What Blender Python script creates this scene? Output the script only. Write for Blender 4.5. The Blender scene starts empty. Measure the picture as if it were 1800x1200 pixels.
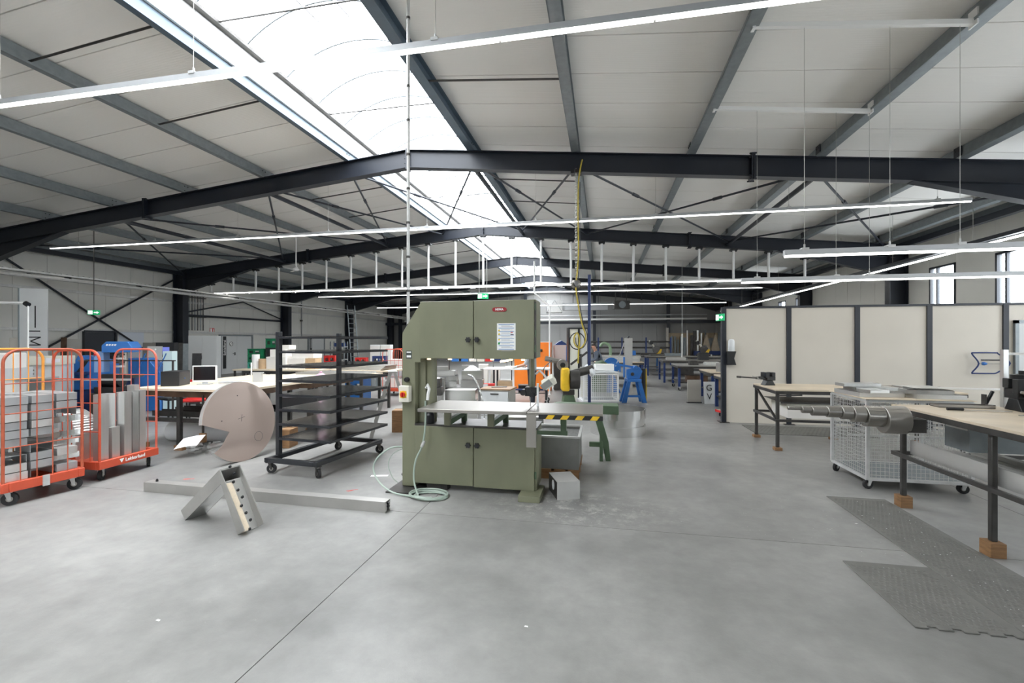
import bpy, bmesh, math, random
from mathutils import Vector, Matrix, Euler

random.seed(7)
R = math.radians
sc = bpy.context.scene
COL = sc.collection

# ------------------------------------------------------------------ camera
EYE = 1.75
PSI = math.atan(160 / 800)
cam_d = bpy.data.cameras.new('camera')
cam_d.sensor_width = 36.0
cam_d.lens = 16.0
cam_d.clip_start = 0.05
cam_d.clip_end = 300
cam = bpy.data.objects.new('camera', cam_d)
COL.objects.link(cam)
cam.location = (0, 0, EYE)
cam.rotation_euler = (R(90), 0, PSI)
sc.camera = cam

# ------------------------------------------------------------------ sky
world = bpy.data.worlds.new('overcast_sky')
sc.world = world
world.use_nodes = True
wn = world.node_tree
bg = wn.nodes['Background']
bg.inputs['Color'].default_value = (0.975, 0.987, 1.0, 1)
bg.inputs['Strength'].default_value = 9.0

# daylight portals in the skylight and in the window openings
def portal(loc, rot, sx, sy):
    d = bpy.data.lights.new('daylight_portal', 'AREA')
    d.shape = 'RECTANGLE'
    d.size = sx
    d.size_y = sy
    d.cycles.is_portal = True
    o = bpy.data.objects.new('daylight_portal', d)
    o.location = loc
    o.rotation_euler = rot
    COL.objects.link(o)

HALL_L, HALL_R, HALL_F, HALL_B = -19.95, 10.25, -14.0, 40.0
RIDGE = -4.82
WINDOWS = [(-11.2, -10.1), (-8.7, -7.6), (-6.2, -5.1), (-3.7, -2.6), (-1.2, -0.1), (1.3, 2.4), (3.8, 4.9), (6.2, 7.3), (8.7, 9.8), (11.0, 12.1),  # unseen stretch of the window row, added to light the near area
           (13.3, 14.4), (15.8, 16.9), (26.1, 27.2), (28.6, 29.7)]
WIN_Z = (1.0, 4.1)
portal((RIDGE, 13, 6.62), (0, 0, 0), 3.1, 53.6)
for a, b in WINDOWS:
    portal((HALL_R + 0.02, (a + b) / 2, sum(WIN_Z) / 2), (0, R(90), 0), WIN_Z[1] - WIN_Z[0], b - a)

# ------------------------------------------------------------------ view
vs = sc.view_settings
vs.view_transform = 'Standard'
vs.look = 'None'
vs.gamma = 1.0
vs.use_curve_mapping = False
vs.exposure = 0.5
sc.cycles.use_denoising = True
sc.cycles.max_bounces = 10
sc.cycles.diffuse_bounces = 6
sc.cycles.transparent_max_bounces = 16

# ------------------------------------------------------------------ placing
CP, SP = math.cos(PSI), math.sin(PSI)

def cw(px, d):
    """world X, Y of the point d metres deep along the column px of the 1800 wide frame"""
    xc = (px - 900) / 800 * d
    return xc * CP - d * SP, xc * SP + d * CP

def fl(px, py, z=0.0):
    d = 800 * (EYE - z) / (py - 600)
    return cw(px, d)

def hz(py, d):
    return EYE - (py - 600) * d / 800

# ------------------------------------------------------------------ materials
def lin(c):
    c = c / 255
    return c / 12.92 if c <= 0.04045 else ((c + 0.055) / 1.055) ** 2.4

MATS = {}

def mat(name, rgb, rough=0.5, metal=0.0, var=0.0, scale=6.0, bump=0.0, bscale=60.0, rvar=0.0, stretch=None, spec=0.5, emit=0.0):
    if name in MATS:
        return MATS[name]
    m = bpy.data.materials.new(name)
    m.use_nodes = True
    nt = m.node_tree
    p = nt.nodes['Principled BSDF']
    col = (lin(rgb[0]), lin(rgb[1]), lin(rgb[2]), 1)
    p.inputs['Base Color'].default_value = col
    p.inputs['Roughness'].default_value = rough
    p.inputs['Metallic'].default_value = metal
    p.inputs['Specular IOR Level'].default_value = spec
    if emit:
        p.inputs['Emission Color'].default_value = col
        p.inputs['Emission Strength'].default_value = emit
    vec = None
    if var or bump or rvar:
        tc = nt.nodes.new('ShaderNodeTexCoord')
        mp = nt.nodes.new('ShaderNodeMapping')
        if stretch:
            mp.inputs['Scale'].default_value = stretch
        nt.links.new(tc.outputs['Object'], mp.inputs['Vector'])
        vec = mp.outputs['Vector']
    if var or rvar:
        n = nt.nodes.new('ShaderNodeTexNoise')
        n.inputs['Scale'].default_value = scale
        n.inputs['Detail'].default_value = 5
        nt.links.new(vec, n.inputs['Vector'])
        if var:
            r = nt.nodes.new('ShaderNodeMapRange')
            r.inputs['From Min'].default_value = 0.3
            r.inputs['From Max'].default_value = 0.7
            r.inputs['To Min'].default_value = 1 - var
            r.inputs['To Max'].default_value = 1 + var * 0.6
            nt.links.new(n.outputs['Fac'], r.inputs['Value'])
            mx = nt.nodes.new('ShaderNodeVectorMath')
            mx.operation = 'SCALE'
            mx.inputs[0].default_value = col[:3]
            nt.links.new(r.outputs['Result'], mx.inputs['Scale'])
            nt.links.new(mx.outputs[0], p.inputs['Base Color'])
        if rvar:
            r2 = nt.nodes.new('ShaderNodeMapRange')
            r2.inputs['From Min'].default_value = 0.3
            r2.inputs['From Max'].default_value = 0.7
            r2.inputs['To Min'].default_value = max(0.03, rough - rvar)
            r2.inputs['To Max'].default_value = min(1, rough + rvar)
            nt.links.new(n.outputs['Fac'], r2.inputs['Value'])
            nt.links.new(r2.outputs['Result'], p.inputs['Roughness'])
    if bump:
        nb = nt.nodes.new('ShaderNodeTexNoise')
        nb.inputs['Scale'].default_value = bscale
        nb.inputs['Detail'].default_value = 3
        nt.links.new(vec, nb.inputs['Vector'])
        b = nt.nodes.new('ShaderNodeBump')
        b.inputs['Strength'].default_value = bump
        b.inputs['Distance'].default_value = 0.01
        nt.links.new(nb.outputs['Fac'], b.inputs['Height'])
        nt.links.new(b.outputs['Normal'], p.inputs['Normal'])
    MATS[name] = m
    return m

M_NAVY = mat('navy_black_paint', (29, 34, 44), 0.42, 0, 0.1, 3)
M_GALV = mat('galvanised_steel', (138, 145, 148), 0.42, 0.45, 0.12, 9)
M_GALV2 = mat('pale_galvanised', (202, 202, 200), 0.38, 0.35, 0.1, 12)
M_WHITE = mat('white_paint', (236, 236, 234), 0.4)
M_LAMPBODY = mat('lamp_housing_grey', (188, 190, 192), 0.4, 0.2)
M_WALLP = mat('wall_panel_grey_white', (216, 215, 209), 0.5, 0, 0.03, 1.2)
M_PART = mat('partition_board_beige', (214, 207, 195), 0.55, 0, 0.03, 1.5)
M_GASKET = mat('dark_joint', (70, 70, 68), 0.8)
M_LED = mat('led_diffuser', (255, 253, 248), 0.4, emit=7.0)
M_LEDWARM = mat('warm_lamp', (255, 226, 190), 0.4, emit=2.5)
M_ALU = mat('brushed_aluminium', (224, 224, 222), 0.3, 0.82, 0.04, 9, 0.0, 60, 0.0, (3, 3, .25))
M_ALUX = mat('shiny_aluminium', (228, 228, 227), 0.2, 0.97)
M_TUB = mat('grey_zinc_tub', (138, 138, 136), 0.42, 0.5, 0.1, 6)
M_ALUM = mat('matte_aluminium', (212, 211, 208), 0.42, 0.75, 0.06, 4)
M_ALUD = mat('dull_aluminium', (184, 182, 178), 0.46, 0.75, 0.08, 4)
M_STEEL = mat('bare_steel', (164, 160, 154), 0.3, 0.85, 0.05, 3)
M_STEELD = mat('dark_steel', (84, 82, 80), 0.42, 0.7, 0.2, 8)
M_RUST = mat('rusty_steel', (96, 74, 58), 0.6, 0.4, 0.4, 5)
M_BLACK = mat('black_plastic', (30, 31, 33), 0.45)
M_BLACKP = mat('black_powder_coat', (44, 46, 50), 0.35, 0, 0.08, 8)
M_SHEET = mat('dark_glossy_sheet', (56, 57, 60), 0.13, 0.3)
M_RUBBER = mat('black_rubber', (36, 36, 37), 0.75)
M_MAT = mat('rubber_mat', (112, 111, 106), 0.8, 0, 0.12, 5, 0.2, 90)
M_GREEN = mat('machine_green', (124, 125, 102), 0.42, 0, 0.16, 2.2, 0.05, 30, 0.1, (1, 1, 0.6))
M_GREEND = mat('dark_machine_green', (82, 104, 78), 0.45, 0, 0.15, 4)
M_ORANGE = mat('orange_red_paint', (206, 84, 56), 0.38, 0, 0.1, 8)
M_ORANGEP = mat('worn_orange_tube', (178, 86, 58), 0.42, 0, 0.22, 9)
M_AMBER = mat('amber_tube', (226, 150, 62), 0.42, 0, 0.12, 9)
M_PINKR = mat('faded_red_tube', (208, 104, 84), 0.4, 0, 0.12, 9)
M_CABOR = mat('cabinet_orange', (246, 132, 40), 0.35, 0, 0.05, 3)
M_BLUE = mat('machine_blue', (48, 112, 186), 0.38, 0, 0.08, 4)
M_BLUED = mat('dark_blue', (34, 56, 108), 0.42, 0, 0.1, 4)
M_RED = mat('red_plastic', (205, 40, 36), 0.4)
M_YEL = mat('yellow_paint', (226, 184, 40), 0.45, 0, 0.15, 8)
M_WOOD = mat('timber_block', (142, 106, 70), 0.65, 0, 0.25, 9, 0.2, 40, 0, (1, 1, 6))
M_CHIP = mat('chipboard', (224, 208, 184), 0.6, 0, 0.08, 60)
M_PLY = mat('worn_board_top', (214, 198, 174), 0.5, 0, 0.14, 3)
M_PAPER = mat('white_paper', (240, 240, 238), 0.6)
M_CARD = mat('cardboard', (198, 168, 132), 0.7, 0, 0.08, 5)
M_CARDW = mat('white_carton', (232, 228, 222), 0.6, 0, 0.04, 4)
M_GREYC = mat('grey_cabinet', (208, 210, 210), 0.4)
M_SCREEN = mat('dark_screen', (20, 22, 26), 0.12)
M_SKIN = mat('skin', (206, 152, 126), 0.5)
M_SHIRT = mat('grey_work_shirt', (92, 100, 112), 0.8)
M_TROUS = mat('dark_trousers', (46, 48, 56), 0.8)
M_HAIR = mat('dark_hair', (42, 34, 30), 0.6)
M_GLOVE = mat('pale_glove', (226, 226, 222), 0.8)
M_SHOE = mat('dark_red_shoe', (92, 30, 34), 0.6)
M_TSHIRT = mat('light_grey_shirt', (180, 184, 188), 0.8)
M_GREENP = mat('green_plastic', (22, 108, 70), 0.4)
M_TEAL = mat('teal_plastic', (60, 150, 130), 0.4)
M_SIGNG = mat('sign_green', (0, 150, 90), 0.4, emit=0.6)
M_SIGNW = mat('sign_white', (250, 250, 250), 0.4, emit=0.5)
M_HOSE = mat('pale_green_hose', (158, 172, 160), 0.4)
M_CHAIN = mat('chain_steel', (178, 176, 170), 0.3, 0.9)
M_FILM = mat('milky_film', (225, 228, 230), 0.35)
M_FLYER = mat('printed_panel', (236, 236, 240), 0.4)
M_TEAR = mat('floor_mark_red', (220, 90, 80), 0.8)
M_CREAM = mat('cream_casing', (224, 222, 208), 0.45)
M_DENIM = mat('grey_blue_cloth', (92, 102, 120), 0.9)

def concrete():
    m = bpy.data.materials.new('trowelled_concrete')
    m.use_nodes = True
    nt = m.node_tree
    p = nt.nodes['Principled BSDF']
    tc = nt.nodes.new('ShaderNodeTexCoord')
    def noise(s, d, rough=0.55):
        n = nt.nodes.new('ShaderNodeTexNoise')
        n.inputs['Scale'].default_value = s
        n.inputs['Detail'].default_value = d
        n.inputs['Roughness'].default_value = rough
        nt.links.new(tc.outputs['Object'], n.inputs['Vector'])
        return n
    n1, n2, n3 = noise(0.55, 6, 0.6), noise(5.0, 6, 0.65), noise(110, 2)
    r1 = nt.nodes.new('ShaderNodeValToRGB')
    e = r1.color_ramp.elements
    e[0].position, e[0].color = 0.3, (lin(118), lin(117), lin(115), 1)
    e[1].position, e[1].color = 0.72, (lin(160), lin(159), lin(155), 1)
    nt.links.new(n1.outputs['Fac'], r1.inputs['Fac'])
    r2 = nt.nodes.new('ShaderNodeMapRange')
    r2.inputs['From Min'].default_value = 0.3
    r2.inputs['From Max'].default_value = 0.7
    r2.inputs['To Min'].default_value = 0.85
    r2.inputs['To Max'].default_value = 1.1
    nt.links.new(n2.outputs['Fac'], r2.inputs['Value'])
    mx = nt.nodes.new('ShaderNodeVectorMath')
    mx.operation = 'SCALE'
    nt.links.new(r1.outputs['Color'], mx.inputs[0])
    nt.links.new(r2.outputs['Result'], mx.inputs['Scale'])
    # sparse pale scuffs
    n4 = noise(9.0, 8, 0.75)
    r4 = nt.nodes.new('ShaderNodeMapRange')
    r4.inputs['From Min'].default_value = 0.66
    r4.inputs['From Max'].default_value = 0.78
    nt.links.new(n4.outputs['Fac'], r4.inputs['Value'])
    mix = nt.nodes.new('ShaderNodeMix')
    mix.data_type = 'RGBA'
    nt.links.new(r4.outputs['Result'], mix.inputs['Factor'])
    nt.links.new(mx.outputs[0], mix.inputs['A'])
    mix.inputs['B'].default_value = (lin(178), lin(177), lin(173), 1)
    # pale saw dust smeared on the floor round the bandsaw foot
    mp = nt.nodes.new('ShaderNodeMapping')
    mp.inputs['Location'].default_value = (.3, -4.85 * 2.2, 0)
    mp.inputs['Scale'].default_value = (1.0, 2.2, 1)
    nt.links.new(tc.outputs['Object'], mp.inputs['Vector'])
    ln = nt.nodes.new('ShaderNodeVectorMath')
    ln.operation = 'LENGTH'
    nt.links.new(mp.outputs['Vector'], ln.inputs[0])
    fo = nt.nodes.new('ShaderNodeMapRange')
    fo.inputs['From Min'].default_value = 0.2
    fo.inputs['From Max'].default_value = 1.3
    fo.inputs['To Min'].default_value = 1.0
    fo.inputs['To Max'].default_value = 0.0
    nt.links.new(ln.outputs['Value'], fo.inputs['Value'])
    n5 = noise(6.0, 10, 0.8)
    r5 = nt.nodes.new('ShaderNodeMapRange')
    r5.inputs['From Min'].default_value = 0.5
    r5.inputs['From Max'].default_value = 0.68
    nt.links.new(n5.outputs['Fac'], r5.inputs['Value'])
    mu = nt.nodes.new('ShaderNodeMath')
    mu.operation = 'MULTIPLY'
    nt.links.new(fo.outputs['Result'], mu.inputs[0])
    nt.links.new(r5.outputs['Result'], mu.inputs[1])
    mix2 = nt.nodes.new('ShaderNodeMix')
    mix2.data_type = 'RGBA'
    nt.links.new(mu.outputs[0], mix2.inputs['Factor'])
    nt.links.new(mix.outputs['Result'], mix2.inputs['A'])
    mix2.inputs['B'].default_value = (lin(214), lin(212), lin(205), 1)
    nt.links.new(mix2.outputs['Result'], p.inputs['Base Color'])
    r3 = nt.nodes.new('ShaderNodeMapRange')
    r3.inputs['From Min'].default_value = 0.3
    r3.inputs['From Max'].default_value = 0.7
    r3.inputs['To Min'].default_value = 0.30
    r3.inputs['To Max'].default_value = 0.48
    nt.links.new(n1.outputs['Fac'], r3.inputs['Value'])
    nt.links.new(r3.outputs['Result'], p.inputs['Roughness'])
    b = nt.nodes.new('ShaderNodeBump')
    b.inputs['Strength'].default_value = 0.06
    b.inputs['Distance'].default_value = 0.01
    nt.links.new(n3.outputs['Fac'], b.inputs['Height'])
    nt.links.new(b.outputs['Normal'], p.inputs['Normal'])
    return m

def roof_panel_mat():
    m = bpy.data.materials.new('lined_roof_panel')
    m.use_nodes = True
    nt = m.node_tree
    p = nt.nodes['Principled BSDF']
    p.inputs['Base Color'].default_value = (lin(238), lin(236), lin(231), 1)
    p.inputs['Roughness'].default_value = 0.42
    tc = nt.nodes.new('ShaderNodeTexCoord')
    w = nt.nodes.new('ShaderNodeTexWave')
    w.wave_type = 'BANDS'
    w.bands_direction = 'Y'
    w.inputs['Scale'].default_value = 6.2
    nt.links.new(tc.outputs['Object'], w.inputs['Vector'])
    b = nt.nodes.new('ShaderNodeBump')
    b.inputs['Strength'].default_value = 0.22
    b.inputs['Distance'].default_value = 0.006
    nt.links.new(w.outputs['Fac'], b.inputs['Height'])
    nt.links.new(b.outputs['Normal'], p.inputs['Normal'])
    return m

def glazing_mat(name, tint, opal):
    m = bpy.data.materials.new(name)
    m.use_nodes = True
    nt = m.node_tree
    nt.nodes.remove(nt.nodes['Principled BSDF'])
    out = nt.nodes['Material Output']
    t = nt.nodes.new('ShaderNodeBsdfTransparent')
    t.inputs['Color'].default_value = (*tint, 1)
    d = nt.nodes.new('ShaderNodeBsdfTranslucent')
    d.inputs['Color'].default_value = (0.9, 0.93, 0.96, 1)
    mx = nt.nodes.new('ShaderNodeMixShader')
    mx.inputs[0].default_value = opal
    nt.links.new(t.outputs[0], mx.inputs[1])
    nt.links.new(d.outputs[0], mx.inputs[2])
    nt.links.new(mx.outputs[0], out.inputs['Surface'])
    return m

M_CONC = concrete()
M_ROOF = roof_panel_mat()
M_SKYL = glazing_mat('opal_polycarbonate', (0.9, 0.93, 0.96), 0.12)
M_GLASS = glazing_mat('window_glass', (0.92, 0.95, 0.97), 0.03)

# ------------------------------------------------------------------ mesh building
class B:
    def __init__(s):
        s.v, s.f = [], []

    def add(s, vs, fs, m=None):
        k = len(s.v)
        s.v += [tuple(m @ Vector(p)) if m else tuple(p) for p in vs]
        s.f += [tuple(k + i for i in f) for f in fs]
        return s

    def box(s, x0, x1, y0, y1, z0, z1, m=None):
        return s.add([(x0, y0, z0), (x1, y0, z0), (x1, y1, z0), (x0, y1, z0), (x0, y0, z1), (x1, y0, z1), (x1, y1, z1), (x0, y1, z1)],
                     [(0, 3, 2, 1), (4, 5, 6, 7), (0, 1, 5, 4), (1, 2, 6, 5), (2, 3, 7, 6), (3, 0, 4, 7)], m)

    def cbox(s, c, d, rot=(0, 0, 0)):
        m = Matrix.Translation(c) @ Euler(rot).to_matrix().to_4x4()
        return s.box(-d[0] / 2, d[0] / 2, -d[1] / 2, d[1] / 2, -d[2] / 2, d[2] / 2, m)

    def cyl(s, p0, p1, r, n=12, r1=None, cap=True):
        p0, p1 = Vector(p0), Vector(p1)
        r1 = r if r1 is None else r1
        q = (p1 - p0).to_track_quat('Z', 'Y').to_matrix()
        vs, fs = [], []
        for p, rr in ((p0, r), (p1, r1)):
            for i in range(n):
                a = 2 * math.pi * i / n
                vs.append(p + q @ Vector((rr * math.cos(a), rr * math.sin(a), 0)))
        for i in range(n):
            fs.append((i, (i + 1) % n, n + (i + 1) % n, n + i))
        if cap:
            fs += [tuple(reversed(range(n))), tuple(range(n, 2 * n))]
        return s.add(vs, fs)

    def tube(s, pts, r, n=8, closed=False):
        pts = [Vector(p) for p in pts]
        k = len(pts)
        vs, fs = [], []
        up = None
        for i, p in enumerate(pts):
            a = pts[(i - 1) % k] if (closed or i > 0) else p
            b = pts[(i + 1) % k] if (closed or i < k - 1) else p
            t = (b - a).normalized()
            if up is None:
                up = t.orthogonal().normalized()
            up = (up - t * up.dot(t))
            up = up.normalized() if up.length > 1e-6 else t.orthogonal().normalized()
            w = t.cross(up)
            for j in range(n):
                c = 2 * math.pi * j / n
                vs.append(p + r * (math.cos(c) * up + math.sin(c) * w))
        for i in range(k if closed else k - 1):
            for j in range(n):
                fs.append((i * n + j, i * n + (j + 1) % n, ((i + 1) % k) * n + (j + 1) % n, ((i + 1) % k) * n + j))
        if not closed:
            fs += [tuple(reversed(range(n))), tuple((k - 1) * n + j for j in range(n))]
        return s.add(vs, fs)

    def prism(s, poly, axis, a, b, m=None):
        k = len(poly)
        def P(u, w, t):
            return {'x': (t, u, w), 'y': (u, t, w), 'z': (u, w, t)}[axis]
        vs = [P(u, w, a) for u, w in poly] + [P(u, w, b) for u, w in poly]
        fs = [tuple(range(k)), tuple(reversed(range(k, 2 * k)))] + [(i, (i + 1) % k, k + (i + 1) % k, k + i) for i in range(k)]
        return s.add(vs, fs, m)

    def lathe(s, prof, n=20, m=None):
        """profile of (radius, z) turned about z"""
        vs, fs = [], []
        for r, z in prof:
            for i in range(n):
                a = 2 * math.pi * i / n
                vs.append((r * math.cos(a), r * math.sin(a), z))
        for k in range(len(prof) - 1):
            for i in range(n):
                fs.append((k * n + i, k * n + (i + 1) % n, (k + 1) * n + (i + 1) % n, (k + 1) * n + i))
        if prof[0][0] > 1e-5:
            fs.append(tuple(reversed(range(n))))
        if prof[-1][0] > 1e-5:
            fs.append(tuple((len(prof) - 1) * n + i for i in range(n)))
        return s.add(vs, fs, m)

    def ibeam(s, p0, p1, h, w, tf=0.016, tw=0.012, up=(0, 0, 1)):
        """I-section whose TOP centre line runs p0 -> p1"""
        p0, p1 = Vector(p0), Vector(p1)
        t = (p1 - p0)
        L = t.length
        t.normalize()
        u = Vector(up)
        u = (u - t * u.dot(t)).normalized()
        x = t.cross(u)
        m = Matrix(((x.x, t.x, u.x, p0.x), (x.y, t.y, u.y, p0.y), (x.z, t.z, u.z, p0.z), (0, 0, 0, 1)))
        s.box(-w / 2, w / 2, 0, L, -tf, 0, m)
        s.box(-w / 2, w / 2, 0, L, -h, -h + tf, m)
        s.box(-tw / 2, tw / 2, 0, L, -h + tf, -tf, m)
        return s

    def bar(s, p0, p1, w, h, up=(0, 0, 1)):
        """rectangular bar centred on p0 -> p1; w across, h along up"""
        p0, p1 = Vector(p0), Vector(p1)
        t = p1 - p0
        L = t.length
        t.normalize()
        u = Vector(up)
        u = u - t * u.dot(t)
        u = u.normalized() if u.length > 1e-4 else t.orthogonal().normalized()
        x = t.cross(u)
        m = Matrix(((x.x, t.x, u.x, p0.x), (x.y, t.y, u.y, p0.y), (x.z, t.z, u.z, p0.z), (0, 0, 0, 1)))
        return s.box(-w / 2, w / 2, 0, L, -h / 2, h / 2, m)

    def mesh(s, name, bend=35):
        me = bpy.data.meshes.new(name)
        me.from_pydata(s.v, [], s.f)
        bm = bmesh.new()
        bm.from_mesh(me)
        bmesh.ops.recalc_face_normals(bm, faces=bm.faces)
        bm.to_mesh(me)
        bm.free()
        if bend:
            for p in me.polygons:
                p.use_smooth = True
            me.set_sharp_from_angle(angle=R(bend))
        return me

    def build(s, name, m, parent=None, loc=(0, 0, 0), rot=(0, 0, 0), bevel=0.0, seg=2):
        o = bpy.data.objects.new(name, s.mesh(name))
        o.data.materials.append(m)
        o.location = loc
        o.rotation_euler = rot
        COL.objects.link(o)
        if parent:
            o.parent = parent
        if bevel:
            bv = o.modifiers.new('bevel', 'BEVEL')
            bv.width = bevel
            bv.segments = seg
            bv.limit_method = 'ANGLE'
            bv.angle_limit = R(40)
        return o

def link_mesh(name, me, parent=None, loc=(0, 0, 0), rot=(0, 0, 0), scale=None):
    o = bpy.data.objects.new(name, me)
    o.location = loc
    o.rotation_euler = rot
    if scale:
        o.scale = scale
    COL.objects.link(o)
    if parent:
        o.parent = parent
    return o

def meshof(b, name, m):
    me = b.mesh(name)
    me.materials.append(m)
    return me

def tag(o, label, cat, group=None, kind=None):
    o['label'] = label
    if cat:
        o['category'] = cat
    if group:
        o['group'] = group
    if kind:
        o['kind'] = kind
    return o

def thing(name, label, cat, loc=(0, 0, 0), rz=0.0, group=None):
    o = bpy.data.objects.new(name, None)
    o.empty_display_size = 0.1
    o.location = loc if len(loc) == 3 else (loc[0], loc[1], 0)
    o.rotation_euler = (0, 0, rz)
    COL.objects.link(o)
    return tag(o, label, cat, group)

def struct(o, label=None):
    o['kind'] = 'structure'
    if label:
        o['label'] = label
    return o

def sroot(name, label=None):
    o = bpy.data.objects.new(name, None)
    COL.objects.link(o)
    return struct(o, label)

def copytree(o, parent=None):
    c = o.copy()
    COL.objects.link(c)
    c.parent = parent
    for ch in list(o.children):
        copytree(ch, c)
    return c

def text(body, size, m, parent, loc, rot, name='lettering', depth=0.0015, align='CENTER', bold=False):
    cu = bpy.data.curves.new(name, 'FONT')
    cu.body = body
    cu.size = size
    cu.extrude = depth
    cu.align_x = align
    cu.align_y = 'CENTER'
    if bold:
        cu.offset = size * 0.02
    cu.resolution_u = 3
    tmp = bpy.data.objects.new('tmp', cu)
    COL.objects.link(tmp)
    dg = bpy.context.evaluated_depsgraph_get()
    me = bpy.data.meshes.new_from_object(tmp.evaluated_get(dg))
    bpy.data.objects.remove(tmp)
    me.name = name
    me.materials.clear()
    me.materials.append(m)
    return link_mesh(name, me, parent, loc, rot)

def arc(cx, cy, r, a0, a1, n):
    return [(cx + r * math.cos(a0 + (a1 - a0) * i / n), cy + r * math.sin(a0 + (a1 - a0) * i / n)) for i in range(n + 1)]

ORD = ['first', 'second', 'third', 'fourth', 'fifth', 'sixth', 'seventh', 'eighth', 'ninth', 'tenth', 'eleventh', 'twelfth', 'thirteenth', 'fourteenth', 'fifteenth', 'sixteenth',
       'seventeenth', 'eighteenth', 'nineteenth', 'twentieth']
# ================================================================== STRUCTURE
SLOPE = 0.099
def zr(x):            # top of the rafters
    return 6.56 - SLOPE * abs(x - RIDGE)

FRAMES = [-11.15, -3.85, 3.45, 10.75, 18.05, 25.35, 32.65, 39.75]

# ---- floor: slabs between saw-cut joints
floor = B().box(HALL_L - .1, HALL_R + .1, HALL_F, HALL_B, -0.3, -0.008).build('floor', M_GASKET)
struct(floor, 'grey trowelled concrete workshop floor')
xs = [HALL_L, -13.85, -7.85, -1.85, 4.15, HALL_R]
ys = [HALL_F, -7.6, -1.6, 4.37, 10.37, 16.37, 22.37, 28.4, 34.4, HALL_B]
for i in range(len(xs) - 1):
    for j in range(len(ys) - 1):
        B().box(xs[i] + .003, xs[i + 1] - .003, ys[j] + .003, ys[j + 1] - .003, -0.0079, 0).build('floor_slab', M_CONC, floor)

# ---- roof panels
ceiling = sroot('ceiling', 'white lined metal roof panels on purlins')
def zroof(x):
    return zr(x) + 0.285
for side, xa, xb in ((-1, HALL_L - .1, -6.45), (1, -3.15, HALL_R + .1)):
    za, zb = zroof(xa), zroof(xb)
    pm = None
    for y in range(int(HALL_F), int(HALL_B)):
        if pm is None:
            b = B()
            b.prism([(xa, za), (xb, zb), (xb, zb + .1), (xa, za + .1)], 'y', 0.010, 0.990)
            pm = meshof(b, 'roof_panel', M_ROOF)
        link_mesh('roof_panel', pm, ceiling, (0, y, 0))
    B().prism([(xa, za + .101), (xb, zb + .101), (xb, zb + .16), (xa, za + .16)], 'y', HALL_F, HALL_B).build('roof_gap_backing', M_GASKET, ceiling)  # added sheet keeps sky light from leaking through the panel gaps

# ---- skylight: kerb, ridge vault of panes and ribs
sky = sroot('window_1', 'long barrel-vaulted opal skylight along the ridge')
for s in (-1, 1):
    x = RIDGE + s * 1.62
    zb = zroof(x)
    b = B().box(min(x, x + s * .05), max(x, x + s * .05), HALL_F, HALL_B, zb - .02, zb + .42)
    b.build('kerb', M_WHITE, sky)
    B().box(min(x - s * .12, x + s * .05), max(x - s * .12, x + s * .05), HALL_F, HALL_B, zb + .4, zb + .46).build('kerb_cap', M_STEELD, sky)
vw, rise = 1.62, 0.62
rad = (vw * vw + rise * rise) / (2 * rise)
zv = zroof(RIDGE + 1.62) + .46
ang = math.asin(vw / rad)
prof = [(RIDGE + rad * math.sin(-ang + 2 * ang * i / 14), zv + rise - rad + rad * math.cos(-ang + 2 * ang * i / 14)) for i in range(15)]
STEP = 1.06
b = B()
vsx = [(x, 0.02, z) for x, z in prof] + [(x, STEP - .02, z) for x, z in prof]
b.add(vsx, [(i, i + 1, 16 + i, 15 + i) for i in range(14)])
pane_me = meshof(b, 'pane', M_SKYL)
rib_me = meshof(B().tube([(x, 0, z - .02) for x, z in prof], 0.022, 6), 'rib', M_GALV)
tie_me = meshof(B().cyl((RIDGE - 1.6, 0, zv - .02), (RIDGE + 1.6, 0, zv - .02), 0.014, 6), 'tie_rod', M_STEELD)
y = HALL_F
k = 0
while y < HALL_B - .2:
    link_mesh('pane', pane_me, sky, (0, y, 0))
    link_mesh('rib', rib_me, sky, (0, y, 0))
    if k % 3 == 1:
        link_mesh('tie_rod', tie_me, sky, (0, y + .4, 0))
    y += STEP
    k += 1
# opening gear of the vent flap near the camera
b = B()
b.cyl((RIDGE - .5, 6.3, zv + .1), (RIDGE + .9, 6.3, zv + .1), .03, 8)
b.cyl((RIDGE - .1, 5.7, zv + .1), (RIDGE - .1, 7.2, zv + .25), .02, 8)
b.cyl((RIDGE + .5, 5.7, zv + .1), (RIDGE + .5, 7.2, zv + .25), .02, 8)
b.build('vent_gear', M_LAMPBODY, sky)
for s in (-1, 1):
    B().box(RIDGE + s * 1.62 - .05, RIDGE + s * 1.62 + .05, HALL_B - .05, HALL_B + .05, 6.3, 7.9).build('end_stop', M_WHITE, sky)
B().box(RIDGE - 1.7, RIDGE + 1.7, HALL_B, HALL_B + .05, 6.5, 7.9).build('vault_end', M_WHITE, sky)
B().box(RIDGE - 1.7, RIDGE + 1.7, HALL_F - .05, HALL_F, 6.5, 7.9).build('vault_end', M_WHITE, sky)

# ---- walls
def wall_run(root, axis, at0, at1, lo, hi, top, joints, m=M_WALLP, openings=()):
    """panels side by side; axis 'y': panels run along y at x in [at0, at1]"""
    for a, b_ in zip(joints[:-1], joints[1:]):
        bands = [(0.0, top)]
        for (o0, o1, z0, z1) in openings:
            if a >= o0 - .01 and b_ <= o1 + .01:
                bands = [(0.0, z0), (z1, top)]
        for z0, z1 in bands:
            g = .004
            bb = B()
            if axis == 'y':
                bb.box(at0, at1, a + g, b_ - g, z0, z1)
            else:
                bb.box(a + g, b_ - g, at0, at1, z0, z1)
            bb.build('wall_panel', m, root)

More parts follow.
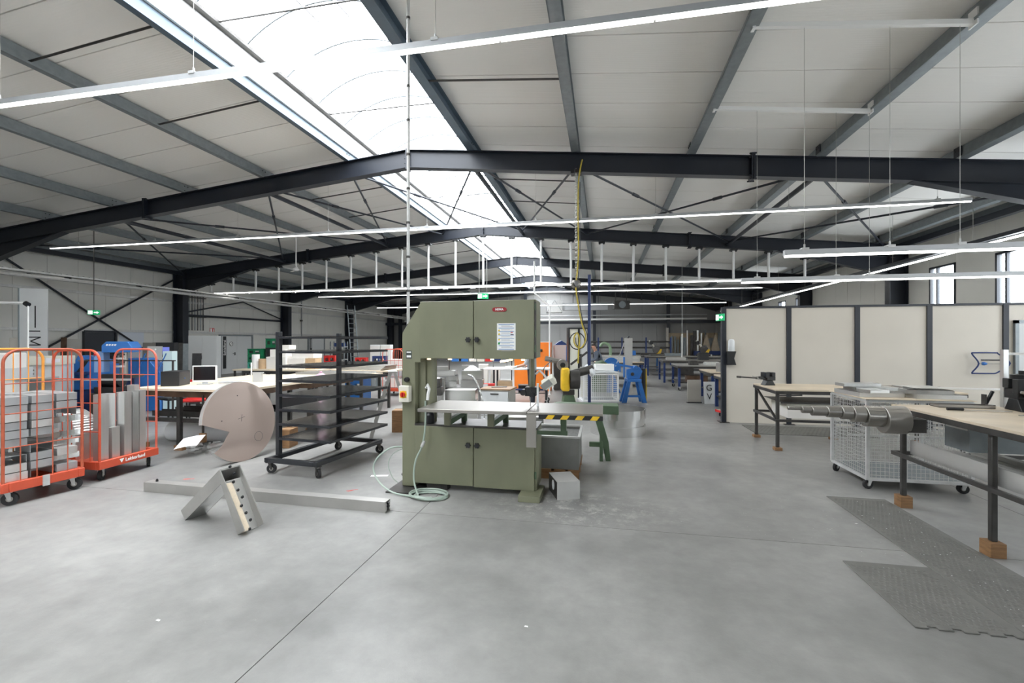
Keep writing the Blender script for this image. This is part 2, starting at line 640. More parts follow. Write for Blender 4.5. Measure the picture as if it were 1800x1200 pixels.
WT = 5.36
wall_l = sroot('wall_left', 'pale grey sandwich panel side wall')
jy = [HALL_F + 1.0 * i for i in range(55)]
wall_run(wall_l, 'y', HALL_L - .1, HALL_L, 0, 0, WT, jy)
B().box(HALL_L - .16, HALL_L - .101, HALL_F, HALL_B, 0, WT).build('wall_backing', M_GASKET, wall_l)
wall_r = sroot('wall_right', 'pale grey sandwich panel side wall with tall windows')
jr = [HALL_F]
for a, b_ in WINDOWS:
    while a - jr[-1] > 1.6:
        jr.append(jr[-1] + 1.0)
    jr += [a, b_]
while HALL_B - jr[-1] > 1.6:
    jr.append(jr[-1] + 1.0)
jr.append(HALL_B)
ops = [(a, b_, WIN_Z[0], WIN_Z[1]) for a, b_ in WINDOWS]
wall_run(wall_r, 'y', HALL_R, HALL_R + .1, 0, 0, WT, jr, openings=ops)
wall_b = sroot('wall_back', 'grey panelled gable wall with dark posts')
jx = [HALL_L + (HALL_R - HALL_L) / 26 * i for i in range(27)]
M_GABLE = mat('gable_panel_grey', (150, 150, 148), 0.5, 0, 0.03, 1.2)
for a, b_ in zip(jx[:-1], jx[1:]):
    g = .005
    B().prism([(a + g, 0), (b_ - g, 0), (b_ - g, zroof(b_) + .08), (a + g, zroof(a) + .08)], 'y', HALL_B, HALL_B + .1).build('wall_panel', M_GABLE, wall_b)
B().box(HALL_L - .1, HALL_R + .1, HALL_B + .101, HALL_B + .12, 0, 7.6).build('wall_backing', M_GASKET, wall_b)  # added behind the gable so no daylight leaks between its panels
wall_f = sroot('wall_front', 'panelled wall behind the camera')
for a, b_ in zip(jx[:-1], jx[1:]):
    B().prism([(a, 0), (b_, 0), (b_, zroof(b_) + .08), (a, zroof(a) + .08)], 'y', HALL_F - .1, HALL_F).build('wall_panel', M_WALLP, wall_f)
B().box(HALL_R + .101, HALL_R + .12, 17.2, 25.8, 0, WT).build('wall_backing', M_GASKET, wall_r)

# windows in the side wall
for n, (a, b_) in enumerate(WINDOWS):
    w = sroot('window_%d' % (n + 2), 'tall bright window in the side wall')
    b = B()
    f = .06
    b.box(HALL_R - .02, HALL_R + .1, a, a + f, *WIN_Z).box(HALL_R - .02, HALL_R + .1, b_ - f, b_, *WIN_Z)
    b.box(HALL_R - .02, HALL_R + .1, a, b_, WIN_Z[1] - f, WIN_Z[1]).box(HALL_R - .02, HALL_R + .1, a, b_, WIN_Z[0], WIN_Z[0] + f)
    b.box(HALL_R, HALL_R + .08, b_ - .34, b_ - .28, *WIN_Z)
    b.build('window_frame', M_NAVY, w)
    B().box(HALL_R + .04, HALL_R + .05, a + f, b_ - .34, WIN_Z[0] + f, WIN_Z[1] - f).build('pane', M_GLASS, w)
    B().box(HALL_R + .04, HALL_R + .05, b_ - .28, b_ - f, WIN_Z[0] + f, WIN_Z[1] - f).build('pane', M_GLASS, w)

# ---- portal frames
PURL_L = [-6.5, -9.0, -11.5, -14.0, -16.5, -19.0]
PURL_R = [-3.15, -0.63, 1.92, 4.5, 7.03, 9.4]
fname = {10.75: 'dark navy steel portal frame across the hall, the frontmost in view', 18.05: 'dark portal frame carrying the row of white drop rods',
         25.35: 'third dark portal frame down the hall', 32.65: 'fourth dark portal frame down the hall', 39.75: 'dark gable frame against the back wall',
         3.45: 'dark portal frame above the camera', -3.85: 'dark portal frame behind the camera', -11.15: 'rear dark portal frame behind the camera'}
for fy in FRAMES:
    fr = sroot('portal_beam', fname[fy])
    for s in (-1, 1):
        xe = RIDGE + s * 14.75
        B().ibeam((RIDGE, fy, zr(RIDGE)), (xe, fy, zr(xe)), 0.45, 0.22).build('rafter', M_NAVY, fr)
        # column and haunch
        xo, xi = RIDGE + s * 15.05, RIDGE + s * 14.5
        b = B()
        b.box(min(xo, xo - s * .02), max(xo, xo - s * .02), fy - .15, fy + .15, 0, zr(xo))
        b.box(min(xi, xi + s * .02), max(xi, xi + s * .02), fy - .15, fy + .15, 0, zr(xi) - .2)
        b.box(min(xo, xi), max(xo, xi), fy - .008, fy + .008, 0, zr(xo))
        b.build('column', M_NAVY, fr)
        x0, x1 = RIDGE + s * 11.0, xi
        b = B()
        z0, z1 = zr(x0) - .45, zr(x1) - 1.05
        b.prism([(x0, z0), (x1, zr(x1) - .43), (x1, z1)], 'y', fy - .008, fy + .008)
        b.bar((x0, fy, z0), (x1, fy, z1), .22, .02)
        b.build('haunch', M_NAVY, fr)
        xs_ = RIDGE + s * 8.0
        b = B()
        for d in (-.022, .022):
            b.cbox((xs_ + d, fy, zr(xs_) - .225), (.03, .26, .56))
        for zz in (-.5, -.42, -.03, .05):
            for yy in (-.09, .09):
                b.cyl((xs_ - .07, fy + yy, zr(xs_) + zz), (xs_ + .07, fy + yy, zr(xs_) + zz), .018, 6)
        b.build('splice_plate', M_NAVY, fr)
    b = B().cbox((RIDGE, fy, zr(RIDGE) - .24), (.05, .24, .52))
    for zz in (.1, .22, .34, .44):
        b.cyl((RIDGE - .06, fy - .08, zr(RIDGE) - zz), (RIDGE + .06, fy - .08, zr(RIDGE) - zz), .016, 6)
    b.build('ridge_plate', M_NAVY, fr)
    for px in PURL_L + PURL_R:
        b = B().box(px - .03, px - .018, fy - .1, fy + .1, zr(px), zr(px) + .27)
        for yy in (-.05, .05):
            for zz in (.07, .2):
                b.cyl((px - .045, fy + yy, zr(px) + zz), (px + .02, fy + yy, zr(px) + zz), .014, 6)
        b.build('purlin_cleat', M_NAVY, fr)

# ---- purlins (Z sections running the length of the hall)
for side, lst in (('window', PURL_R), ('door', PURL_L)):
    for i, px in enumerate(lst):
        b = B()
        z = zr(px)
        h = .26
        sgn = 1 if side == 'window' else -1
        b.box(px - .006, px + .006, HALL_F, HALL_B, z + .006, z + h)
        b.box(min(px, px - sgn * .09), max(px, px - sgn * .09), HALL_F, HALL_B, z, z + .012)
        b.box(min(px, px + sgn * .09), max(px, px + sgn * .09), HALL_F, HALL_B, z + h - .012, z + h)
        b.box(px - sgn * .09 - .006, px - sgn * .09 + .006, HALL_F, HALL_B, z, z + .035)
        b.box(min(px, px + sgn * (.09 if side == 'window' else .03)), max(px, px + sgn * (.09 if side == 'window' else .03)), HALL_F, HALL_B, z, z + .012)
        o = B()
        o.v, o.f = b.v, b.f
        o = o.build('purlin_beam', M_GALV if i else mat('blue_grey_beam', (96, 110, 122), 0.4, 0.3, 0.08, 4))
        struct(o, '%s grey steel purlin from the skylight on the %s side' % (ORD[i], 'window wall' if side == 'window' else 'door wall'))

# eave beams, struts and bracing
for s in (-1, 1):
    x = RIDGE + s * 14.6
    struct(B().box(x - .08, x + .08, HALL_F, HALL_B, 4.86, 5.02).build('eave_beam', M_NAVY), 'dark eave beam along the top of the %s wall' % ('door side' if s < 0 else 'window side'))
    struct(B().box(x + s * .2 - .03, x + s * .2 + .03, HALL_F, HALL_B, 5.06, 5.24).build('eave_beam', M_GALV), 'galvanised eave purlin along the top of the %s wall' % ('door side' if s < 0 else 'window side'))
nodes = [-19.3, -14.0, -9.0, -6.5, -3.15, -0.63, 4.5, 9.6]
for i, x in enumerate(nodes[1:-1]):
    if x in (-6.5, -0.63):
        continue
    struct(B().cyl((x, 10.75, zr(x) - .32), (x, 18.05, zr(x) - .32), .06, 10).build('strut_beam', M_NAVY), 'dark tubular roof strut, %s from the door wall' % ORD[i])
cnt = 0
for a, b_ in zip(nodes[:-1], nodes[1:]):
    for p, q in ((a, b_), (b_, a)):
        o = B().cyl((p, 10.9, zr(p) - .22), (q, 17.9, zr(q) - .22), .028, 8)
        mx, my, mz = p + (q - p) * .3, 10.9 + 7 * .3, zr(p) - .22 + (zr(q) - zr(p)) * .3
        o.cyl((p + (q - p) * .28, 10.9 + 7 * .28, zr(p) - .22 + (zr(q) - zr(p)) * .28), (p + (q - p) * .31, 10.9 + 7 * .31, zr(p) - .22 + (zr(q) - zr(p)) * .31), .045, 8)
        struct(o.build('bracing_beam', M_NAVY), 'dark diagonal roof bracing rod, %s counted from the door wall' % ORD[cnt])
        cnt += 1
XW = HALL_L + .12
for (a, za, c, zc_), lab in (((10.95, 5.1, 17.85, .5), 'dark wall bracing rod falling towards the grey double door'), ((10.95, .3, 17.85, 4.62), 'dark wall bracing rod rising towards the second frame')):
    struct(B().cyl((XW, a, za), (XW, c, zc_), .04, 8).build('bracing_beam', M_NAVY), lab)
# second bay: tie and inverted V
struct(B().cyl((XW + .1, 18.3, 3.02), (XW + .1, 25.2, 3.02), .055, 8).build('bracing_beam', M_NAVY), 'dark horizontal wall tube between second and third frame')
struct(B().cyl((XW + .1, 18.4, 3.15), (XW + .1, 22.0, 3.95), .035, 8).build('bracing_beam', M_NAVY), 'dark diagonal above the double door, lower at the second frame')
struct(B().cyl((XW + .1, 22.0, 3.95), (XW + .1, 25.2, 3.1), .035, 8).build('bracing_beam', M_NAVY), 'dark diagonal above the double door, lower at the third frame')

# slender tie rods between ridge purlins (thin spacers seen against the panels)
k = 0
for x0, x1 in ((-9.0, -6.5), (-3.15, -0.63)):
    for y in (5.6, 7.75, 12.8, 14.9, 20.3, 22.6):
        o = B().cyl((x0, y, zr(x0) + .06), (x1, y, zr(x1) + .06), .018, 6)
        struct(o.build('spacer_beam', M_STEELD), 'thin spacer rod between purlins, %s beside the skylight' % ORD[k])
        k += 1

# girts on the walls
for z, lab in ((3.66, 'upper'), (2.2, 'lower')):
    for s, x in ((1, HALL_L), (-1, HALL_R)):
        b = B().box(min(x + s * .005, x + s * .09), max(x + s * .005, x + s * .09), HALL_F, HALL_B, z - .05, z + .05)
        if s > 0:
            struct(b.build('girt_beam', M_GALV2), '%s galvanised rail along the door side wall' % lab)
# gable posts and rail
for i, x in enumerate((-18.5, -12.6, -6.7, -0.72, 5.3)):
    struct(B().ibeam((x, HALL_B - .35, 0), (x, HALL_B - .35, zr(x)), .3, .25, up=(0, 1, 0)).build('gable_column', M_NAVY), 'dark gable post against the back wall, %s from the door side' % ORD[i])
struct(B().box(HALL_L, HALL_R, HALL_B - .6, HALL_B - .42, 3.26, 3.5).build('gable_beam', M_NAVY), 'dark horizontal beam along the back wall')
struct(B().cyl((HALL_L + 2, HALL_B - .75, 3.62), (HALL_R - 2, HALL_B - .75, 3.62), .08, 10).build('gable_pipe_beam', M_WHITE), 'white pipe along the back wall beam')
struct(B().cyl((HALL_L + 2, HALL_B - .75, 3.95), (HALL_R - 2, HALL_B - .75, 3.95), .05, 10).build('gable_pipe_beam', M_LAMPBODY), 'thin grey pipe above the white pipe on back wall')

# ---- partition
PY = 10.57
part = sroot('partition', 'beige panel partition with dark posts')
px_ = [2.566 + 1.277 * i for i in range(7)]
PT = 2.49
for i in range(6):
    B().box(px_[i] + .03, px_[i + 1] - .03, PY, PY + .06, 0.0, PT - .03).build('partition_panel', M_PART, part, bevel=.004)
for i, x in enumerate(px_):
    b = B().box(x - .045, x + .045, PY - .03, PY + .09, 0.012, PT)
    b.build('post', M_NAVY, part)
    B().box(x - .1, x + .1, PY - .09, PY + .15, 0, .014).build('foot_plate', M_STEELD, part)
B().box(px_[0], px_[-1], PY - .025, PY + .085, PT - .03, PT + .012).build('top_rail', M_NAVY, part)
# ================================================================== LIGHT ROWS
def light_row(label, y, x0, x1, z, module=1.5, wires=(), lit=True, name='strip_light', hw=.03, zw=None, anchor=None):
    t = thing(name, label, 'strip light', (0, y, z), 0, 'suspended strip lights')
    B().box(x0, x1, -hw, hw, 0.0, .07).build('housing', M_LAMPBODY, t)
    n = max(1, round((x1 - x0) / module))
    me = meshof(B().box(.01, (x1 - x0) / n - .01, -hw * .8, hw * .8, -.022, -.001), 'diffuser', M_LED if lit else M_WHITE)
    for i in range(n):
        link_mesh('diffuser', me, t, (x0 + (x1 - x0) / n * i, 0, 0))
    for w in wires:
        B().cyl((w, 0, .11), (w, 0, (anchor - .119 * (w - 1.97) if anchor else zr(w) + .25) - z), .0028, 5).build('hanger_wire', M_CHAIN, t)
        B().box(w - .04, w + .04, -hw - .01, hw + .01, .055, .09).cyl((w, 0, .08), (w, 0, .14), .012, 6).build('clip', M_GALV2, t)
    return t

W9 = [-17 + 3.05 * i for i in range(9)]
light_row('long white strip light, the highest in view, crossing in front of the skylight', 4.59, -18.0, 8.2, 4.88, wires=W9)
light_row('long strip light hung just behind the frontmost portal frame', 11.95, -18.2, 8.05, 4.88, wires=W9)
light_row('far strip light above the third bay benches', 26.5, -18.1, 8.5, 4.64, wires=W9)
light_row('farthest strip light, close to the back wall', 33.9, -17.9, 8.4, 4.46, wires=W9)
light_row('bright strip light over the bench with the small vice', 8.7, 2.4, 9.0, 2.80, wires=(2.66, 3.9, 4.4), anchor=5.885, hw=.035)
light_row('bright strip light over the mesh trolley', 6.53, 2.32, 8.3, 2.87, wires=(2.56, 3.53, 4.28), anchor=5.885, hw=.035)
for y, lab in ((6.53, 'white ceiling bar carrying wires of the strip light over the mesh trolley'), (8.7, 'white ceiling bar carrying wires of the strip light over the bench with the small vice')):
    t = thing('hanger_rail', lab, 'ceiling bar', (0, y, 0))
    za, zb = zr(1.97) - .04, zr(4.45) + .1
    B().bar((1.97, 0, 5.92), (4.42, 0, 5.628), .06, .06).build('bar', M_WHITE, t)
    B().box(4.41, 4.43, -.07, .07, 5.58, 5.78).build('end_plate', M_WHITE, t)
    B().box(1.93, 1.97, -.05, .05, 5.87, 6.02).build('end_plate', M_WHITE, t)

# rail on drop rods below the second frame
t = thing('drop_rod_rail', 'white light rail hung on many rods from the second portal frame', 'light rail', (0, 18.05, 4.0))
B().box(-18.3, 7.9, -.05, .05, 0, .06).build('housing', M_WHITE, t)
n = 22
me = meshof(B().prism([(.0, 0), (1.18, 0), (1.18, -.07), (.95, -.07)], 'y', -.04, .04), 'diffuser', M_LED)
me2 = meshof(B().box(.0, 1.17, -.035, .035, -.03, -.001), 'diffuser', M_LED)
for i in range(n):
    x = -18.2 + 1.19 * i
    link_mesh('diffuser', me2, t, (x, 0, 0))
    B().box(x + .95, x + 1.15, -.04, .04, -.075, -.03).build('sensor_head', M_WHITE, t)
for i in range(22):
    x = -17.9 + 1.19 * i
    zb = zr(x) - .45
    if abs(x - RIDGE) > 11.0:
        f = (abs(x - RIDGE) - 11.0) / 3.5
        zb -= .6 * f
    if zb < 4.12:
        continue
    B().cyl((x, 0, .05), (x, 0, zb - 4.0 - .05), .045, 10).build('drop_rod', M_WHITE, t)
    B().box(x - .12, x + .12, -.1, .1, zb - 4.0 - .08, zb - 4.0 - .015).cyl((x - .08, -.05, zb - 4.0 - .12), (x - .08, -.05, zb - 4.0 - .05), .025, 6).cyl((x + .08, -.05, zb - 4.0 - .12), (x + .08, -.05, zb - 4.0 - .05), .025, 6).build('clamp', M_BLACK, t)

# trunking along the side walls
t = thing('cable_tray', 'slotted grey cable tray running beside the door wall', 'cable tray', (-17.0, 0, 3.72))
B().box(-.1, .1, 6, 38.8, .1, .112).box(-.1, -.09, 6, 38.8, .1, .17).box(.09, .1, 6, 38.8, .1, .17).build('tray', M_GALV2, t)
me = meshof(B().box(-.105, .105, 0, .025, .165, .185), 'rung', M_GALV2)
for i in range(60):
    link_mesh('rung', me, t, (0, 9 + i * .16, 0))
B().cyl((.12, 6, .0), (.12, 38.8, .0), .06, 10).build('pipe', M_GALV2, t)
me = meshof(B().box(-.05, .16, -.03, .03, -.02, .1), 'bracket', M_BLACK)
for i in range(14):
    link_mesh('bracket', me, t, (0, 7 + i * 2.3, 0))
t = thing('strip_light', 'strip light line running along the window wall', 'strip light', (8.45, 0, 3.95), 0, 'suspended strip lights')
B().box(-.05, .05, 5.5, 36, 0, .08).build('housing', M_GALV, t)
B().box(-.32, -.22, 5.5, 36, -.02, .06).build('dark_rail', M_NAVY, t)
me = meshof(B().box(-.045, .045, .02, 1.46, -.025, -.001), 'diffuser', M_LED)
for i in range(20):
    link_mesh('diffuser', me, t, (0, 5.6 + i * 1.5, 0))
for i in range(10):
    x = 8.45
    B().cyl((0, 6.5 + 3.0 * i, .08), (0, 6.5 + 3.0 * i, zr(x) + .25 - 3.95), .005, 5).build('hanger_wire', M_CHAIN, t)
# ================================================================== BANDSAW
saw = thing('bandsaw', 'large green upright bandsaw with four doors and a wide steel table', 'bandsaw', (-1.45, 5.10, 0))
b = B()
b.prism([(-.915, .02), (-.747, .02), (-.747, 1.5), (-.675, 1.5), (-.675, 2.225), (-.915, 1.85)], 'y', 0, .36)
b.build('column', M_GREEN, saw, bevel=.008)
B().box(-.675, .705, .0, .38, 1.56, 2.225).build('upper_housing', M_GREEN, saw, bevel=.006)
B().box(-.747, .715, .0, .4, .07, .755).build('lower_housing', M_GREEN, saw, bevel=.006)
B().box(-.747, .72, -.02, .44, .755, .775).build('drip_tray', M_STEELD, saw)
def saw_door(x0, x1, z0, z1, kx, kz):
    d = B().box(x0, x1, -.03, -.002, z0, z1).build('door', M_GREEN, saw, bevel=.005)
    k = B()
    k.cyl((kx, -.03, kz), (kx, -.05, kz), .012, 10).cyl((kx, -.05, kz), (kx, -.075, kz), .026, 12)
    for i in range(6):
        a = i * math.pi / 3
        k.cyl((kx + .024 * math.cos(a), -.052, kz + .024 * math.sin(a)), (kx + .024 * math.cos(a), -.073, kz + .024 * math.sin(a)), .009, 8)
    k.build('knob', M_BLACK, d)
    return d
saw_door(-.675, -.024, 1.55, 2.222, -.075, 1.77)
dr = saw_door(-.016, .69, 1.55, 2.222, .03, 1.77)
saw_door(-.742, -.024, .075, .752, -.075, .555)
saw_door(-.016, .69, .065, .752, .03, .555)
for z in (1.63, 1.8, 2.1, .62, .2):
    B().cyl((.702, -.02, z), (.702, -.02, z + .08), .012, 8).build('hinge', M_GREEND, saw)
B().box(.693, .712, -.03, .0, 1.56, 2.2).build('hinge_strip', M_STEELD, saw)
# name plate, notice, plates
np_ = B()
pts = arc(.06, 0, .024, -math.pi / 2, math.pi / 2, 8) + arc(-.06, 0, .024, math.pi / 2, 3 * math.pi / 2, 8)
np_.prism(pts, 'y', -.006, 0)
plate = np_.build('name_plate', mat('plate_red', (150, 34, 40), .3), saw, (.29, -.031, 2.115))
text('HEMA', .036, M_PAPER, plate, (0, -.008, 0), (R(90), 0, 0), bold=True)
sheet = B().box(.262, .478, -.0335, -.031, 1.652, 1.958).build('notice', M_PAPER, saw)
NB = mat('print_blue', (70, 120, 180), .6)
NG = mat('print_grey', (150, 150, 155), .6)
NY = mat('print_yellow', (235, 200, 50), .6)
for i in range(8):
    z = 1.945 - .040 * i
    B().box(.28, .46, -.0345, -.0335, z - .006, z).build('heading', NB, sheet)
    for j in range(2):
        B().box(.312, .312 + (.13 if j else .10), -.0343, -.0335, z - .017 - .009 * j, z - .014 - .009 * j).build('text_line', NG, sheet)
for i, z in enumerate((1.88, 1.838, 1.776)):
    B().prism([(.272, z - .012), (.300, z - .012), (.286, z + .012)], 'y', -.0345, -.0335).build('warning_mark', NY, sheet)
B().box(.274, .298, -.0345, -.0335, 1.715, 1.738).build('first_aid_mark', mat('print_green', (60, 150, 80), .6), sheet)
B().box(.42, .445, -.0345, -.0335, 1.848, 1.858).build('orange_mark', M_ORANGE, sheet)
B().box(.42, .455, -.0345, -.0335, 1.823, 1.833).build('truck_mark', M_BLACK, sheet)
pl = B().box(-.862, -.792, -.004, 0, 1.545, 1.64).build('rating_plate', mat('plate_dark', (70, 74, 72), .35), saw)
B().box(-.855, -.80, -.006, -.004, 1.615, 1.63).build('plate_line', M_PAPER, pl)
B().box(-.855, -.80, -.006, -.004, 1.56, 1.585).build('plate_line', M_PAPER, pl)
# controls
B().cyl((-.845, 0, 1.295), (-.845, -.03, 1.295), .03, 16).cyl((-.845, -.03, 1.295), (-.845, -.055, 1.295), .024, 16).build('selector_knob', M_BLACK, saw)
sw = B().box(-.92, -.792, -.085, 0, 1.035, 1.225).build('switch_box', M_CREAM, saw, bevel=.006)
B().cyl((-.862, -.085, 1.125), (-.862, -.09, 1.125), .045, 20).box(-.902, -.822, -.089, -.085, 1.085, 1.165).build('yellow_plate', M_YEL, sw)
B().cyl((-.862, -.09, 1.125), (-.862, -.115, 1.125), .028, 16).box(-.868, -.856, -.135, -.11, 1.1, 1.15).build('rotary_switch', M_RED, sw)
# throat column, guide, blade
B().box(-.747, -.66, .1, .3, .775, 1.56).cyl((-.63, .2, .775), (-.63, .2, 1.56), .075, 18).build('throat_column', M_GREEN, saw)
B().box(.62, .672, .06, .14, 1.17, 1.57).build('guide_bar', M_GREEN, saw)
g = B().box(.58, .70, .0, .16, 1.13, 1.23).cyl((.56, -.02, 1.17), (.56, .1, 1.17), .035, 10).cyl((.66, -.03, 1.15), (.66, .1, 1.15), .03, 10).cyl((.71, -.02, 1.2), (.71, .1, 1.2), .035, 10)
g.build('blade_guide', M_BLACK, saw)
B().box(.638, .641, .0, .035, .77, 1.56).build('blade', M_STEEL, saw)
wl = B().cbox((.86, -.06, 1.30), (.15, .12, .09), (R(20), R(-35), 0)).build('work_lamp', M_CREAM, saw, bevel=.008)
B().cbox((.84, -.13, 1.275), (.12, .02, .07), (R(20), R(-35), 0)).build('lamp_glass', mat('grey_glass', (150, 152, 150), .2), wl)
B().tube([(.7, .02, 1.38), (.75, .0, 1.42), (.8, -.03, 1.38), (.84, -.06, 1.33)], .012, 8).build('lamp_arm', M_LAMPBODY, wl)
B().cyl((.73, -.02, .99), (.73, -.02, 1.28), .012, 8).build('clear_tube', M_FILM, saw)
lm = meshof(B().cyl((0, 0, 0), (0, 0, -.014), .022, 14), 'light_spot', M_LEDWARM)
for x in (-.57, -.31, -.05, .2, .42, .56):
    link_mesh('light_spot', lm, saw, (x, -.01, 1.549))
# table
B().box(-.53, .672, -.45, .29, .985, 1.02).build('table_plate', M_STEEL, saw, bevel=.003)
B().box(.678, 1.45, -.45, .29, .985, 1.02).build('table_plate', M_STEEL, saw, bevel=.003)
B().box(.675, .775, -.475, -.455, .66, 1.0).build('drop_plate', M_STEEL, saw)
B().box(.80, 1.45, -.462, -.451, .955, 1.0).build('hazard_strip', M_BLACK, saw)
for i in range(4):
    x = .87 + i * .15
    B().prism([(x, .957), (x + .07, .957), (x + .10, .998), (x + .03, .998)], 'y', -.466, -.462).build('hazard_stripe', M_YEL, saw)
for x in (-.33, .19):
    B().box(x - .035, x + .035, -.06, 0, .775, .985).build('table_bracket', M_GREEN, saw)
    B().box(x + .08, x + .14, .24, .29, .775, .985).build('table_bracket', M_GREEND, saw)
    B().bar((x, -.03, .8), (x + .11, .26, .88), .05, .06).build('bracket_brace', M_GREEND, saw)
B().box(.72, 1.06, .0, .08, .70, .745).build('extension_arm', M_GREEND, saw)
B().box(.985, 1.045, .0, .08, .745, .985).build('table_bracket', M_GREEND, saw)
# feet
B().box(.54, .78, -.22, .2, 0, .068).build('foot', M_GREEN, saw, bevel=.004)
B().box(-.6, -.35, .0, .12, 0, .068).build('foot', M_STEELD, saw)
B().box(-1.02, -.6, -.22, .4, 0, .014).build('foot_plate', M_STEELD, saw)
# air gun hanging at the throat
ag = B().tube([(-.60, -.02, 1.20), (-.58, -.03, 1.24), (-.56, -.03, 1.19), (-.575, -.03, 1.12), (-.58, -.03, 1.06)], .018, 8)
ag.build('air_gun', M_WHITE, saw)

# hose
hs = bpy.data.objects.new('air_hose', None); COL.objects.link(hs); hs.parent = saw; hs.location = (-.55, -.2, 0)
hs['label'] = 'pale green air hose coiled on the floor'
pts = [(-.03, .1, 1.06), (-.02, .08, .8), (-.05, .06, .55), (-.12, .03, .38), (-.12, -.02, .18), (-.04, -.1, .03)]
for i in range(64):
    a = -2.2 + i * 2 * math.pi / 20
    rr = .15 + .03 * math.sin(i * .37) + .001 * i
    pts.append((.1 + rr * math.cos(a) * 1.1, -.05 + rr * math.sin(a) * .8, .014 + .009 * (i // 20)))
def smooth(p, n=4):
    out = []
    P = [Vector(q) for q in p]
    for i in range(len(P) - 1):
        p0, p1, p2, p3 = P[max(i - 1, 0)], P[i], P[i + 1], P[min(i + 2, len(P) - 1)]
        for k in range(n):
            t = k / n
            out.append(.5 * ((2 * p1) + (p2 - p0) * t + (2 * p0 - 5 * p1 + 4 * p2 - p3) * t * t + (3 * p1 - p0 - 3 * p2 + p3) * t ** 3))
    out.append(P[-1])
    return out
B().tube(smooth(pts, 3), .011, 8).build('coil', M_HOSE, hs)
loop = [(-.38, .3, .46), (-.5, .2, .47), (-.62, .1, .38), (-.66, .05, .25), (-.55, -.02, .12), (-.35, -.08, .03), (-.1, -.12, .015)]
B().tube(smooth(loop, 5), .01, 8).build('side_loop', M_HOSE, hs)
loop = [(-.38, .3, .45), (-.48, .2, .4), (-.52, .15, .28), (-.45, .12, .14), (-.38, .12, .08)]
B().tube(smooth(loop, 5), .005, 6).build('side_loop', M_HOSE, hs)
B().cyl((-.06, .06, .53), (-.03, .07, .6), .018, 8).build('coupling', M_GALV2, hs)

pot = thing('adhesive_pot', 'small black pot standing under the bandsaw table', 'pot', (-2.03, 5.14, .776))
B().lathe([(.05, 0), (.055, .01), (.055, .1), (.04, .12), (.04, .15)], 16).build('body', M_BLACK, pot)
B().tube([(-.04, 0, .14), (-.02, 0, .19), (.02, 0, .19), (.04, 0, .14)], .005, 6).build('handle', M_STEELD, pot)

# ================================================================== TRAY RACK
def caster(parent, x, y, z=0.14, r=.055, w=.03, rot=0.0, m=M_GALV2):
    c = B().box(-.045, .045, -.04, .04, z - .01, z).prism([(-.02, z - .01), (.03, z - .01), (.035, r - .012), (.01, r - .012)], 'y', -.028, -.022).prism([(-.02, z - .01), (.03, z - .01), (.035, r - .012), (.01, r - .012)], 'y', .022, .028)
    o = c.build('caster', m, parent, (x, y, 0), (0, 0, rot))
    k = B()
    k.v = []
    k.cyl((.02, -w / 2, r), (.02, w / 2, r), r, 20)
    k.build('wheel', M_RUBBER, o)
    B().cyl((.02, -w / 2 - .004, r), (.02, w / 2 + .004, r), r * .42, 14).build('hub', M_STEEL, o)
    return o

def campos(xc, d, z=0):
    return (xc * CP - d * SP, xc * SP + d * CP, z)

rack = thing('tray_rack', 'tall black wheeled rack with eight glossy dark sheet shelves', 'rack', campos(-2.68, 6.55), PSI - R(16.9))
b = B()
b.box(-.42, -.36, -.68, .80, .15, .21).box(.36, .42, -.68, .80, .15, .21).box(-.36, .36, -.68, -.62, .15, .21).box(-.36, .36, .74, .80, .15, .21)
b.build('base_frame', M_BLACKP, rack, bevel=.004)
for y in (-.47, .78):
    B().box(-.41, -.35, y - .03, y + .03, .21, 1.88).build('post', M_BLACKP, rack, bevel=.004)
for k in range(8):
    z = .45 + .195 * k
    s = B().box(-.345, .5, -.52, .82, z, z + .006).build('shelf', M_SHEET, rack)
    B().box(-.345, .5, -.53, -.5, z - .028, z - .002).box(-.345, .5, .79, .82, z - .028, z - .002).box(.47, .5, -.5, .79, z - .028, z - .002).build('shelf_rail', M_BLACKP, s)
for x, y, a in ((-.38, -.62, .4), (.38, -.62, -.5), (.38, .74, .9), (-.38, .74, 1.4)):
    caster(rack, x, y, .15, .06, .035, a, M_STEELD)

# ================================================================== DISC, V PIECE, LONG PROFILE, SCRAP
disc = thing('aluminium_disc', 'large round aluminium plate with a wedge notch, leaning on edge', 'metal disc', campos(-3.92, 6.68), PSI + R(69))
rr = .58
cz = rr
notch = [(-.26, -.22)]
# outline from the lower lip of the mouth round to the upper lip
a0, a1 = R(-140), R(190)
pts = arc(0, 0, rr, a0, R(176), 56)
pts = [(x, z) for x, z in pts]
pts.append((-.20, -.12))
pts.append((-.33, -.30))
tilt = R(-7)
o = B().prism([(x, z + cz) for x, z in pts], 'y', .0, .006).build('face', mat('pinkish_aluminium', (218, 198, 187), .32, .72), disc, rot=(tilt, 0, 0))
rim = B()
for i in range(56):
    (x0, z0), (x1, z1) = pts[i], pts[i + 1]
    rim.add([(x0, .006, z0 + cz), (x1, .006, z1 + cz), (x1, .07, z1 + cz), (x0, .07, z0 + cz), (x0 * .99, .006, z0 * .99 + cz), (x1 * .99, .006, z1 * .99 + cz), (x1 * .99, .07, z1 * .99 + cz), (x0 * .99, .07, z0 * .99 + cz)],
            [(0, 1, 2, 3), (7, 6, 5, 4), (3, 2, 6, 7)])
rim.build('rim', M_ALUM, disc, rot=(tilt, 0, 0))
B().tube([(.26 + .07 * math.cos(t * .3142), -.001, cz - .27 + .07 * math.sin(t * .3142)) for t in range(20)], .0018, 5, True).build('scribed_circle', M_STEELD, disc, rot=(tilt, 0, 0))
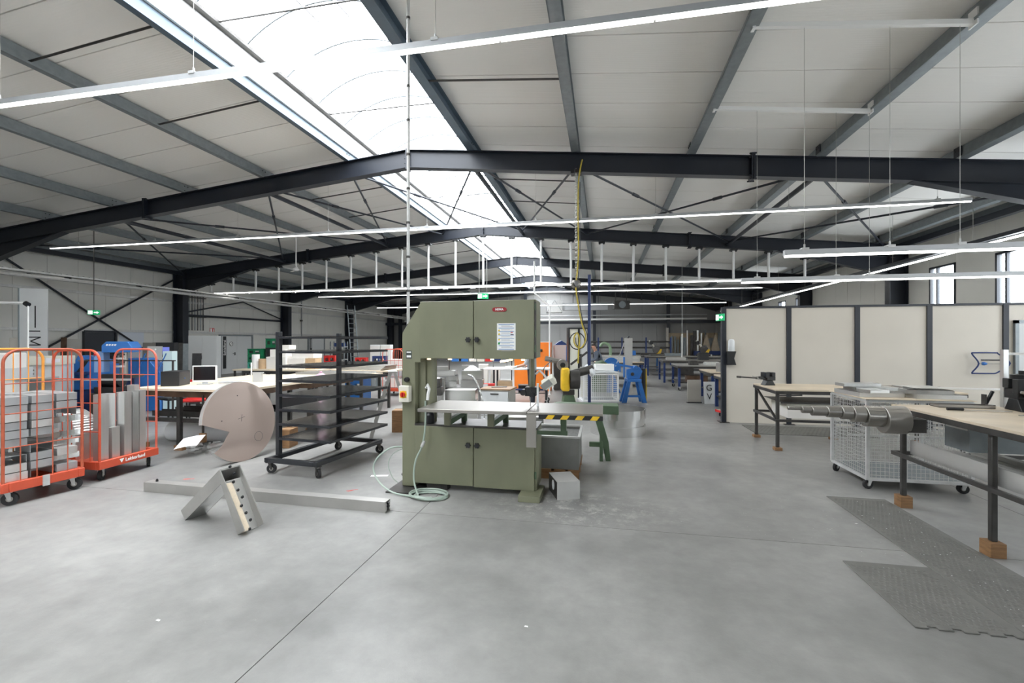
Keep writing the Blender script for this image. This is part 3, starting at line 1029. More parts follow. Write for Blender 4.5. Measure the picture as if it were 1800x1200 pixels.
B().bar((-.05, -.001, cz + .04), (.06, -.001, cz + .06), .002, .004).bar((0, -.001, cz), (.02, -.001, cz + .1), .004, .002, (0, 1, 0)).build('scribed_cross', M_STEELD, disc, rot=(tilt, 0, 0))
for x, z in ((-.03, .38), (-.3, .05)):
    B().cyl((x, -.002, cz + z), (x, .004, cz + z), .008, 10).build('hole', M_BLACK, disc, rot=(tilt, 0, 0))

vee = thing('aluminium_chevron', 'inverted V-shaped aluminium channel with timber core standing on floor', 'metal section', campos(-2.72, 4.23), PSI - R(25))
po = [(0, .56), (-.60, .085), (-.53, 0), (.02, .43), (.26, 0), (.35, .05)]
B().prism(po, 'y', 0, .01).build('front_plate', M_ALUD, vee)
B().prism(po, 'y', .19, .20).build('back_plate', M_ALUD, vee)
B().prism([(0, .56), (-.60, .085), (-.59, .075), (.0, .545)], 'y', .01, .19).build('top_plate', M_ALUM, vee)
B().prism([(-.53, 0), (.02, .43), (.02, .44), (-.535, .008)], 'y', .01, .19).build('inner_plate', M_ALU, vee)
B().prism([(.26, 0), (.02, .43), (.028, .435), (.268, .004)], 'y', .01, .19).build('inner_plate', M_ALU, vee)
B().prism([(.262, .004), (.03, .42), (.07, .43), (.325, .035)], 'y', .012, .075).build('timber_core', M_CHIP, vee)
bl = meshof(B().lathe([(0, -.012), (.012, -.006), (.014, .004), (.008, .016), (0, .02)], 10), 'bolt', M_BLACK)
for i in range(9):
    f = i / 8
    link_mesh('bolt', bl, vee, (.015 + .305 * f, .09 + .02 * math.sin(i * 2.1), .565 - .52 * f if i < 3 else .545 - .52 * f + .01), (0, R(35), 0))

lp = thing('long_profile', 'long square aluminium box section lying across the floor', 'metal section', (-5.25, 4.36, 0), math.atan2(-.06, 3.07))
b = B()
b.box(0, 3.07, 0, .004, .004, .106).box(0, 3.07, .106, .11, .004, .106).box(0, 3.07, 0, .11, .106, .11).box(0, 3.07, 0, .11, 0, .004)
b.build('tube', M_ALUD, lp)
B().box(3.05, 3.072, .004, .03, .01, .1).box(3.05, 3.072, .08, .106, .01, .1).build('end_flange', M_ALUM, lp)
B().cyl((3.06, .05, .055), (3.09, .05, .055), .014, 10).build('bolt', M_BLACK, lp)
B().cyl((3.06, .05, .085), (3.09, .05, .085), .01, 10).build('bolt', M_BLACK, lp)
B().lathe([(.014, .11), (.014, .125), (.008, .14), (0, .14)], 10).build('bolt', M_BLACK, lp, (.12, .06, 0))

# curled scrap rings with a sheet of paper on top
rnd = random.Random(3)
for i in range(12):
    x, y = fl((342 if i % 2 else 376) + rnd.uniform(-5, 5), 800 - rnd.uniform(0, 5))
    t = thing('aluminium_offcut', 'curled aluminium offcut in the floor heap, %s layer up, %s' % (ORD[i // 2], ('round plate side', 'red cage side')[i % 2]), 'metal offcut', (x, y, .031 * (i // 2)), rnd.uniform(0, 6), 'aluminium offcuts in the floor heap')
    r0 = rnd.uniform(.09, .135)
    n = rnd.choice([5, 14, 16])
    sweep = rnd.uniform(4.2, 6.1)
    b = B()
    p = [(r0 * math.cos(sweep * k / n), r0 * .8 * math.sin(sweep * k / n)) for k in range(n + 1)]
    for (xa, ya), (xb, yb) in zip(p[:-1], p[1:]):
        b.add([(xa, ya, 0), (xb, yb, 0), (xb, yb, .03), (xa, ya, .03), (xa * .97, ya * .97, 0), (xb * .97, yb * .97, 0), (xb * .97, yb * .97, .03), (xa * .97, ya * .97, .03)],
              [(0, 1, 2, 3), (7, 6, 5, 4), (3, 2, 6, 7), (0, 4, 5, 1)])
    b.build('band', M_ALUX, t)
    B().box(r0 - .03, r0 - .02, -.02, .02, .0, .03).build('tab', M_ALU, t)
x, y = fl(338, 800)
sh = thing('paper_sheet', 'white paper sheet lying on the aluminium offcut heap', 'paper', (x, y, .188), PSI + .3)
b = B()
for i in range(6):
    u = i / 5
    b.add([(-.17 + .30 * u - .02, -.16, -.05 + .012 * math.sin(u * 3) + .04 * u), (-.17 + .30 * u + .02, .10, .06 + .012 * math.sin(u * 3) + .04 * u)], [])
b.f = [(2 * i, 2 * i + 2, 2 * i + 3, 2 * i + 1) for i in range(5)]
b.build('sheet', M_PAPER, sh)
x, y = fl(667, 836)
tag(B().box(-.11, .11, -.03, .03, 0, .003).build('paper_strip', M_PAPER, None, (x, y, 0), (0, 0, PSI + .05)), 'thin white strip on the floor between rack and bandsaw', 'paper')
for (px, py, s, lab) in ((925, 1101, .012, 'tiny white shred on the bare floor below the middle'), (278, 1090, .014, 'tiny white shred on the open floor before the chevron'),
                         (1505, 920, .012, 'orange-white chip on the floor beside the long rubber mat')):
    x, y = fl(px, py)
    tag(B().prism([(-s, -s * .3), (s, -s * .5), (s * .8, s * .4), (-s * .7, s * .5)], 'z', 0, .003).build('floor_scrap', M_PAPER, None, (x, y, 0)), lab, 'scrap')
for i, (px, py) in enumerate(((330, 842), (618, 862))):
    x, y = fl(px, py)
    b = B().bar((-.06, 0, .0008), (.07, .03, .0008), .012, .001).bar((-.04, -.03, .0008), (.05, .035, .0008), .01, .001)
    tag(b.build('chalk_mark', M_TEAR, None, (x, y, 0), (0, 0, i * .4)), 'faint red floor mark behind the long profile, near %s' % ('the round plate', 'the bandsaw')[i], 'floor mark')

# ================================================================== ROLL CAGES
def cage(label, loc, rz, mats, top, base_m, words_=None):
    t = thing('roll_cage', label, 'roll cage', loc, rz)
    hx, hy = .405, .36
    b = B()
    b.box(-hx, hx, -hy, -hy + .06, .15, .25).box(-hx, hx, hy - .06, hy, .15, .25).box(-hx, -hx + .06, -hy + .06, hy - .06, .15, .25).box(hx - .06, hx, -hy + .06, hy - .06, .15, .25)
    b.build('base_frame', base_m, t, bevel=.006)
    B().box(-hx + .06, hx - .06, -hy + .06, hy - .06, .2, .215).build('deck', base_m, t)
    for sx, m in zip((-1, 1), mats):
        x = sx * (hx - .018)
        rc = .14
        fp = [(x, -hy + .02, .25), (x, -hy + .02, top - rc)] + [(x, -hy + .02 + rc - rc * math.cos(a * math.pi / 12), top - rc + rc * math.sin(a * math.pi / 12)) for a in range(1, 7)]
        fp = fp + [(p[0], -p[1], p[2]) for p in reversed(fp)]
        s = B().tube(fp, .0145, 10).build('side_panel', m, t)
        for i in range(4):
            y = -hy + .02 + (i + 1) * (2 * hy - .04) / 5
            B().cyl((x, y, .25), (x, y, top - .01 if 0 < i < 3 else top - .012), .0055, 6).build('upright_bar', m, s)
        for z in ((.62, .98, top - .36) if m is not M_AMBER else (.62, .98, top - .36)):
            B().cyl((x, -hy + .02, z), (x, hy - .02, z), .0065, 6).build('cross_bar', m, s)
    for x, y, a in ((-hx + .08, -hy + .08, .5), (hx - .08, -hy + .08, .9), (hx - .08, hy - .08, .7), (-hx + .08, hy - .08, 1.1)):
        caster(t, x, y, .15, .068, .035, a)
    B().box(hx, hx + .012, -.03, .03, .14, .26).build('latch', M_GALV2, t)
    return t

C1 = campos(-5.6, 5.23)
c1 = cage('worn orange roll cage filled with flat grey metal boxes', C1, PSI - R(19.4), (M_AMBER, M_ORANGEP), 1.66, M_ORANGE)
C2 = campos(-5.42, 6.1)
c2 = cage('red roll cage holding upright aluminium profiles', C2, PSI + R(82), (M_ORANGE, M_PINKR), 1.64, M_ORANGE)
lt = text('\u25bc Lekkerland', .062, M_PAPER, c2, (.02, -.3615, .2), (R(90), 0, 0), 'lettering', bold=True)

# flat boxes in the first cage
def tray_mesh(lx, ly, h, open_side):
    b = B()
    w = .003
    b.box(-lx / 2, lx / 2, -ly / 2, ly / 2, h - w, h)
    b.box(-lx / 2, lx / 2, -ly / 2, -ly / 2 + w, 0, h - w).box(-lx / 2, lx / 2, ly / 2 - w, ly / 2, 0, h - w)
    b.box(-lx / 2, -lx / 2 + w, -ly / 2 + w, ly / 2 - w, 0, h - w)
    if not open_side:
        b.box(lx / 2 - w, lx / 2, -ly / 2 + w, ly / 2 - w, 0, h - w)
    return b
M_ALUG = mat('grey_primed_aluminium', (172, 174, 175), .4, .35, .06, 5, rvar=.08)
kinds = [meshof(tray_mesh(.33, .192, .082, False), 'box_shell', M_ALUG), meshof(tray_mesh(.29, .192, .082, True), 'box_shell', M_ALUG), meshof(tray_mesh(.34, .188, .082, False), 'box_shell', M_ALUM)]
rnd = random.Random(11)
cr, sr = math.cos(PSI - R(19.4)), math.sin(PSI - R(19.4))
def in_c1(x, y, z):
    return (C1[0] + x * cr - y * sr, C1[1] + x * sr + y * cr, z)
for lay in range(10):
    for col in range(3):
        for dep in range(2):
            chaos = 3 <= lay <= 6
            if dep == 0 and lay < 9 and col == 1:
                continue
            z = .2515 + .0905 * lay
            if dep == 1 and ((chaos and (lay * 3 + col) % 4 == 1) or (col == 2 and lay in (1, 3, 4, 6))):
                continue
            x = (-.195, .178)[dep] + rnd.uniform(-.013, .013)
            y = -.222 + .222 * col + rnd.uniform(-.004, .004)
            t = thing('metal_box', 'flat grey box in the orange cage, %s layer up, %s, %s' % (ORD[lay], ('edge column', 'middle column', 'red cage column')[col], ('inner side', 'bar side')[dep]), 'metal box', in_c1(x, y, z), PSI - R(19.4) + R(rnd.uniform(-.5, .5)), 'flat boxes in the orange roll cage')
            link_mesh('box_shell', kinds[rnd.choice([0, 0, 1, 2])], t)
# loose curved straps poking out of the cage side
for i, (y, z, a) in enumerate(((.27, .345, 0), (.26, .525, 0), (.28, .617, 0), (.275, .797, 0))):
    b = B()
    n = 10
    L = .30
    p = [(-L / 2 + L * k / n, .05 * math.sin(k / n * 2.4)) for k in range(n + 1)]
    for (xa, ya), (xb, yb) in zip(p[:-1], p[1:]):
        b.add([(xa, ya, 0), (xb, yb, 0), (xb, yb, .07), (xa, ya, .07), (xa, ya + .003, 0), (xb, yb + .003, 0), (xb, yb + .003, .07), (xa, ya + .003, .07)],
              [(0, 1, 2, 3), (7, 6, 5, 4), (3, 2, 6, 7), (0, 4, 5, 1)])
    o = b.build('aluminium_strap', M_ALUX, None, in_c1(.21 + .012 * i, y, z), (a, 0, PSI - R(19.4) + R(90)))
    tag(o, 'curved bright aluminium strap behind the cage bars, %s from the bottom' % ORD[[0, 1, 2, 3][i]], 'metal strap')

# upright profiles in the second cage
def in_c2(x, y, z):
    a = PSI + R(82)
    return (C2[0] + x * math.cos(a) - y * math.sin(a), C2[1] + x * math.sin(a) + y * math.cos(a), z)
def chan(w, d, h, op):
    b = B()
    k = .004
    b.box(-w / 2, w / 2, d / 2 - k, d / 2, 0, h)
    b.box(-w / 2, -w / 2 + k, -d / 2, d / 2 - k, 0, h).box(w / 2 - k, w / 2, -d / 2, d / 2 - k, 0, h)
    if not op:
        b.box(-w / 2 + k, w / 2 - k, -d / 2, -d / 2 + k, 0, h).box(-w / 2 + k, w / 2 - k, -d / 2 + k, d / 2 - k, h - k, h)
    return b
prof_spec = [(-.27, -.22, .11, .10, .86, False, 0, 0, 'tall square aluminium profile at the corner of the red cage'),
             (-.13, -.235, .10, .09, .42, False, 0, 0, 'short aluminium block profile low in the red cage'),
             (-.10, -.11, .12, .11, .85, False, 0, 0, 'tall aluminium profile behind the short block in the red cage'),
             (.03, -.22, .10, .12, .86, False, 0, 0, 'middle aluminium profile in the red cage, plain bright face'),
             (.14, -.225, .085, .11, .85, True, 0, 0, 'open aluminium channel with dark inside in the red cage'),
             (.24, -.235, .09, .09, .86, False, 0, 0, 'bright closed profile next to the dark open channel'),
             (.31, -.10, .07, .12, .93, False, 0, -.05, 'leaning aluminium profile at the far end of the red cage')]
for x, y, w, d, h, op, rx, ry, lab in prof_spec:
    t = thing('aluminium_profile', lab, 'metal profile', in_c2(x, y, .2505 if abs(y) > .3 else .217), PSI + R(82), 'profiles in the red cage')
    chan(w, d, h, op).build('profile_wall', M_ALU, t, rot=(0, ry, 0))
    B().box(-w / 2 + .006, w / 2 - .006, -d / 2 + .006, d / 2 - .006, .0, .012).build('foot_plate', M_ALUD, t)
arcm = B()
n = 12
p = [(.33 * math.cos(R(8) + R(80) * k / n) - .33, .33 * math.sin(R(8) + R(80) * k / n)) for k in range(n + 1)]
for (xa, za), (xb, zb) in zip(p[:-1], p[1:]):
    arcm.add([(xa, -.1, .30 + za), (xb, -.1, .30 + zb), (xb, .2, .30 + zb), (xa, .2, .30 + za)], [(0, 1, 2, 3)])
arcm.box(-.001, .002, -.1, .2, 0, .34)
so = arcm.build('curved_sheet', M_ALU, None, in_c2(-.2, .12, .217), (0, 0, PSI + R(82) - R(90)))
sd = so.modifiers.new('thick', 'SOLIDIFY'); sd.thickness = .003
tag(so, 'curved aluminium sheet standing in the red cage', 'metal sheet')
# wooden-lidded second pallet wheel marks etc. not shown

# ================================================================== RUBBER MATS
def rubber_mat(label, x0, x1, y0, y1, jig=False, pitch=.036):
    t = thing('rubber_mat', label, 'rubber mat', ((x0 + x1) / 2, (y0 + y1) / 2, 0))
    hx, hy = (x1 - x0) / 2, (y1 - y0) / 2
    poly = [(-hx, -hy)]
    if jig:
        poly = []
        n = 9
        p = 2 * hx / n
        for i in range(n):
            xa = -hx + p * i
            if i % 2 == 0:
                poly += [(xa - (.008 if i else 0), -hy - .022), (xa + p + (.008 if i < n - 1 else 0), -hy - .022)]
            else:
                poly += [(xa + .008, -hy + .004), (xa + p - .008, -hy + .004)]
    else:
        poly += [(hx, -hy)]
    poly += [(hx, hy), (-hx, hy)]
    B().prism(poly, 'z', 0.0, .010).build('sheet', M_MAT, t, bevel=.003, seg=1)
    b = B()
    ny, nx = int((2 * hy - .06) / pitch), int((2 * hx - .06) / pitch)
    for i in range(nx):
        for j in range(ny):
            x = -hx + .04 + i * pitch + (pitch / 2 if j % 2 else 0)
            y = -hy + .04 + j * pitch
            r, q = .013, .008
            b.add([(x - r, y - r, .0095), (x + r, y - r, .0095), (x + r, y + r, .0095), (x - r, y + r, .0095), (x - q, y - q, .0135), (x + q, y - q, .0135), (x + q, y + q, .0135), (x - q, y + q, .0135)],
                  [(4, 5, 6, 7), (0, 1, 5, 4), (1, 2, 6, 5), (2, 3, 7, 6), (3, 0, 4, 7)])
    o = b.build('stud', M_MAT, t)
    o['kind'] = 'stuff'
    return t
rubber_mat('long grey studded rubber mat alongside the bench with the stepped mandrel', 2.47, 3.05, 2.9, 5.73)
rubber_mat('short grey studded rubber mat with jigsaw edge', 1.87, 2.465, 3.23, 4.07, True)
rubber_mat('dark rubber mat under the bench against the partition', 2.85, 4.9, 9.35, 10.3, pitch=.07)

# shavings scattered on the mats and round the saw foot
b = B()
rnd = random.Random(21)
def flake(x, y, z, s):
    a = rnd.uniform(0, 6.28)
    c, q = math.cos(a) * s, math.sin(a) * s
    b.add([(x - c, y - q, z), (x + q * .4, y - c * .4, z + .002), (x + c, y + q, z), (x - q * .4, y + c * .4, z + .002)], [(0, 1, 2, 3)])
for i in range(70):
    flake(rnd.uniform(2.5, 3.0), rnd.uniform(3.1, 5.6), .0145, rnd.uniform(.003, .008))
for i in range(90):
    flake(rnd.gauss(-.35, .5), rnd.gauss(4.85, .22), .001, rnd.uniform(.002, .006))
for i in range(60):
    flake(rnd.uniform(1.2, 2.4), rnd.uniform(4.15, 5.6), .001, rnd.uniform(.002, .006))
o = b.build('metal_shavings', M_PAPER)
tag(o, 'tiny pale shavings strewn over the rubber mats and saw floor', 'shavings', kind='stuff')
# ================================================================== WINDOW-SIDE WORKPLACE
def pipe_bench(label, x0, x1, y0, y1, z, top_m, leg_xy, shelf_z, blk, frame_m=M_STEELD, leg_r=.024, brace=False):
    t = thing('workbench', label, 'workbench', ((x0 + x1) / 2, (y0 + y1) / 2, 0))
    cx, cy = (x0 + x1) / 2, (y0 + y1) / 2
    a, b_, c, d = x0 - cx, x1 - cx, y0 - cy, y1 - cy
    B().box(a, b_, c, d, z - .025, z).build('table_top', top_m, t, bevel=.003)
    f = .045
    B().box(a, b_, c, c + f, z - .075, z - .026).box(a, b_, d - f, d, z - .075, z - .026).box(a, a + f, c + f, d - f, z - .075, z - .026).box(b_ - f, b_, c + f, d - f, z - .075, z - .026).build('top_frame', frame_m, t)
    for lx, ly in leg_xy:
        l = B().box(lx - cx - leg_r, lx - cx + leg_r, ly - cy - leg_r, ly - cy + leg_r, blk, z - .076).build('leg', frame_m, t, bevel=.006)
        if blk:
            B().box(lx - cx - .055, lx - cx + .055, ly - cy - .06, ly - cy + .06, 0, blk).build('timber_block', M_WOOD, l, bevel=.004)
    if shelf_z:
        B().box(a, a + .03, c + .03, d - .03, shelf_z - .04, shelf_z).box(b_ - .03, b_, c + .03, d - .03, shelf_z - .04, shelf_z).box(a, b_, c, c + .03, shelf_z - .04, shelf_z).box(a, b_, d - .03, d, shelf_z - .04, shelf_z).build('shelf_frame', frame_m, t)
    if brace:
        B().bar((a + .02, c + .04, shelf_z), (a + .02, d - .15, z - .08), .03, .03).build('brace', frame_m, t)
        B().bar((a + .04, c + .04, z - .1), (a + .4, c + .04, z - .09), .02, .02).build('brace', frame_m, t)
    return t

pipe_bench('long steel-framed bench with pale board top standing against the partition', 2.72, 5.35, 8.0, 9.12, .98, M_PLY,
           [(2.76, 8.04), (2.76, 9.07), (4.02, 9.07), (5.31, 9.07), (5.31, 8.04)], .50, .045, brace=True)
def vice(label, loc, rz, s=1.0, m=M_STEELD):
    t = thing('bench_vice', label, 'vice', loc, rz)
    B().prism([(-.09 * s, 0), (.09 * s, 0), (.07 * s, .03 * s), (.045 * s, .08 * s), (-.045 * s, .08 * s), (-.07 * s, .03 * s)], 'y', -.07 * s, .07 * s).build('base', m, t, bevel=.005)
    B().box(-.05 * s, .09 * s, -.07 * s, .07 * s, .08 * s, .15 * s).box(.02 * s, .08 * s, -.085 * s, .085 * s, .15 * s, .215 * s).build('fixed_jaw', m, t, bevel=.006)
    B().box(-.17 * s, .02 * s, -.045 * s, .045 * s, .095 * s, .145 * s).box(-.08 * s, -.02 * s, -.085 * s, .085 * s, .12 * s, .215 * s).build('moving_jaw', m, t, bevel=.006)
    B().cyl((-.20 * s, 0, .12 * s), (-.16 * s, 0, .12 * s), .028 * s, 10).build('spindle', M_STEEL, t)
    B().cyl((-.19 * s, -.13 * s, .10 * s), (-.19 * s, .13 * s, .14 * s), .009 * s, 8).build('handle', M_STEEL, t)
    return t
vice('dark bench vice at the far end of the partition bench', (2.86, 8.78, .981), PSI, 1.05, M_BLACK)
rod = thing('clamped_rod', 'thin steel rod clamped in the dark vice on partition bench', 'rod', (2.62, 8.64, 1.11))
B().cyl((-.30, 0, .02), (.02, 0, .0), .012, 8).cyl((-.31, 0, .02), (-.24, 0, .016), .018, 8).build('rod', M_STEELD, rod)
# cartons and sheets on its shelf
pb = thing('flat_carton', 'flat white carton on the shelf below the partition bench', 'carton', (3.5, 8.5, .501))
B().box(-.55, .45, -.36, .36, 0, .15).build('body', M_CARDW, pb, bevel=.004)
B().box(.1, .25, -.364, -.3605, .04, .11).build('print', M_ORANGEP, pb)
B().box(.28, .4, -.364, -.3605, .03, .12).build('print', NG, pb)
pb = thing('flat_carton', 'upper cream carton on top of the flat white carton', 'carton', (3.42, 8.5, .652))
B().box(-.48, .42, -.34, .36, 0, .11).build('body', M_CREAM, pb, bevel=.004)
B().box(-.48, .42, -.02, .02, .1101, .1115).build('tape', M_CARD, pb)
sh = thing('steel_sheet', 'dark steel sheet lying on the cartons below the bench', 'metal sheet', (3.45, 8.5, .764))
B().box(-.62, .6, -.4, .4, 0, .006).build('plate', M_STEELD, sh)
B().box(-.62, .6, -.405, -.4, -.02, .006).build('folded_edge', M_STEELD, sh)
ob = thing('sheet_bundle', 'dark folded steel channel beside the cartons below the bench', 'metal section', (4.45, 8.6, .501), .1)
B().box(-.35, .4, -.25, .2, 0, .2).build('block', M_STEELD, ob)
B().box(-.35, .4, -.27, -.251, .0, .24).build('flange', M_STEEL, ob)

# mesh trolley
tr = thing('mesh_trolley', 'galvanised wire mesh trolley on castors stacked with aluminium sheets', 'trolley', (3.595, 6.53, 0))
hx, hy, z0, z1 = .525, .42, .125, 1.05
for sx in (-1, 1):
    for sy in (-1, 1):
        B().box(sx * hx - .018, sx * hx + .018, sy * hy - .018, sy * hy + .018, z0, z1).build('corner_post', M_GALV2, tr)
for z in (z0, z1):
    B().box(-hx, hx, -hy - .016, -hy + .016, z - .016, z + .016).box(-hx, hx, hy - .016, hy + .016, z - .016, z + .016).box(-hx - .016, -hx + .016, -hy, hy, z - .016, z + .016).box(hx - .016, hx + .016, -hy, hy, z - .016, z + .016).build('rail', M_GALV2, tr)
def mesh_panel(length, along):
    b = B()
    n = round(length / .045)
    w = .0024
    for i in range(1, n):
        u = -length / 2 + length * i / n
        b.box(u - w, u + w, -w, w, z0, z1) if along == 'x' else b.box(-w, w, u - w, u + w, z0, z1)
    for j in range(1, 20):
        z = z0 + (z1 - z0) * j / 20
        b.box(-length / 2, length / 2, w, 3 * w, z - w, z + w) if along == 'x' else b.box(w, 3 * w, -length / 2, length / 2, z - w, z + w)
    return b
for sy in (-1, 1):
    mesh_panel(2 * hx, 'x').build('wire_mesh', M_GALV2, tr, (0, sy * hy, 0))
for sx in (-1, 1):
    mesh_panel(2 * hy, 'y').build('wire_mesh', M_GALV2, tr, (sx * hx, 0, 0))
B().box(-hx, hx, -hy, hy, z0, z0 + .01).build('deck', M_GALV, tr)
B().box(-hx, hx, -.012, .012, .55, .575).build('middle_rail', M_GALV2, tr)
for x, y, a in ((-hx + .04, -hy + .04, 3.4), (hx - .04, -hy + .04, 2.9), (-hx + .04, hy - .04, 3.8), (hx - .04, hy - .04, 3)):
    caster(tr, x, y, .125, .056, .03, a)
B().box(-hx - .03, hx + .03, -hy - .03, hy + .03, 1.067, 1.075).build('lid_board', M_CHIP, tr)
# sheets and trays on the trolley
specs = [(-.3, .02, .5, .55, .05, .05, 'aluminium tray on the mesh trolley, at its end towards the small vice'), (.28, -.14, .5, .42, .05, -.04, 'aluminium tray on the mesh trolley, beside the knife bench'),
         (.27, .27, .45, .26, .05, .02, 'aluminium tray on the mesh trolley, on its partition side')]
z = 1.076
for x, y, w, d, h, a, lab in specs:
    t = thing('aluminium_tray', lab, 'metal tray', (3.595 + x, 6.53 + y, z), a, 'aluminium trays on the mesh trolley')
    B().box(-w / 2, w / 2, -d / 2, d / 2, 0, .004).build('floor', M_ALUM, t)
    B().box(-w / 2, w / 2, -d / 2, -d / 2 + .004, .004, h).box(-w / 2, w / 2, d / 2 - .004, d / 2, .004, h).box(-w / 2, -w / 2 + .004, -d / 2, d / 2, .004, h).box(w / 2 - .004, w / 2, -d / 2, d / 2, .004, h).build('rim', M_ALUM, t)
up = [(-.22, .12, .52, .24, .045, .15, 1.127, 'upper aluminium cover lying skewed on the trolley trays'), (.2, -.2, .46, .2, .05, -.1, 1.127, 'bright aluminium cover on the trolley trays, turned a little'),
      (-.35, -.2, .26, .18, .04, .3, 1.127, 'small aluminium cover at the trolley corner above the mandrel'), (.36, .25, .42, .2, .05, .06, 1.127, 'long aluminium cover on the trolley trays towards the window wall')]
for x, y, w, d, h, a, zz, lab in up:
    t = thing('aluminium_cover', lab, 'metal cover', (3.595 + x, 6.53 + y, zz), a, 'aluminium covers on the mesh trolley')
    B().box(-w / 2, w / 2, -d / 2, d / 2, h - .004, h).box(-w / 2, w / 2, -d / 2, -d / 2 + .004, 0, h).box(-w / 2, w / 2, d / 2 - .004, d / 2, 0, h).build('sheet', M_ALU, t)
    B().box(-w / 2, -w / 2 + .004, -d / 2, d / 2, .004, h - .004).build('end_flange', M_ALUD, t)
    B().box(w / 2 - .004, w / 2, -d / 2, d / 2, .004, h - .004).build('end_flange', M_ALUD, t)
t = thing('paper_wad', 'crumpled white paper sheet lying on the trolley trays', 'paper', (3.36, 6.66, 1.173), .2)
B().prism([(-.12, 0), (.1, 0), (.06, .022), (-.06, .016)], 'y', -.05, .05).build('fold', M_PAPER, t)
t = thing('steel_bar', 'dark steel bar lying on the partition bench behind the trolley', 'metal bar', (4.75, 8.3, .981), -.03)
B().box(-.42, .42, -.03, .03, 0, .06).build('bar', M_RUST, t)
B().box(-.42, .42, -.03, .03, .0601, .062).build('scale_face', M_STEELD, t)
t = thing('aluminium_sheet', 'thin aluminium sheet reaching from the trolley towards the black vice', 'metal sheet', (4.15, 6.25, 1.199), -.12)
B().box(-.55, .5, -.12, .12, 0, .004).build('plate', M_ALU, t)
B().box(-.55, .5, .12, .125, -.02, .004).build('flange', M_ALU, t)

# bench with mandrel
pipe_bench('steel pipe bench with thick board top and the stepped mandrel', 3.07, 4.75, 2.6, 5.66, 1.07, M_PLY,
           [(3.125, 5.55), (3.125, 4.42), (3.125, 3.2), (4.70, 5.55), (4.70, 4.42), (4.70, 3.2)], .57, .12, M_STEELD, .022)
mn = thing('stepped_mandrel', 'horizontal stepped steel mandrel on the corner of the pipe bench', 'mandrel', (3.04, 5.22, 0))
segs = [(0.0, -.20, .138), (-.20, -.36, .105), (-.36, -.47, .083), (-.47, -.57, .068), (-.57, -.70, .058), (-.70, -.84, .050), (-.84, -.93, .036), (-.93, -1.06, .020)]
for i, (a, c, r) in enumerate(segs):
    zc_ = 1.105 - r - i * .004
    o = B()
    o.v = []
    o.cyl((a, 0, zc_), (c, 0, zc_), r, 32)
    o.build('step', (M_STEEL if i % 3 != 1 else mat('polished_steel', (170, 166, 160), .25, .95, .1, 8)), mn, bevel=.006)
B().box(-.02, .13, -.1, .1, .86, .99).build('mount', M_STEELD, mn)
mn.location.x = 2.95
# galvanised box under the bench
gb = thing('drawer_box', 'galvanised sheet drawer box hung below the pipe bench top', 'drawer', (3.9, 5.22, .70))
B().box(-.5, .5, -.15, .17, 0, .29).build('body', M_GALV, gb)
B().box(-.505, -.501, -.13, .15, .2, .28).build('label_flap', M_GALV2, gb)
B().cyl((-.42, -.152, .22), (-.36, -.152, .22), .012, 8).build('latch', M_GALV2, gb)
# long folded profiles on the shelf
for i, (x, w, h, c) in enumerate(((3.21, .10, .15, 'closest to the rubber mat'), (3.335, .12, .07, 'second from the rubber mat'), (3.475, .14, .09, 'third from the rubber mat'), (3.63, .14, .06, 'fourth from the rubber mat'), (3.80, .16, .08, 'fifth from the rubber mat'))):
    t = thing('folded_profile', 'long folded aluminium profile on the pipe bench shelf, ' + c, 'metal profile', (x, 4.2, .571), 0, 'folded profiles on the pipe bench shelf')
    B().box(-w / 2, w / 2, -1.35, 1.3, 0, .003).box(-w / 2, -w / 2 + .003, -1.35, 1.3, .003, h).build('sheet', M_ALUM, t)
    B().box(w / 2 - .003, w / 2, -1.35, 1.3, .003, h * .7).build('flange', M_ALUM, t)
# tools on the bench
kn = thing('long_knife', 'long flat blade with dark grip lying on the pipe bench', 'knife', (3.33, 5.25, 1.071), R(-6))
B().tube([(0, 0, .014), (.03, 0, .016), (.08, 0, .016), (.13, 0, .014)], .014, 8).build('grip', M_BLACK, kn)
B().box(.13, .50, -.014, .014, .008, .012).build('blade', M_STEEL, kn)
dt = thing('dark_tray', 'flat dark metal tray at the back edge of the pipe bench', 'tray', (3.62, 5.53, 1.071), R(-3))
B().box(-.22, .26, -.07, .07, 0, .006).build('floor', M_STEELD, dt)
B().box(-.22, .26, -.07, -.064, .006, .03).box(-.22, .26, .064, .07, .006, .03).box(-.22, -.214, -.064, .064, .006, .03).box(.254, .26, -.064, .064, .006, .03).build('rim', M_STEEL, dt)
sc_ = thing('steel_scriber', 'bright flat steel strips lying past the knife on the pipe bench', 'metal strip', (3.85, 5.0, 1.071), R(8))
B().box(-.12, .14, -.012, .012, 0, .006).build('strip', M_STEEL, sc_)
B().box(-.02, .16, .02, .045, 0, .006).build('strip', M_ALU, sc_)
bv = vice('big black machine vice standing on the pipe bench', (4.06, 5.35, 1.071), PSI + R(70), 1.45, M_BLACK)
B().lathe([(.0, 0), (.09, 0), (.09, .04), (.03, .05), (.03, .08), (0, .08)], 16).build('turntable', M_BLACK, bv, (.05, 0, .31))
B().box(.04, .10, -.13, -.124, .1, .16).build('rating_plate', M_CREAM, bv)
gr = thing('hand_grinder', 'black hand grinder standing behind the machine vice', 'grinder', (4.35, 5.42, 1.071), .4)
B().lathe([(.05, 0), (.06, .03), (.06, .16), (.045, .2), (.03, .26), (0, .27)], 14).build('body', M_BLACK, gr)
B().cyl((.0, -.07, .2), (.0, -.12, .2), .055, 16).build('disc_guard', M_STEELD, gr)
lp2 = thing('clamp_lamp', 'white jointed lamp arm on an aluminium post behind the machine vice', 'lamp', (4.06, 5.60, 1.071), 0)
B().box(-.022, .022, -.022, .022, 0, .595).build('post', M_ALU, lp2)
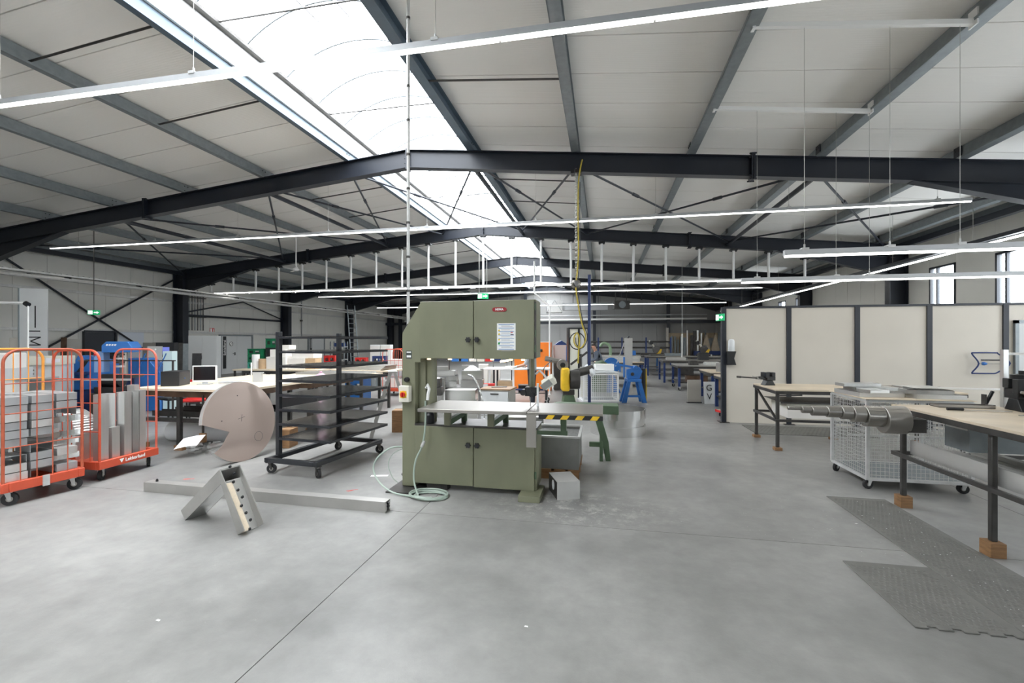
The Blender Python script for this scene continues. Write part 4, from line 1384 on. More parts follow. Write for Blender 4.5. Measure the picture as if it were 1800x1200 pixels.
B().box(.03, .42, -.012, .012, .54, .565).build('arm', M_WHITE, lp2)
B().box(.24, .55, -.05, .05, .555, .595).build('lamp_head', M_WHITE, lp2, bevel=.008)
sp = thing('spray_tool', 'small grey tool holder standing at the trolley end of machine vice', 'tool', (3.93, 5.62, 1.071), .2)
B().box(-.05, .05, -.03, .03, 0, .02).box(-.05, -.03, -.02, .02, .02, .13).build('bracket', M_STEELD, sp)
B().cyl((-.02, 0, .03), (.05, 0, .16), .016, 8).build('handle', M_BLACK, sp)

# frame saw and dispenser on the partition
fs = thing('frame_saw', 'blue tubular tool frame hanging on the partition', 'hand tool', (7.07, 10.48, 1.13))
B().tube(smooth([(.36, 0, 0), (.05, 0, 0), (.0, 0, .015), (.11, 0, .19), (.0, 0, .375), (.05, 0, .4), (.38, 0, .4), (.43, 0, .38), (.62, 0, .2), (.43, 0, .03), (.36, 0, 0)], 4), .013, 8).build('bow', M_BLUED, fs)
B().cyl((.11, 0, .19), (.6, 0, .19), .006, 6).build('wire', M_STEEL, fs)
B().cyl((.15, 0, .26), (.45, 0, .26), .012, 8).build('bar', M_BLACK, fs)
B().lathe([(0, -.05), (.03, -.03), (.035, 0), (.02, .04), (0, .05)], 10, Matrix.Rotation(R(90), 4, 'Y')).build('wing_nut', M_BLUE, fs, (.2, 0, .19))
B().cyl((.3, .0, .4), (.3, .09, .41), .008, 6).build('hook', M_STEELD, fs)
dp = thing('soap_dispenser', 'black wall dispenser with clear container on the partition', 'dispenser', (2.69, 10.53, 1.25))
B().prism([(-.09, 0), (.09, 0), (.05, .14), (.09, .29), (-.09, .29)], 'y', -.11, 0).build('body', M_BLACK, dp, bevel=.006)
B().lathe([(.06, .29), (.065, .3), (.065, .5), (.05, .54), (0, .55)], 16).build('container', M_FILM, dp, (0, -.07, 0))
d1 = sroot('door_1', 'pale grey door in the partition')
B().box(7.86, 8.85, PY - .05, PY - .005, 0.02, 2.1).build('leaf', M_GREYC, d1)
B().box(7.80, 7.86, PY - .06, PY - .004, 0, 2.16).box(7.80, 8.91, PY - .06, PY - .004, 2.1, 2.16).build('door_frame', M_GALV, d1)
def exit_sign(label, loc, rz, s=1.0, name='exit_sign', col=None):
    t = thing(name, label, 'sign', loc, rz)
    B().box(-.15 * s, .15 * s, -.015, .015, 0, .15 * s).build('panel', col or M_SIGNG, t, bevel=.003)
    B().box(-.14 * s, -.03 * s, -.019, -.0151, .015 * s, .135 * s).build('running_figure_field', M_SIGNW, t)
    B().prism([(.0, .055 * s), (.07 * s, .055 * s), (.07 * s, .03 * s), (.13 * s, .075 * s), (.07 * s, .12 * s), (.07 * s, .095 * s), (0, .095 * s)], 'y', -.019, -.0151).build('arrow', M_SIGNW, t)
    return t
s1 = exit_sign('green exit sign at the free end of the partition', (2.52, 10.50, 2.16), R(-72), 1.0)
s1.location = (2.505, 10.62, 2.2)

# ---- benches further back on the window side
def blue_bench(label, x0, x1, y0, y1, z=.86, wheels=False, shelf=True, top=None, legs=None):
    cx, cy = (x0 + x1) / 2, (y0 + y1) / 2
    t = thing('workbench', label, 'workbench', (cx, cy, 0))
    hx, hy = (x1 - x0) / 2, (y1 - y0) / 2
    B().box(-hx, hx, -hy, hy, z - .03, z).build('table_top', top or M_PLY, t)
    B().box(-hx, hx, -hy, -hy + .04, z - .1, z - .031).box(-hx, -hx + .04, -hy + .04, hy, z - .1, z - .031).build('apron', M_STEELD, t)
    r = .04
    for sx in (-1, 1):
        for sy in (-1, 1):
            B().box(sx * (hx - .06) - r, sx * (hx - .06) + r, sy * (hy - .06) - r, sy * (hy - .06) + r, .14 if wheels else 0, z - .1).build('leg', legs or M_BLUED, t)
            if wheels:
                caster(t, sx * (hx - .06), sy * (hy - .06), .14, .06, .035, .6)
    if shelf:
        B().box(-hx + .05, hx - .05, -hy + .05, hy - .05, .27, .30).build('shelf', M_STEELD, t)
    return t
blue_bench('blue-legged bench just past the free end of the partition', 2.95, 4.6, 11.7, 13.2)
blue_bench('second blue-legged bench past the partition with grey drum', 3.05, 4.9, 14.0, 15.6)
blue_bench('third blue-legged bench past the partition, on castors', 2.6, 5.0, 17.0, 18.6, .9, True, top=M_ALUD)
blue_bench('fourth blue-legged bench past the partition, wide and low', 2.5, 5.6, 20.2, 22.0, .95, top=M_STEEL)
blue_bench('fifth blue-legged bench past the partition with cutting machine', 2.2, 6.4, 24.2, 25.8, 1.0, top=M_STEEL)
t = thing('metal_drum', 'grey sheet metal drum on the second blue-legged bench', 'drum', (3.45, 14.4, .861))
B().lathe([(.17, 0), (.17, .26), (.16, .265), (.155, .26), (.155, .02), (0, .02)], 20).build('shell', M_ALUD, t)
B().tube([(.172 * math.cos(a * .3142), .172 * math.sin(a * .3142), .262) for a in range(20)], .006, 5, True).build('bead', M_GALV2, t)
for i, (x, y, zz, w, h, m, nm, lab) in enumerate(((3.45, 12.2, .31, .5, .35, M_CARDW, 'storage_tub', 'white tub on the shelf of the first blue-legged bench'),
                                               (3.6, 14.4, .30, .6, .3, M_CARD, 'storage_box', 'brown box on the shelf of the second blue-legged bench'),
                                               (3.3, 17.4, .30, .7, .2, M_RUST, 'storage_box', 'rusty parts box on the shelf of the castor bench'),
                                               (4.1, 17.4, .30, .5, .3, M_BLACK, 'storage_box', 'black parts box on the shelf of the castor bench'),
                                               (3.4, 20.8, .30, .8, .4, M_STEELD, 'storage_box', 'dark steel box on the shelf of the wide low bench'))):
    t = thing(nm, lab, 'box', (x, y, zz + .001))
    B().box(-w / 2, w / 2, -.2, .2, 0, h).build('body', m, t)
    B().box(-w / 2 - .015, w / 2 + .015, -.215, .215, h, h + .02).build('rim', m, t)
# cutting machine with yellow guards
def mitre_saw(label, loc, rz):
    t = thing('mitre_saw', label, 'saw', loc, rz)
    B().box(-.35, .35, -.22, .22, 0, .09).build('base', M_STEELD, t)
    B().cyl((0, -.04, .33), (0, .04, .33), .2, 20).build('blade_guard', M_STEELD, t)
    B().prism([(.0, .1), (.2, .12), (.28, .34), (.2, .36)], 'y', -.06, .06).build('guard_cover', M_YEL, t)
    B().cyl((-.02, .05, .38), (-.02, .34, .46), .1, 12).build('motor', M_BLACK, t)
    B().bar((-.1, 0, .45), (-.38, 0, .8), .07, .07).build('arm', M_CREAM, t)
    B().cyl((-.3, -.1, .68), (-.3, .1, .68), .1, 14).build('drum', M_BLACK, t)
    return t
mitre_saw('cut-off saw with yellow guard on the far bench, towards the aisle', (2.75, 24.9, 1.001), .2)
mitre_saw('cut-off saw with yellow guard on the far bench, beside the blue post', (5.1, 24.9, 1.001), -.4)

more = [(-.24, .13, .44, .2, .04, .1, 1.175, 'topmost folded aluminium cover on the trolley, towards the small vice'), (.22, -.2, .38, .16, .035, .0, 1.180, 'topmost narrow aluminium cover on the trolley, towards the knife')]
for x, y, w, d, h, a, zz, lab in more[:1]:
    t = thing('aluminium_cover', lab, 'metal cover', (3.595 + x - .12, 6.53 + y, zz), a, 'aluminium covers on the mesh trolley')
    B().box(-w / 2, w / 2, -d / 2, d / 2, h - .004, h).box(-w / 2, w / 2, -d / 2, -d / 2 + .004, 0, h - .004).box(-w / 2, w / 2, d / 2 - .004, d / 2, 0, h - .004).build('sheet', M_ALU, t)
    B().box(-w / 2, -w / 2 + .004, -d / 2 + .004, d / 2 - .004, .0, h - .004).build('end_flange', M_ALUD, t)
# clutter on and between the benches past the partition
gs = thing('letter_board', 'grey sheet with cut letters G and V leaning below the second blue-legged bench', 'metal sheet', (2.99, 13.62, 0), PSI)
B().box(-.2, .2, 0, .02, 0, .62).build('sheet', M_GREYC, gs, rot=(R(-6), 0, 0))
text('G', .24, M_BLACK, gs, (-.06, .03, .44), (R(84), 0, 0))
text('V', .24, M_BLACK, gs, (-.06, .005, .2), (R(84), 0, 0))
t = thing('grey_board', 'plain grey board standing beside the lettered sheet', 'board', (2.55, 13.72, 0), PSI)
B().box(-.19, .19, 0, .04, .03, .66).build('board', mat('warm_grey_board', (164, 160, 152), .6), t)
B().box(-.2, .2, -.03, .06, 0, .03).build('plinth', M_BLACK, t)
dl = thing('transport_dolly', 'low wooden transport dolly with red nose before the first blue-legged bench', 'dolly', (2.95, 11.3, 0), .3)
B().box(-.3, .3, -.25, .25, .12, .15).build('deck', M_PLY, dl)
B().box(-.32, -.301, -.22, .22, .11, .16).build('nose', M_RED, dl)
for sx in (-.22, .22):
    for sy in (-.18, .18):
        caster(dl, sx, sy, .12, .05, .03, .7)
bits = [(3.2, 17.4, .901, .3, .2, .14, M_STEELD, 'parts_box', 'dark parts box on the castor bench by the aisle'), (3.9, 17.8, .901, .5, .3, .08, M_ALU, 'sheet_offcut', 'flat aluminium offcut block on the castor bench'),
        (3.1, 20.8, .951, .8, .3, .1, M_ALUD, 'profile_bundle', 'long grey profile block on the wide low bench'), (4.3, 21.2, .951, .4, .3, .3, M_BLACK, 'parts_box', 'black parts box on the wide low bench'),
        (3.6, 25.0, 1.001, .9, .3, .12, M_GALV, 'guide_rail_block', 'grey feed rail block between the two cut-off saws'), (3.7, 12.2, .861, .6, .4, .06, M_ALUM, 'sheet_offcut', 'aluminium sheet block on the first blue-legged bench'),
        (1.6, 27.4, .951, .5, .3, .25, M_BLUE, 'parts_box', 'blue machine box on the far aisle workbench'), (2.5, 27.5, .951, .7, .3, .12, M_STEELD, 'parts_box', 'dark steel block on the far aisle workbench') ]
for x, y, z, w, d, h, m, nm, lab in bits:
    t = thing(nm, lab, 'workpiece', (x, y, z), .1)
    B().box(-w / 2, w / 2, -d / 2, d / 2, 0, h).build('block', m, t, bevel=.004)
    B().box(-w / 2 + .03, w / 2 - .03, -d / 2 + .03, d / 2 - .03, h + .0005, h + .02).build('lid', m, t)
# ================================================================== MIDDLE OF THE HALL
def place(px, d, z=0.0):
    x, y = cw(px, d)
    return (x, y, z)

def carton(name, label, loc, dims, rz=0.0, m=M_CARDW, cat='box', group=None, tape=None):
    w, d, h = dims
    t = thing(name, label, cat, loc, rz, group)
    B().box(-w / 2, w / 2, -d / 2, d / 2, 0, h).build('body', m, t, bevel=.004)
    B().box(-w / 2, w / 2, -.02, .02, h + .0002, h + .0015).build('tape', tape or M_CARD, t)
    return t

def metal_case(name, label, loc, dims, rz=0.0, m=M_ALU, group=None, cat='metal box'):
    w, d, h = dims
    t = thing(name, label, cat, loc, rz, group)
    k = .006
    B().box(-w / 2, w / 2, -d / 2, d / 2, 0, k).box(-w / 2, w / 2, -d / 2, -d / 2 + k, k, h).box(-w / 2, w / 2, d / 2 - k, d / 2, k, h).box(-w / 2, -w / 2 + k, -d / 2 + k, d / 2 - k, k, h).box(w / 2 - k, w / 2, -d / 2 + k, d / 2 - k, k, h).build('shell', m, t)
    B().box(-w / 2 + k, w / 2 - k, -d / 2 + k, d / 2 - k, h - .03, h - .025).build('inner_plate', M_ALUD, t)
    return t

# ---- tub on pallet, hole box, green machine bed, rings
pal = thing('pallet', 'small timber pallet under the grey metal tub', 'pallet', (-.72, 6.2, 0))
for y in (-.36, 0, .36):
    B().box(-.42, .42, y - .05, y + .05, 0, .10).build('bearer', M_WOOD, pal)
for i in range(5):
    x = -.36 + .18 * i
    B().box(x - .07, x + .07, -.42, .42, .1, .125).build('board', M_WOOD, pal)
tub = thing('metal_tub', 'grey galvanised tub with rolled rim on a pallet beside the bandsaw', 'tub', (-.72, 6.2, .126))
w, d, h, k = .42, .40, .40, .008
B().box(-w, w, -d, d, 0, k).box(-w, w, -d, -d + k, k, h).box(-w, w, d - k, d, k, h).box(-w, -w + k, -d + k, d - k, k, h).box(w - k, w, -d + k, d - k, k, h).build('shell', M_TUB, tub)
B().box(-w - .02, w + .02, -d - .02, -d + .015, h, h + .022).box(-w - .02, w + .02, d - .015, d + .02, h, h + .022).box(-w - .02, -w + .015, -d + .015, d - .015, h, h + .022).box(w - .015, w + .02, -d + .015, d - .015, h, h + .022).build('rim', M_GALV2, tub)
B().box(-w + k, w - k, -d + k, d - k, k, h - .03).build('swarf_filling', mat('metal_swarf', (120, 120, 118), .6, .5, .3, 40, .6, 60), tub)
hb = thing('hole_box', 'small open aluminium box with a round hole, on the floor by the bandsaw foot', 'metal box', (-.44, 5.24, 0), PSI + R(9))
w, d, h, k = .13, .19, .2, .004
B().box(-w, w, -d, -d + k, 0, h).box(-w, w, d - k, d, 0, h).box(-w, w, -d + k, d - k, h - k, h).box(w - k, w, -d + k, d - k, 0, h - k).box(-w, w, -d + k, d - k, 0, k).build('shell', M_ALUM, hb)
B().box(-w - .002, -w + k, -d + k, d - k, k, h - k).build('side_wall', M_STEELD, hb)
B().cyl((-w - .004, -.02, .12), (-w - .001, -.02, .12), .055, 24).build('round_opening', M_FILM, hb)

gm = thing('machine_bed', 'dark green cast machine bed on splayed legs behind the bandsaw', 'machine', (-.25, 7.08, 0))
B().box(-.5, .48, -.15, .2, .66, .79).build('bed', M_GREEND, gm, bevel=.01)
for x in (-.38, .2):
    b = B()
    b.prism([(-.2, .66), (-.1, .66), (-.2, .28), (-.24, 0), (-.32, 0), (-.3, .2)], 'x', x, x + .05)
    b.prism([(.2, .66), (.1, .66), (.2, .28), (.24, 0), (.32, 0), (.3, .2)], 'x', x, x + .05)
    b.box(x, x + .05, -.28, .28, .2, .27)
    b.build('leg', M_GREEND, gm, bevel=.006)
b = B()
b.prism([(.12, .66), (.22, .66), (.33, .28), (.36, .0), (.29, 0), (.25, .2), (.05, .2), (.05, .27), (.23, .27)], 'y', -.28, -.22)
b.build('leg', M_GREEND, gm, bevel=.006)

def ring(label, loc, r, h, m=M_ALUX, cut=0.0, n=48, name='aluminium_ring'):
    t = thing(name, label, 'metal ring', loc, 0, 'aluminium rings behind the bandsaw table')
    b = B()
    k = .006
    a0, a1 = cut, 2 * math.pi - cut
    vs, fs = [], []
    for i in range(n + 1):
        a = a0 + (a1 - a0) * i / n
        c, s = math.cos(a), math.sin(a)
        vs += [(r * c, r * s, 0), (r * c, r * s, h), ((r - k) * c, (r - k) * s, h), ((r - k) * c, (r - k) * s, 0)]
    for i in range(n):
        for j in range(4):
            fs.append((4 * i + j, 4 * i + (j + 1) % 4, 4 * i + 4 + (j + 1) % 4, 4 * i + 4 + j))
    b.add(vs, fs)
    b.build('band', m, t)
    B().box(r - .03, r - .007, -.02, .02, .01, h - .01).build('joint_tab', M_ALUM, t)
    return t
ring('wide aluminium ring on the floor, lowest of the stack behind the saw table', (.28, 9.0, 0), .52, .17)
ring('wide aluminium ring in the middle of the stack behind the saw table', (.26, 9.02, .171), .52, .13)
ring('wide aluminium ring on top of the stack behind the saw table', (.3, 8.99, .302), .50, .17)

# ---- chain with yellow cable from the frontmost frame
hx_ = -.63
ch = thing('hanging_chain', 'steel chain and yellow cable hanging from the frontmost frame', 'chain hoist', (hx_, 10.6, 0))
ch.location = (hx_ + .02, 10.55, 0)
b = B()
nl = 44
for i in range(nl):
    z = 5.68 - 2.55 * i / nl
    pl = [(.022 * math.cos(a), 0, z + .042 * math.sin(a)) for a in [k * math.pi / 4 for k in range(8)]]
    if i % 2:
        pl = [(0, p[0], p[2]) for p in pl]
    b.tube(pl, .0085, 5, True)
b.build('chain', M_CHAIN, ch)
B().box(-.12, .12, -.02, .2, 5.62, 5.70).cyl((0, 0, 5.62), (0, 0, 5.70), .05, 10).build('beam_clamp', M_BLACK, ch)
B().lathe([(0, 2.97), (.07, 2.98), (.11, 3.03), (.115, 3.09), (.08, 3.15), (0, 3.17)], 20).build('spring_balancer', mat('grey_cast', (140, 136, 128), .4, .5, .1, 8), ch)
B().cyl((-.02, -.09, 3.07), (.02, -.13, 3.06), .06, 16).build('spring_cover', M_STEELD, ch)
pts = [(.14, .1, 5.95), (.12, -.05, 5.8), (.06, -.05, 5.4), (.05, -.04, 4.6), (.06, -.05, 3.8), (.03, -.05, 3.3), (.0, -.06, 3.0), (.06, -.05, 2.55), (.14, -.05, 2.15), (.22, -.05, 1.9), (.2, -.05, 1.72), (.1, -.05, 1.6), (-.02, -.05, 1.68), (-.04, -.05, 1.84), (.03, -.05, 1.95), (.08, -.05, 1.8), (.06, -.05, 1.5), (.05, -.05, 1.25)]
B().tube(smooth(pts, 5), .017, 8).build('yellow_cable', mat('yellow_cable', (190, 168, 60), .5, 0, .3, 12), ch)
B().tube(smooth([(p[0] + .035, p[1] + .01, p[2]) for p in pts[2:14]], 5), .01, 6).build('black_cable', M_BLACK, ch)
B().tube([(.03 + .17 * math.cos(a * .35), -.05, 1.76 + .19 * math.sin(a * .35)) for a in range(18)], .012, 6, True).build('cable_loop', M_BLACK, ch)

# ---- pole with conduit above the saw
pole = thing('conduit_pole', 'tall slim metal conduit pole rising behind the bandsaw to the roof', 'pole', (-2.52, 5.62, 0))
B().cyl((0, 0, 0), (0, 0, 6.55), .021, 12).build('tube', M_GALV2, pole)
cm = meshof(B().cyl((0, 0, 0), (0, 0, .03), .026, 12), 'clip', M_STEELD)
for i in range(14):
    link_mesh('clip', cm, pole, (0, 0, .6 + .45 * i))
B().cyl((0, 0, 0), (0, 0, .012), .09, 16).build('foot', M_STEELD, pole)

# ---- yellow-guard grinder under the cable
x, y, _ = place(1000, 10.75)
pg = thing('pedestal_grinder', 'pedestal grinder with a scratched yellow wheel guard on a dark stand', 'grinder', (x, y, 0), PSI)
B().prism([(-.24, 0), (.26, 0), (.2, .12), (.1, .5), (-.12, .5), (-.18, .12)], 'y', -.15, .25).build('stand', M_GREEND, pg, bevel=.01)
B().box(-.15, .12, -.1, .2, .5, .62).build('saddle', M_STEELD, pg)
B().box(-.20, -.01, -.3, .02, .60, 1.14).build('yellow_guard', M_YEL, pg, bevel=.05, seg=4)
B().cyl((.0, -.14, .86), (.22, -.14, .86), .22, 20).build('grey_wheel', M_STEELD, pg)
B().cyl((.02, .12, .95), (.6, .12, 1.1), .1, 16).build('motor', M_STEELD, pg)
B().cyl((-.12, .1, 1.25), (-.55, .05, 1.35), .06, 12).cyl((-.16, 0, 1.2), (-.16, -.12, 1.2), .13, 18).build('spindle_head', M_STEEL, pg)
B().cyl((-.16, -.13, 1.2), (-.16, -.15, 1.2), .06, 14).build('spindle_cap', M_BLACK, pg)
B().tube(smooth([(-.4, 0, 1.3), (-.6, -.05, 1.1), (-.55, -.05, .8), (-.3, -.05, .75)], 5), .012, 6).build('hose', M_STEELD, pg)
B().bar((.05, .1, 1.2), (.45, .1, 1.5), .05, .05).bar((.3, .1, 1.15), (.3, .1, 1.45), .04, .04).build('lever', M_STEELD, pg)
B().lathe([(0, 0), (.1, 0), (.12, .06), (.09, .12), (0, .12)], 14, Matrix.Translation((.5, .1, 1.02)) @ Matrix.Rotation(R(80), 4, 'Y')).build('white_wheel', M_FILM, pg)

# ---- mesh crate with white boxes
x, y, _ = place(1052, 12.6)
pl_ = thing('pallet', 'pale flat pallet below the white wire crate', 'pallet', (x, y, 0), PSI)
for yy in (-.3, 0, .3):
    B().box(-.55, .5, yy - .06, yy + .06, 0, .1).build('bearer', M_LAMPBODY, pl_)
B().box(-.55, .5, -.4, .4, .1, .14).build('deck', M_LAMPBODY, pl_)
wc = thing('wire_crate', 'white wire mesh crate heaped with white parcels', 'crate', (x, y, .141), PSI)
for sx in (-1, 1):
    for sy in (-1, 1):
        B().box(sx * .46 - .02, sx * .46 + .02, sy * .34 - .02, sy * .34 + .02, 0, .74).build('post', M_WHITE, wc)
for z in (.02, .72):
    B().box(-.46, .46, -.36, -.32, z - .02, z + .02).box(-.46, .46, .32, .36, z - .02, z + .02).box(-.48, -.44, -.32, .32, z - .02, z + .02).box(.44, .48, -.32, .32, z - .02, z + .02).build('rail', M_WHITE, wc)
for sy in (-1, 1):
    b = B()
    for i in range(1, 17):
        u = -.46 + .92 * i / 17
        b.box(u - .004, u + .004, sy * .34 - .004, sy * .34 + .004, .03, .71)
    for j in range(1, 13):
        z = .03 + .68 * j / 13
        b.box(-.46, .46, sy * .34 + .004, sy * .34 + .010, z - .004, z + .004)
    b.build('wire_mesh', M_WHITE, wc)
B().box(-.43, .43, -.31, .31, .0, .02).build('floor', M_GALV, wc)
def at(root, dx, dy, dz):
    l = root.location
    a = root.rotation_euler[2]
    return (l.x + dx * math.cos(a) - dy * math.sin(a), l.y + dx * math.sin(a) + dy * math.cos(a), l.z + dz)
lidb = thing('plastic_sheet', 'crumpled clear film sheet over the white wire crate', 'plastic sheet', at(wc, 0, 0, .762), PSI)
B().prism([(-.48, 0), (.5, 0), (.46, .03), (.2, .05), (-.1, .03), (-.44, .035)], 'y', -.36, .36).build('film', M_FILM, lidb)
B().prism([(-.51, -.1), (-.49, -.1), (-.482, .03), (-.51, .03)], 'y', -.36, -.2).build('film_flap', M_FILM, lidb)
carton('parcel', 'white parcel lying on the wire crate film', at(wc, .16, .05, .814), (.5, .3, .17), PSI, M_PAPER)
bag = thing('plastic_bag', 'bulging white plastic bag beside the parcel on the wire crate', 'bag', at(wc, -.27, -.1, .80), PSI)
B().lathe([(.06, 0), (.14, .03), (.15, .1), (.1, .17), (.04, .19), (0, .19)], 14).build('bag', M_FILM, bag)
B().lathe([(.02, .19), (.035, .23), (.02, .24)], 8).build('knot', M_FILM, bag)

# ---- blue shear on its stand and black posts
x, y, _ = place(1113, 13.1)
bs = thing('lever_shear', 'bright blue hand lever shear on a splayed blue stand', 'shear', (x, y, 0), PSI)
for s in (-1, 1):
    b = B()
    b.prism([(s * .1, .6), (s * .2, .6), (s * .36, 0), (s * .22, 0)], 'y', -.14, -.08)
    b.build('leg', M_BLUE, bs, bevel=.006)
    b = B()
    b.prism([(s * .1, .6), (s * .2, .6), (s * .36, 0), (s * .22, 0)], 'y', .14, .2)
    b.build('leg', M_BLUE, bs, bevel=.006)
B().box(-.26, .26, -.13, -.09, .16, .22).build('crossbar', M_BLUE, bs)
B().box(-.2, .2, -.16, .2, .6, .68).build('head_plate', M_BLUE, bs, bevel=.01)
B().prism([(-.18, .68), (.16, .68), (.24, .9), (.16, 1.02), (-.05, .98), (-.2, .95), (-.2, .8)], 'y', -.09, .06).build('body', M_BLUE, bs, bevel=.01)
B().cyl((-.05, -.1, .82), (-.05, -.12, .82), .05, 12).build('eye', M_STEELD, bs)
B().bar((.05, 0, 1.0), (-.62, 0, 1.12), .04, .06).build('lever', M_BLUE, bs)
B().cyl((.05, -.12, 1.0), (.05, .1, 1.0), .06, 12).build('pivot', M_BLUE, bs)
pp = thing('black_barrel', 'black ribbed pipe standing behind the blue shear', 'pipe', place(1131, 13.4), PSI)
B().cyl((0, 0, 0), (0, 0, .95), .06, 12).build('tube', M_BLACK, pp)
B().cyl((.08, 0, 0), (.08, 0, .94), .02, 8).build('yellow_edge', M_YEL, pp)

# ---- blue and green disc machine
x, y, _ = place(1070, 15.5)
dm = thing('disc_machine', 'blue disc sanding machine with dark green dome', 'machine', (x, y, 0), PSI)
B().prism([(-.05, 0), (.42, 0), (.3, .3), (.12, .9), (0, .9)], 'y', .05, .3).build('stand', M_BLUE, dm)
B().cyl((.1, .02, .92), (.1, .1, .92), .28, 28).build('disc', M_BLUE, dm)
B().lathe([(.3, 0), (.28, .1), (.2, .2), (0, .25)], 20).build('dome', M_GREEND, dm, (-.2, .2, .86))
B().box(-.5, -.0, .1, .45, .0, .86).build('body', M_GREEND, dm)

# ---- tall aluminium upright beside it
x, y, _ = place(1104, 14.6)
ta = thing('aluminium_upright', 'tall flat aluminium sheet case standing upright behind the lever shear', 'metal case', (x, y, 0), PSI)
B().box(-.11, .13, -.04, .06, 0, 1.86).build('case', M_ALUM, ta)
B().cyl((-.02, -.02, 1.86), (.02, -.02, 1.92), .03, 8).build('top_fitting', M_BLACK, ta)
B().bar((-.12, 0, 1.72), (-.4, 0, .95), .02, .02).build('stay', M_GALV2, ta)
B().box(-.14, -.111, -.05, .07, .6, 1.25).build('blue_guide', M_BLUE, ta)

# ---- tall machine column and orange cabinet
x, y, _ = place(1016, 13.6)
mc = thing('machine_column', 'tall cream and steel machine column with black edging behind the yellow guard', 'machine', (x, y, 0), PSI)
B().box(-.28, .28, -.1, .3, 0, 2.12).build('casing', M_CREAM, mc)
B().box(.06, .27, -.115, -.101, .6, 2.08).build('steel_door', M_ALU, mc)
B().box(-.3, -.26, -.13, .31, 0, 2.16).box(.26, .3, -.13, .31, 0, 2.16).box(-.26, .26, -.13, .31, 2.12, 2.16).box(-.02, .04, -.13, -.1, 0, 2.12).build('edging', M_BLACK, mc)
x, y, _ = place(945, 16.4)
oc = thing('orange_cabinet', 'tall bright orange steel cabinet beyond the bandsaw', 'cabinet', (x, y, 0), PSI - R(10))
B().box(-.8, .5, -.3, .3, 0.0, 1.72).build('body', M_CABOR, oc, bevel=.01)
B().box(-.8, .5, -.3, .3, 1.72, 1.74).build('top_edge', M_WHITE, oc)
dd = B().box(-.2, .48, -.32, -.301, .1, 1.68).build('door', M_CABOR, oc)
B().box(.06, .12, -.36, -.321, 1.38, 1.5).cyl((.12, -.35, 1.44), (.2, -.35, 1.44), .05, 10).build('handle', M_BLACK, dd)
B().box(.51, .515, -.12, -.02, 1.1, 1.55).build('side_label', M_CREAM, oc)
wb = thing('wall_box', 'pale grey control box with blue back beside the orange cabinet', 'control box', at(oc, .78, .3, 0), PSI)
B().box(-.22, .2, -.2, .2, 0.0, 1.0).build('pedestal', M_STEELD, wb)
B().box(-.22, .2, -.2, .2, 1.001, 1.62).build('box', mat('blush_grey', (196, 180, 176), .5), wb)
B().box(.201, .28, -.2, .2, 1.0, 1.58).build('side', M_BLUE, wb)
B().prism([(-.2, 1.621), (.24, 1.621), (.2, 1.68), (.05, 1.78), (-.05, 1.74)], 'y', -.15, .15).build('blue_cloth', M_BLUED, wb)

# ---- white-top trolley table and people
x, y, _ = place(905, 13.0)
wt = thing('packing_table', 'white-topped wheeled packing table seen through the bandsaw throat', 'table', (x, y, 0), PSI - R(6))
B().box(-.85, 1.0, -.4, .4, .96, 1.0).build('table_top', M_WHITE, wt, bevel=.004)
for sx, sy in ((-.55, -.36), (.9, -.36), (-.55, .36), (.9, .36)):
    B().box(sx - .025, sx + .025, sy - .025, sy + .025, .14, .96).build('leg', M_BLACKP, wt)
    caster(wt, sx, sy, .14, .065, .035, .4)
B().cyl((-.5, -.36, .42), (.88, -.36, .42), .025, 8).build('blue_bar', M_BLUED, wt)
B().box(-.52, .87, -.33, .33, .3, .32).build('shelf', M_STEELD, wt)
carton('carton', 'brown carton under the white packing table', at(wt, -.28, 0, .321), (.42, .5, .3), PSI, M_CARD)
carton('carton', 'small dark carton on the packing table shelf', at(wt, .3, 0, .321), (.4, .4, .2), PSI, M_BLACK)
carton('parcel', 'flat white parcel at the worker hand on the packing table', at(wt, -.08, -.1, 1.001), (.35, .28, .05), PSI, M_PAPER)
t = thing('desk_lamp_frame', 'small wire frame with warm lamp standing on the packing table', 'lamp', at(wt, -.45, .2, 1.001), PSI)
B().tube([(-.2, 0, .0), (-.2, 0, .14), (.2, 0, .14), (.2, 0, .0)], .012, 6).build('frame', M_STEELD, t)
B().cyl((.0, 0, .16), (.25, 0, .2), .03, 8).build('tube_lamp', M_LEDWARM, t)

def person(name, label, loc, rz, joints, bones, mats, hair=None):
    """joints: name -> (x,y,z,r); bones: (a,b,material index); one skinned surface"""
    names = list(joints)
    me = bpy.data.meshes.new(name)
    me.from_pydata([joints[n][:3] for n in names], [(names.index(a), names.index(b_)) for a, b_, _ in bones], [])
    o = bpy.data.objects.new('tmp', me)
    COL.objects.link(o)
    sk = o.modifiers.new('skin', 'SKIN')
    sk.use_smooth_shade = True
    for i, n in enumerate(names):
        v = me.skin_vertices[0].data[i]
        r = joints[n][3]
        v.radius = (r, r) if not isinstance(r, tuple) else r
        v.use_root = (i == 0)
    ss = o.modifiers.new('sub', 'SUBSURF')
    ss.levels = ss.render_levels = 2
    dg = bpy.context.evaluated_depsgraph_get()
    out = bpy.data.meshes.new_from_object(o.evaluated_get(dg))
    bpy.data.objects.remove(o)
    out.name = 'body'
    out.materials.clear()
    for m in mats:
        out.materials.append(m)
    segs = [(Vector(joints[a][:3]), Vector(joints[b_][:3]), mi) for a, b_, mi in bones]
    for p in out.polygons:
        c = p.center
        best, bi = 9, 0
        for a, b_, mi in segs:
            d = b_ - a
            t_ = max(0, min(1, (c - a).dot(d) / max(d.length_squared, 1e-9)))
            q = (c - (a + d * t_)).length
            if q < best:
                best, bi = q, mi
        p.material_index = bi
        p.use_smooth = True
    t = thing(name, label, 'person', loc, rz)
    link_mesh('body', out, t)
    return t

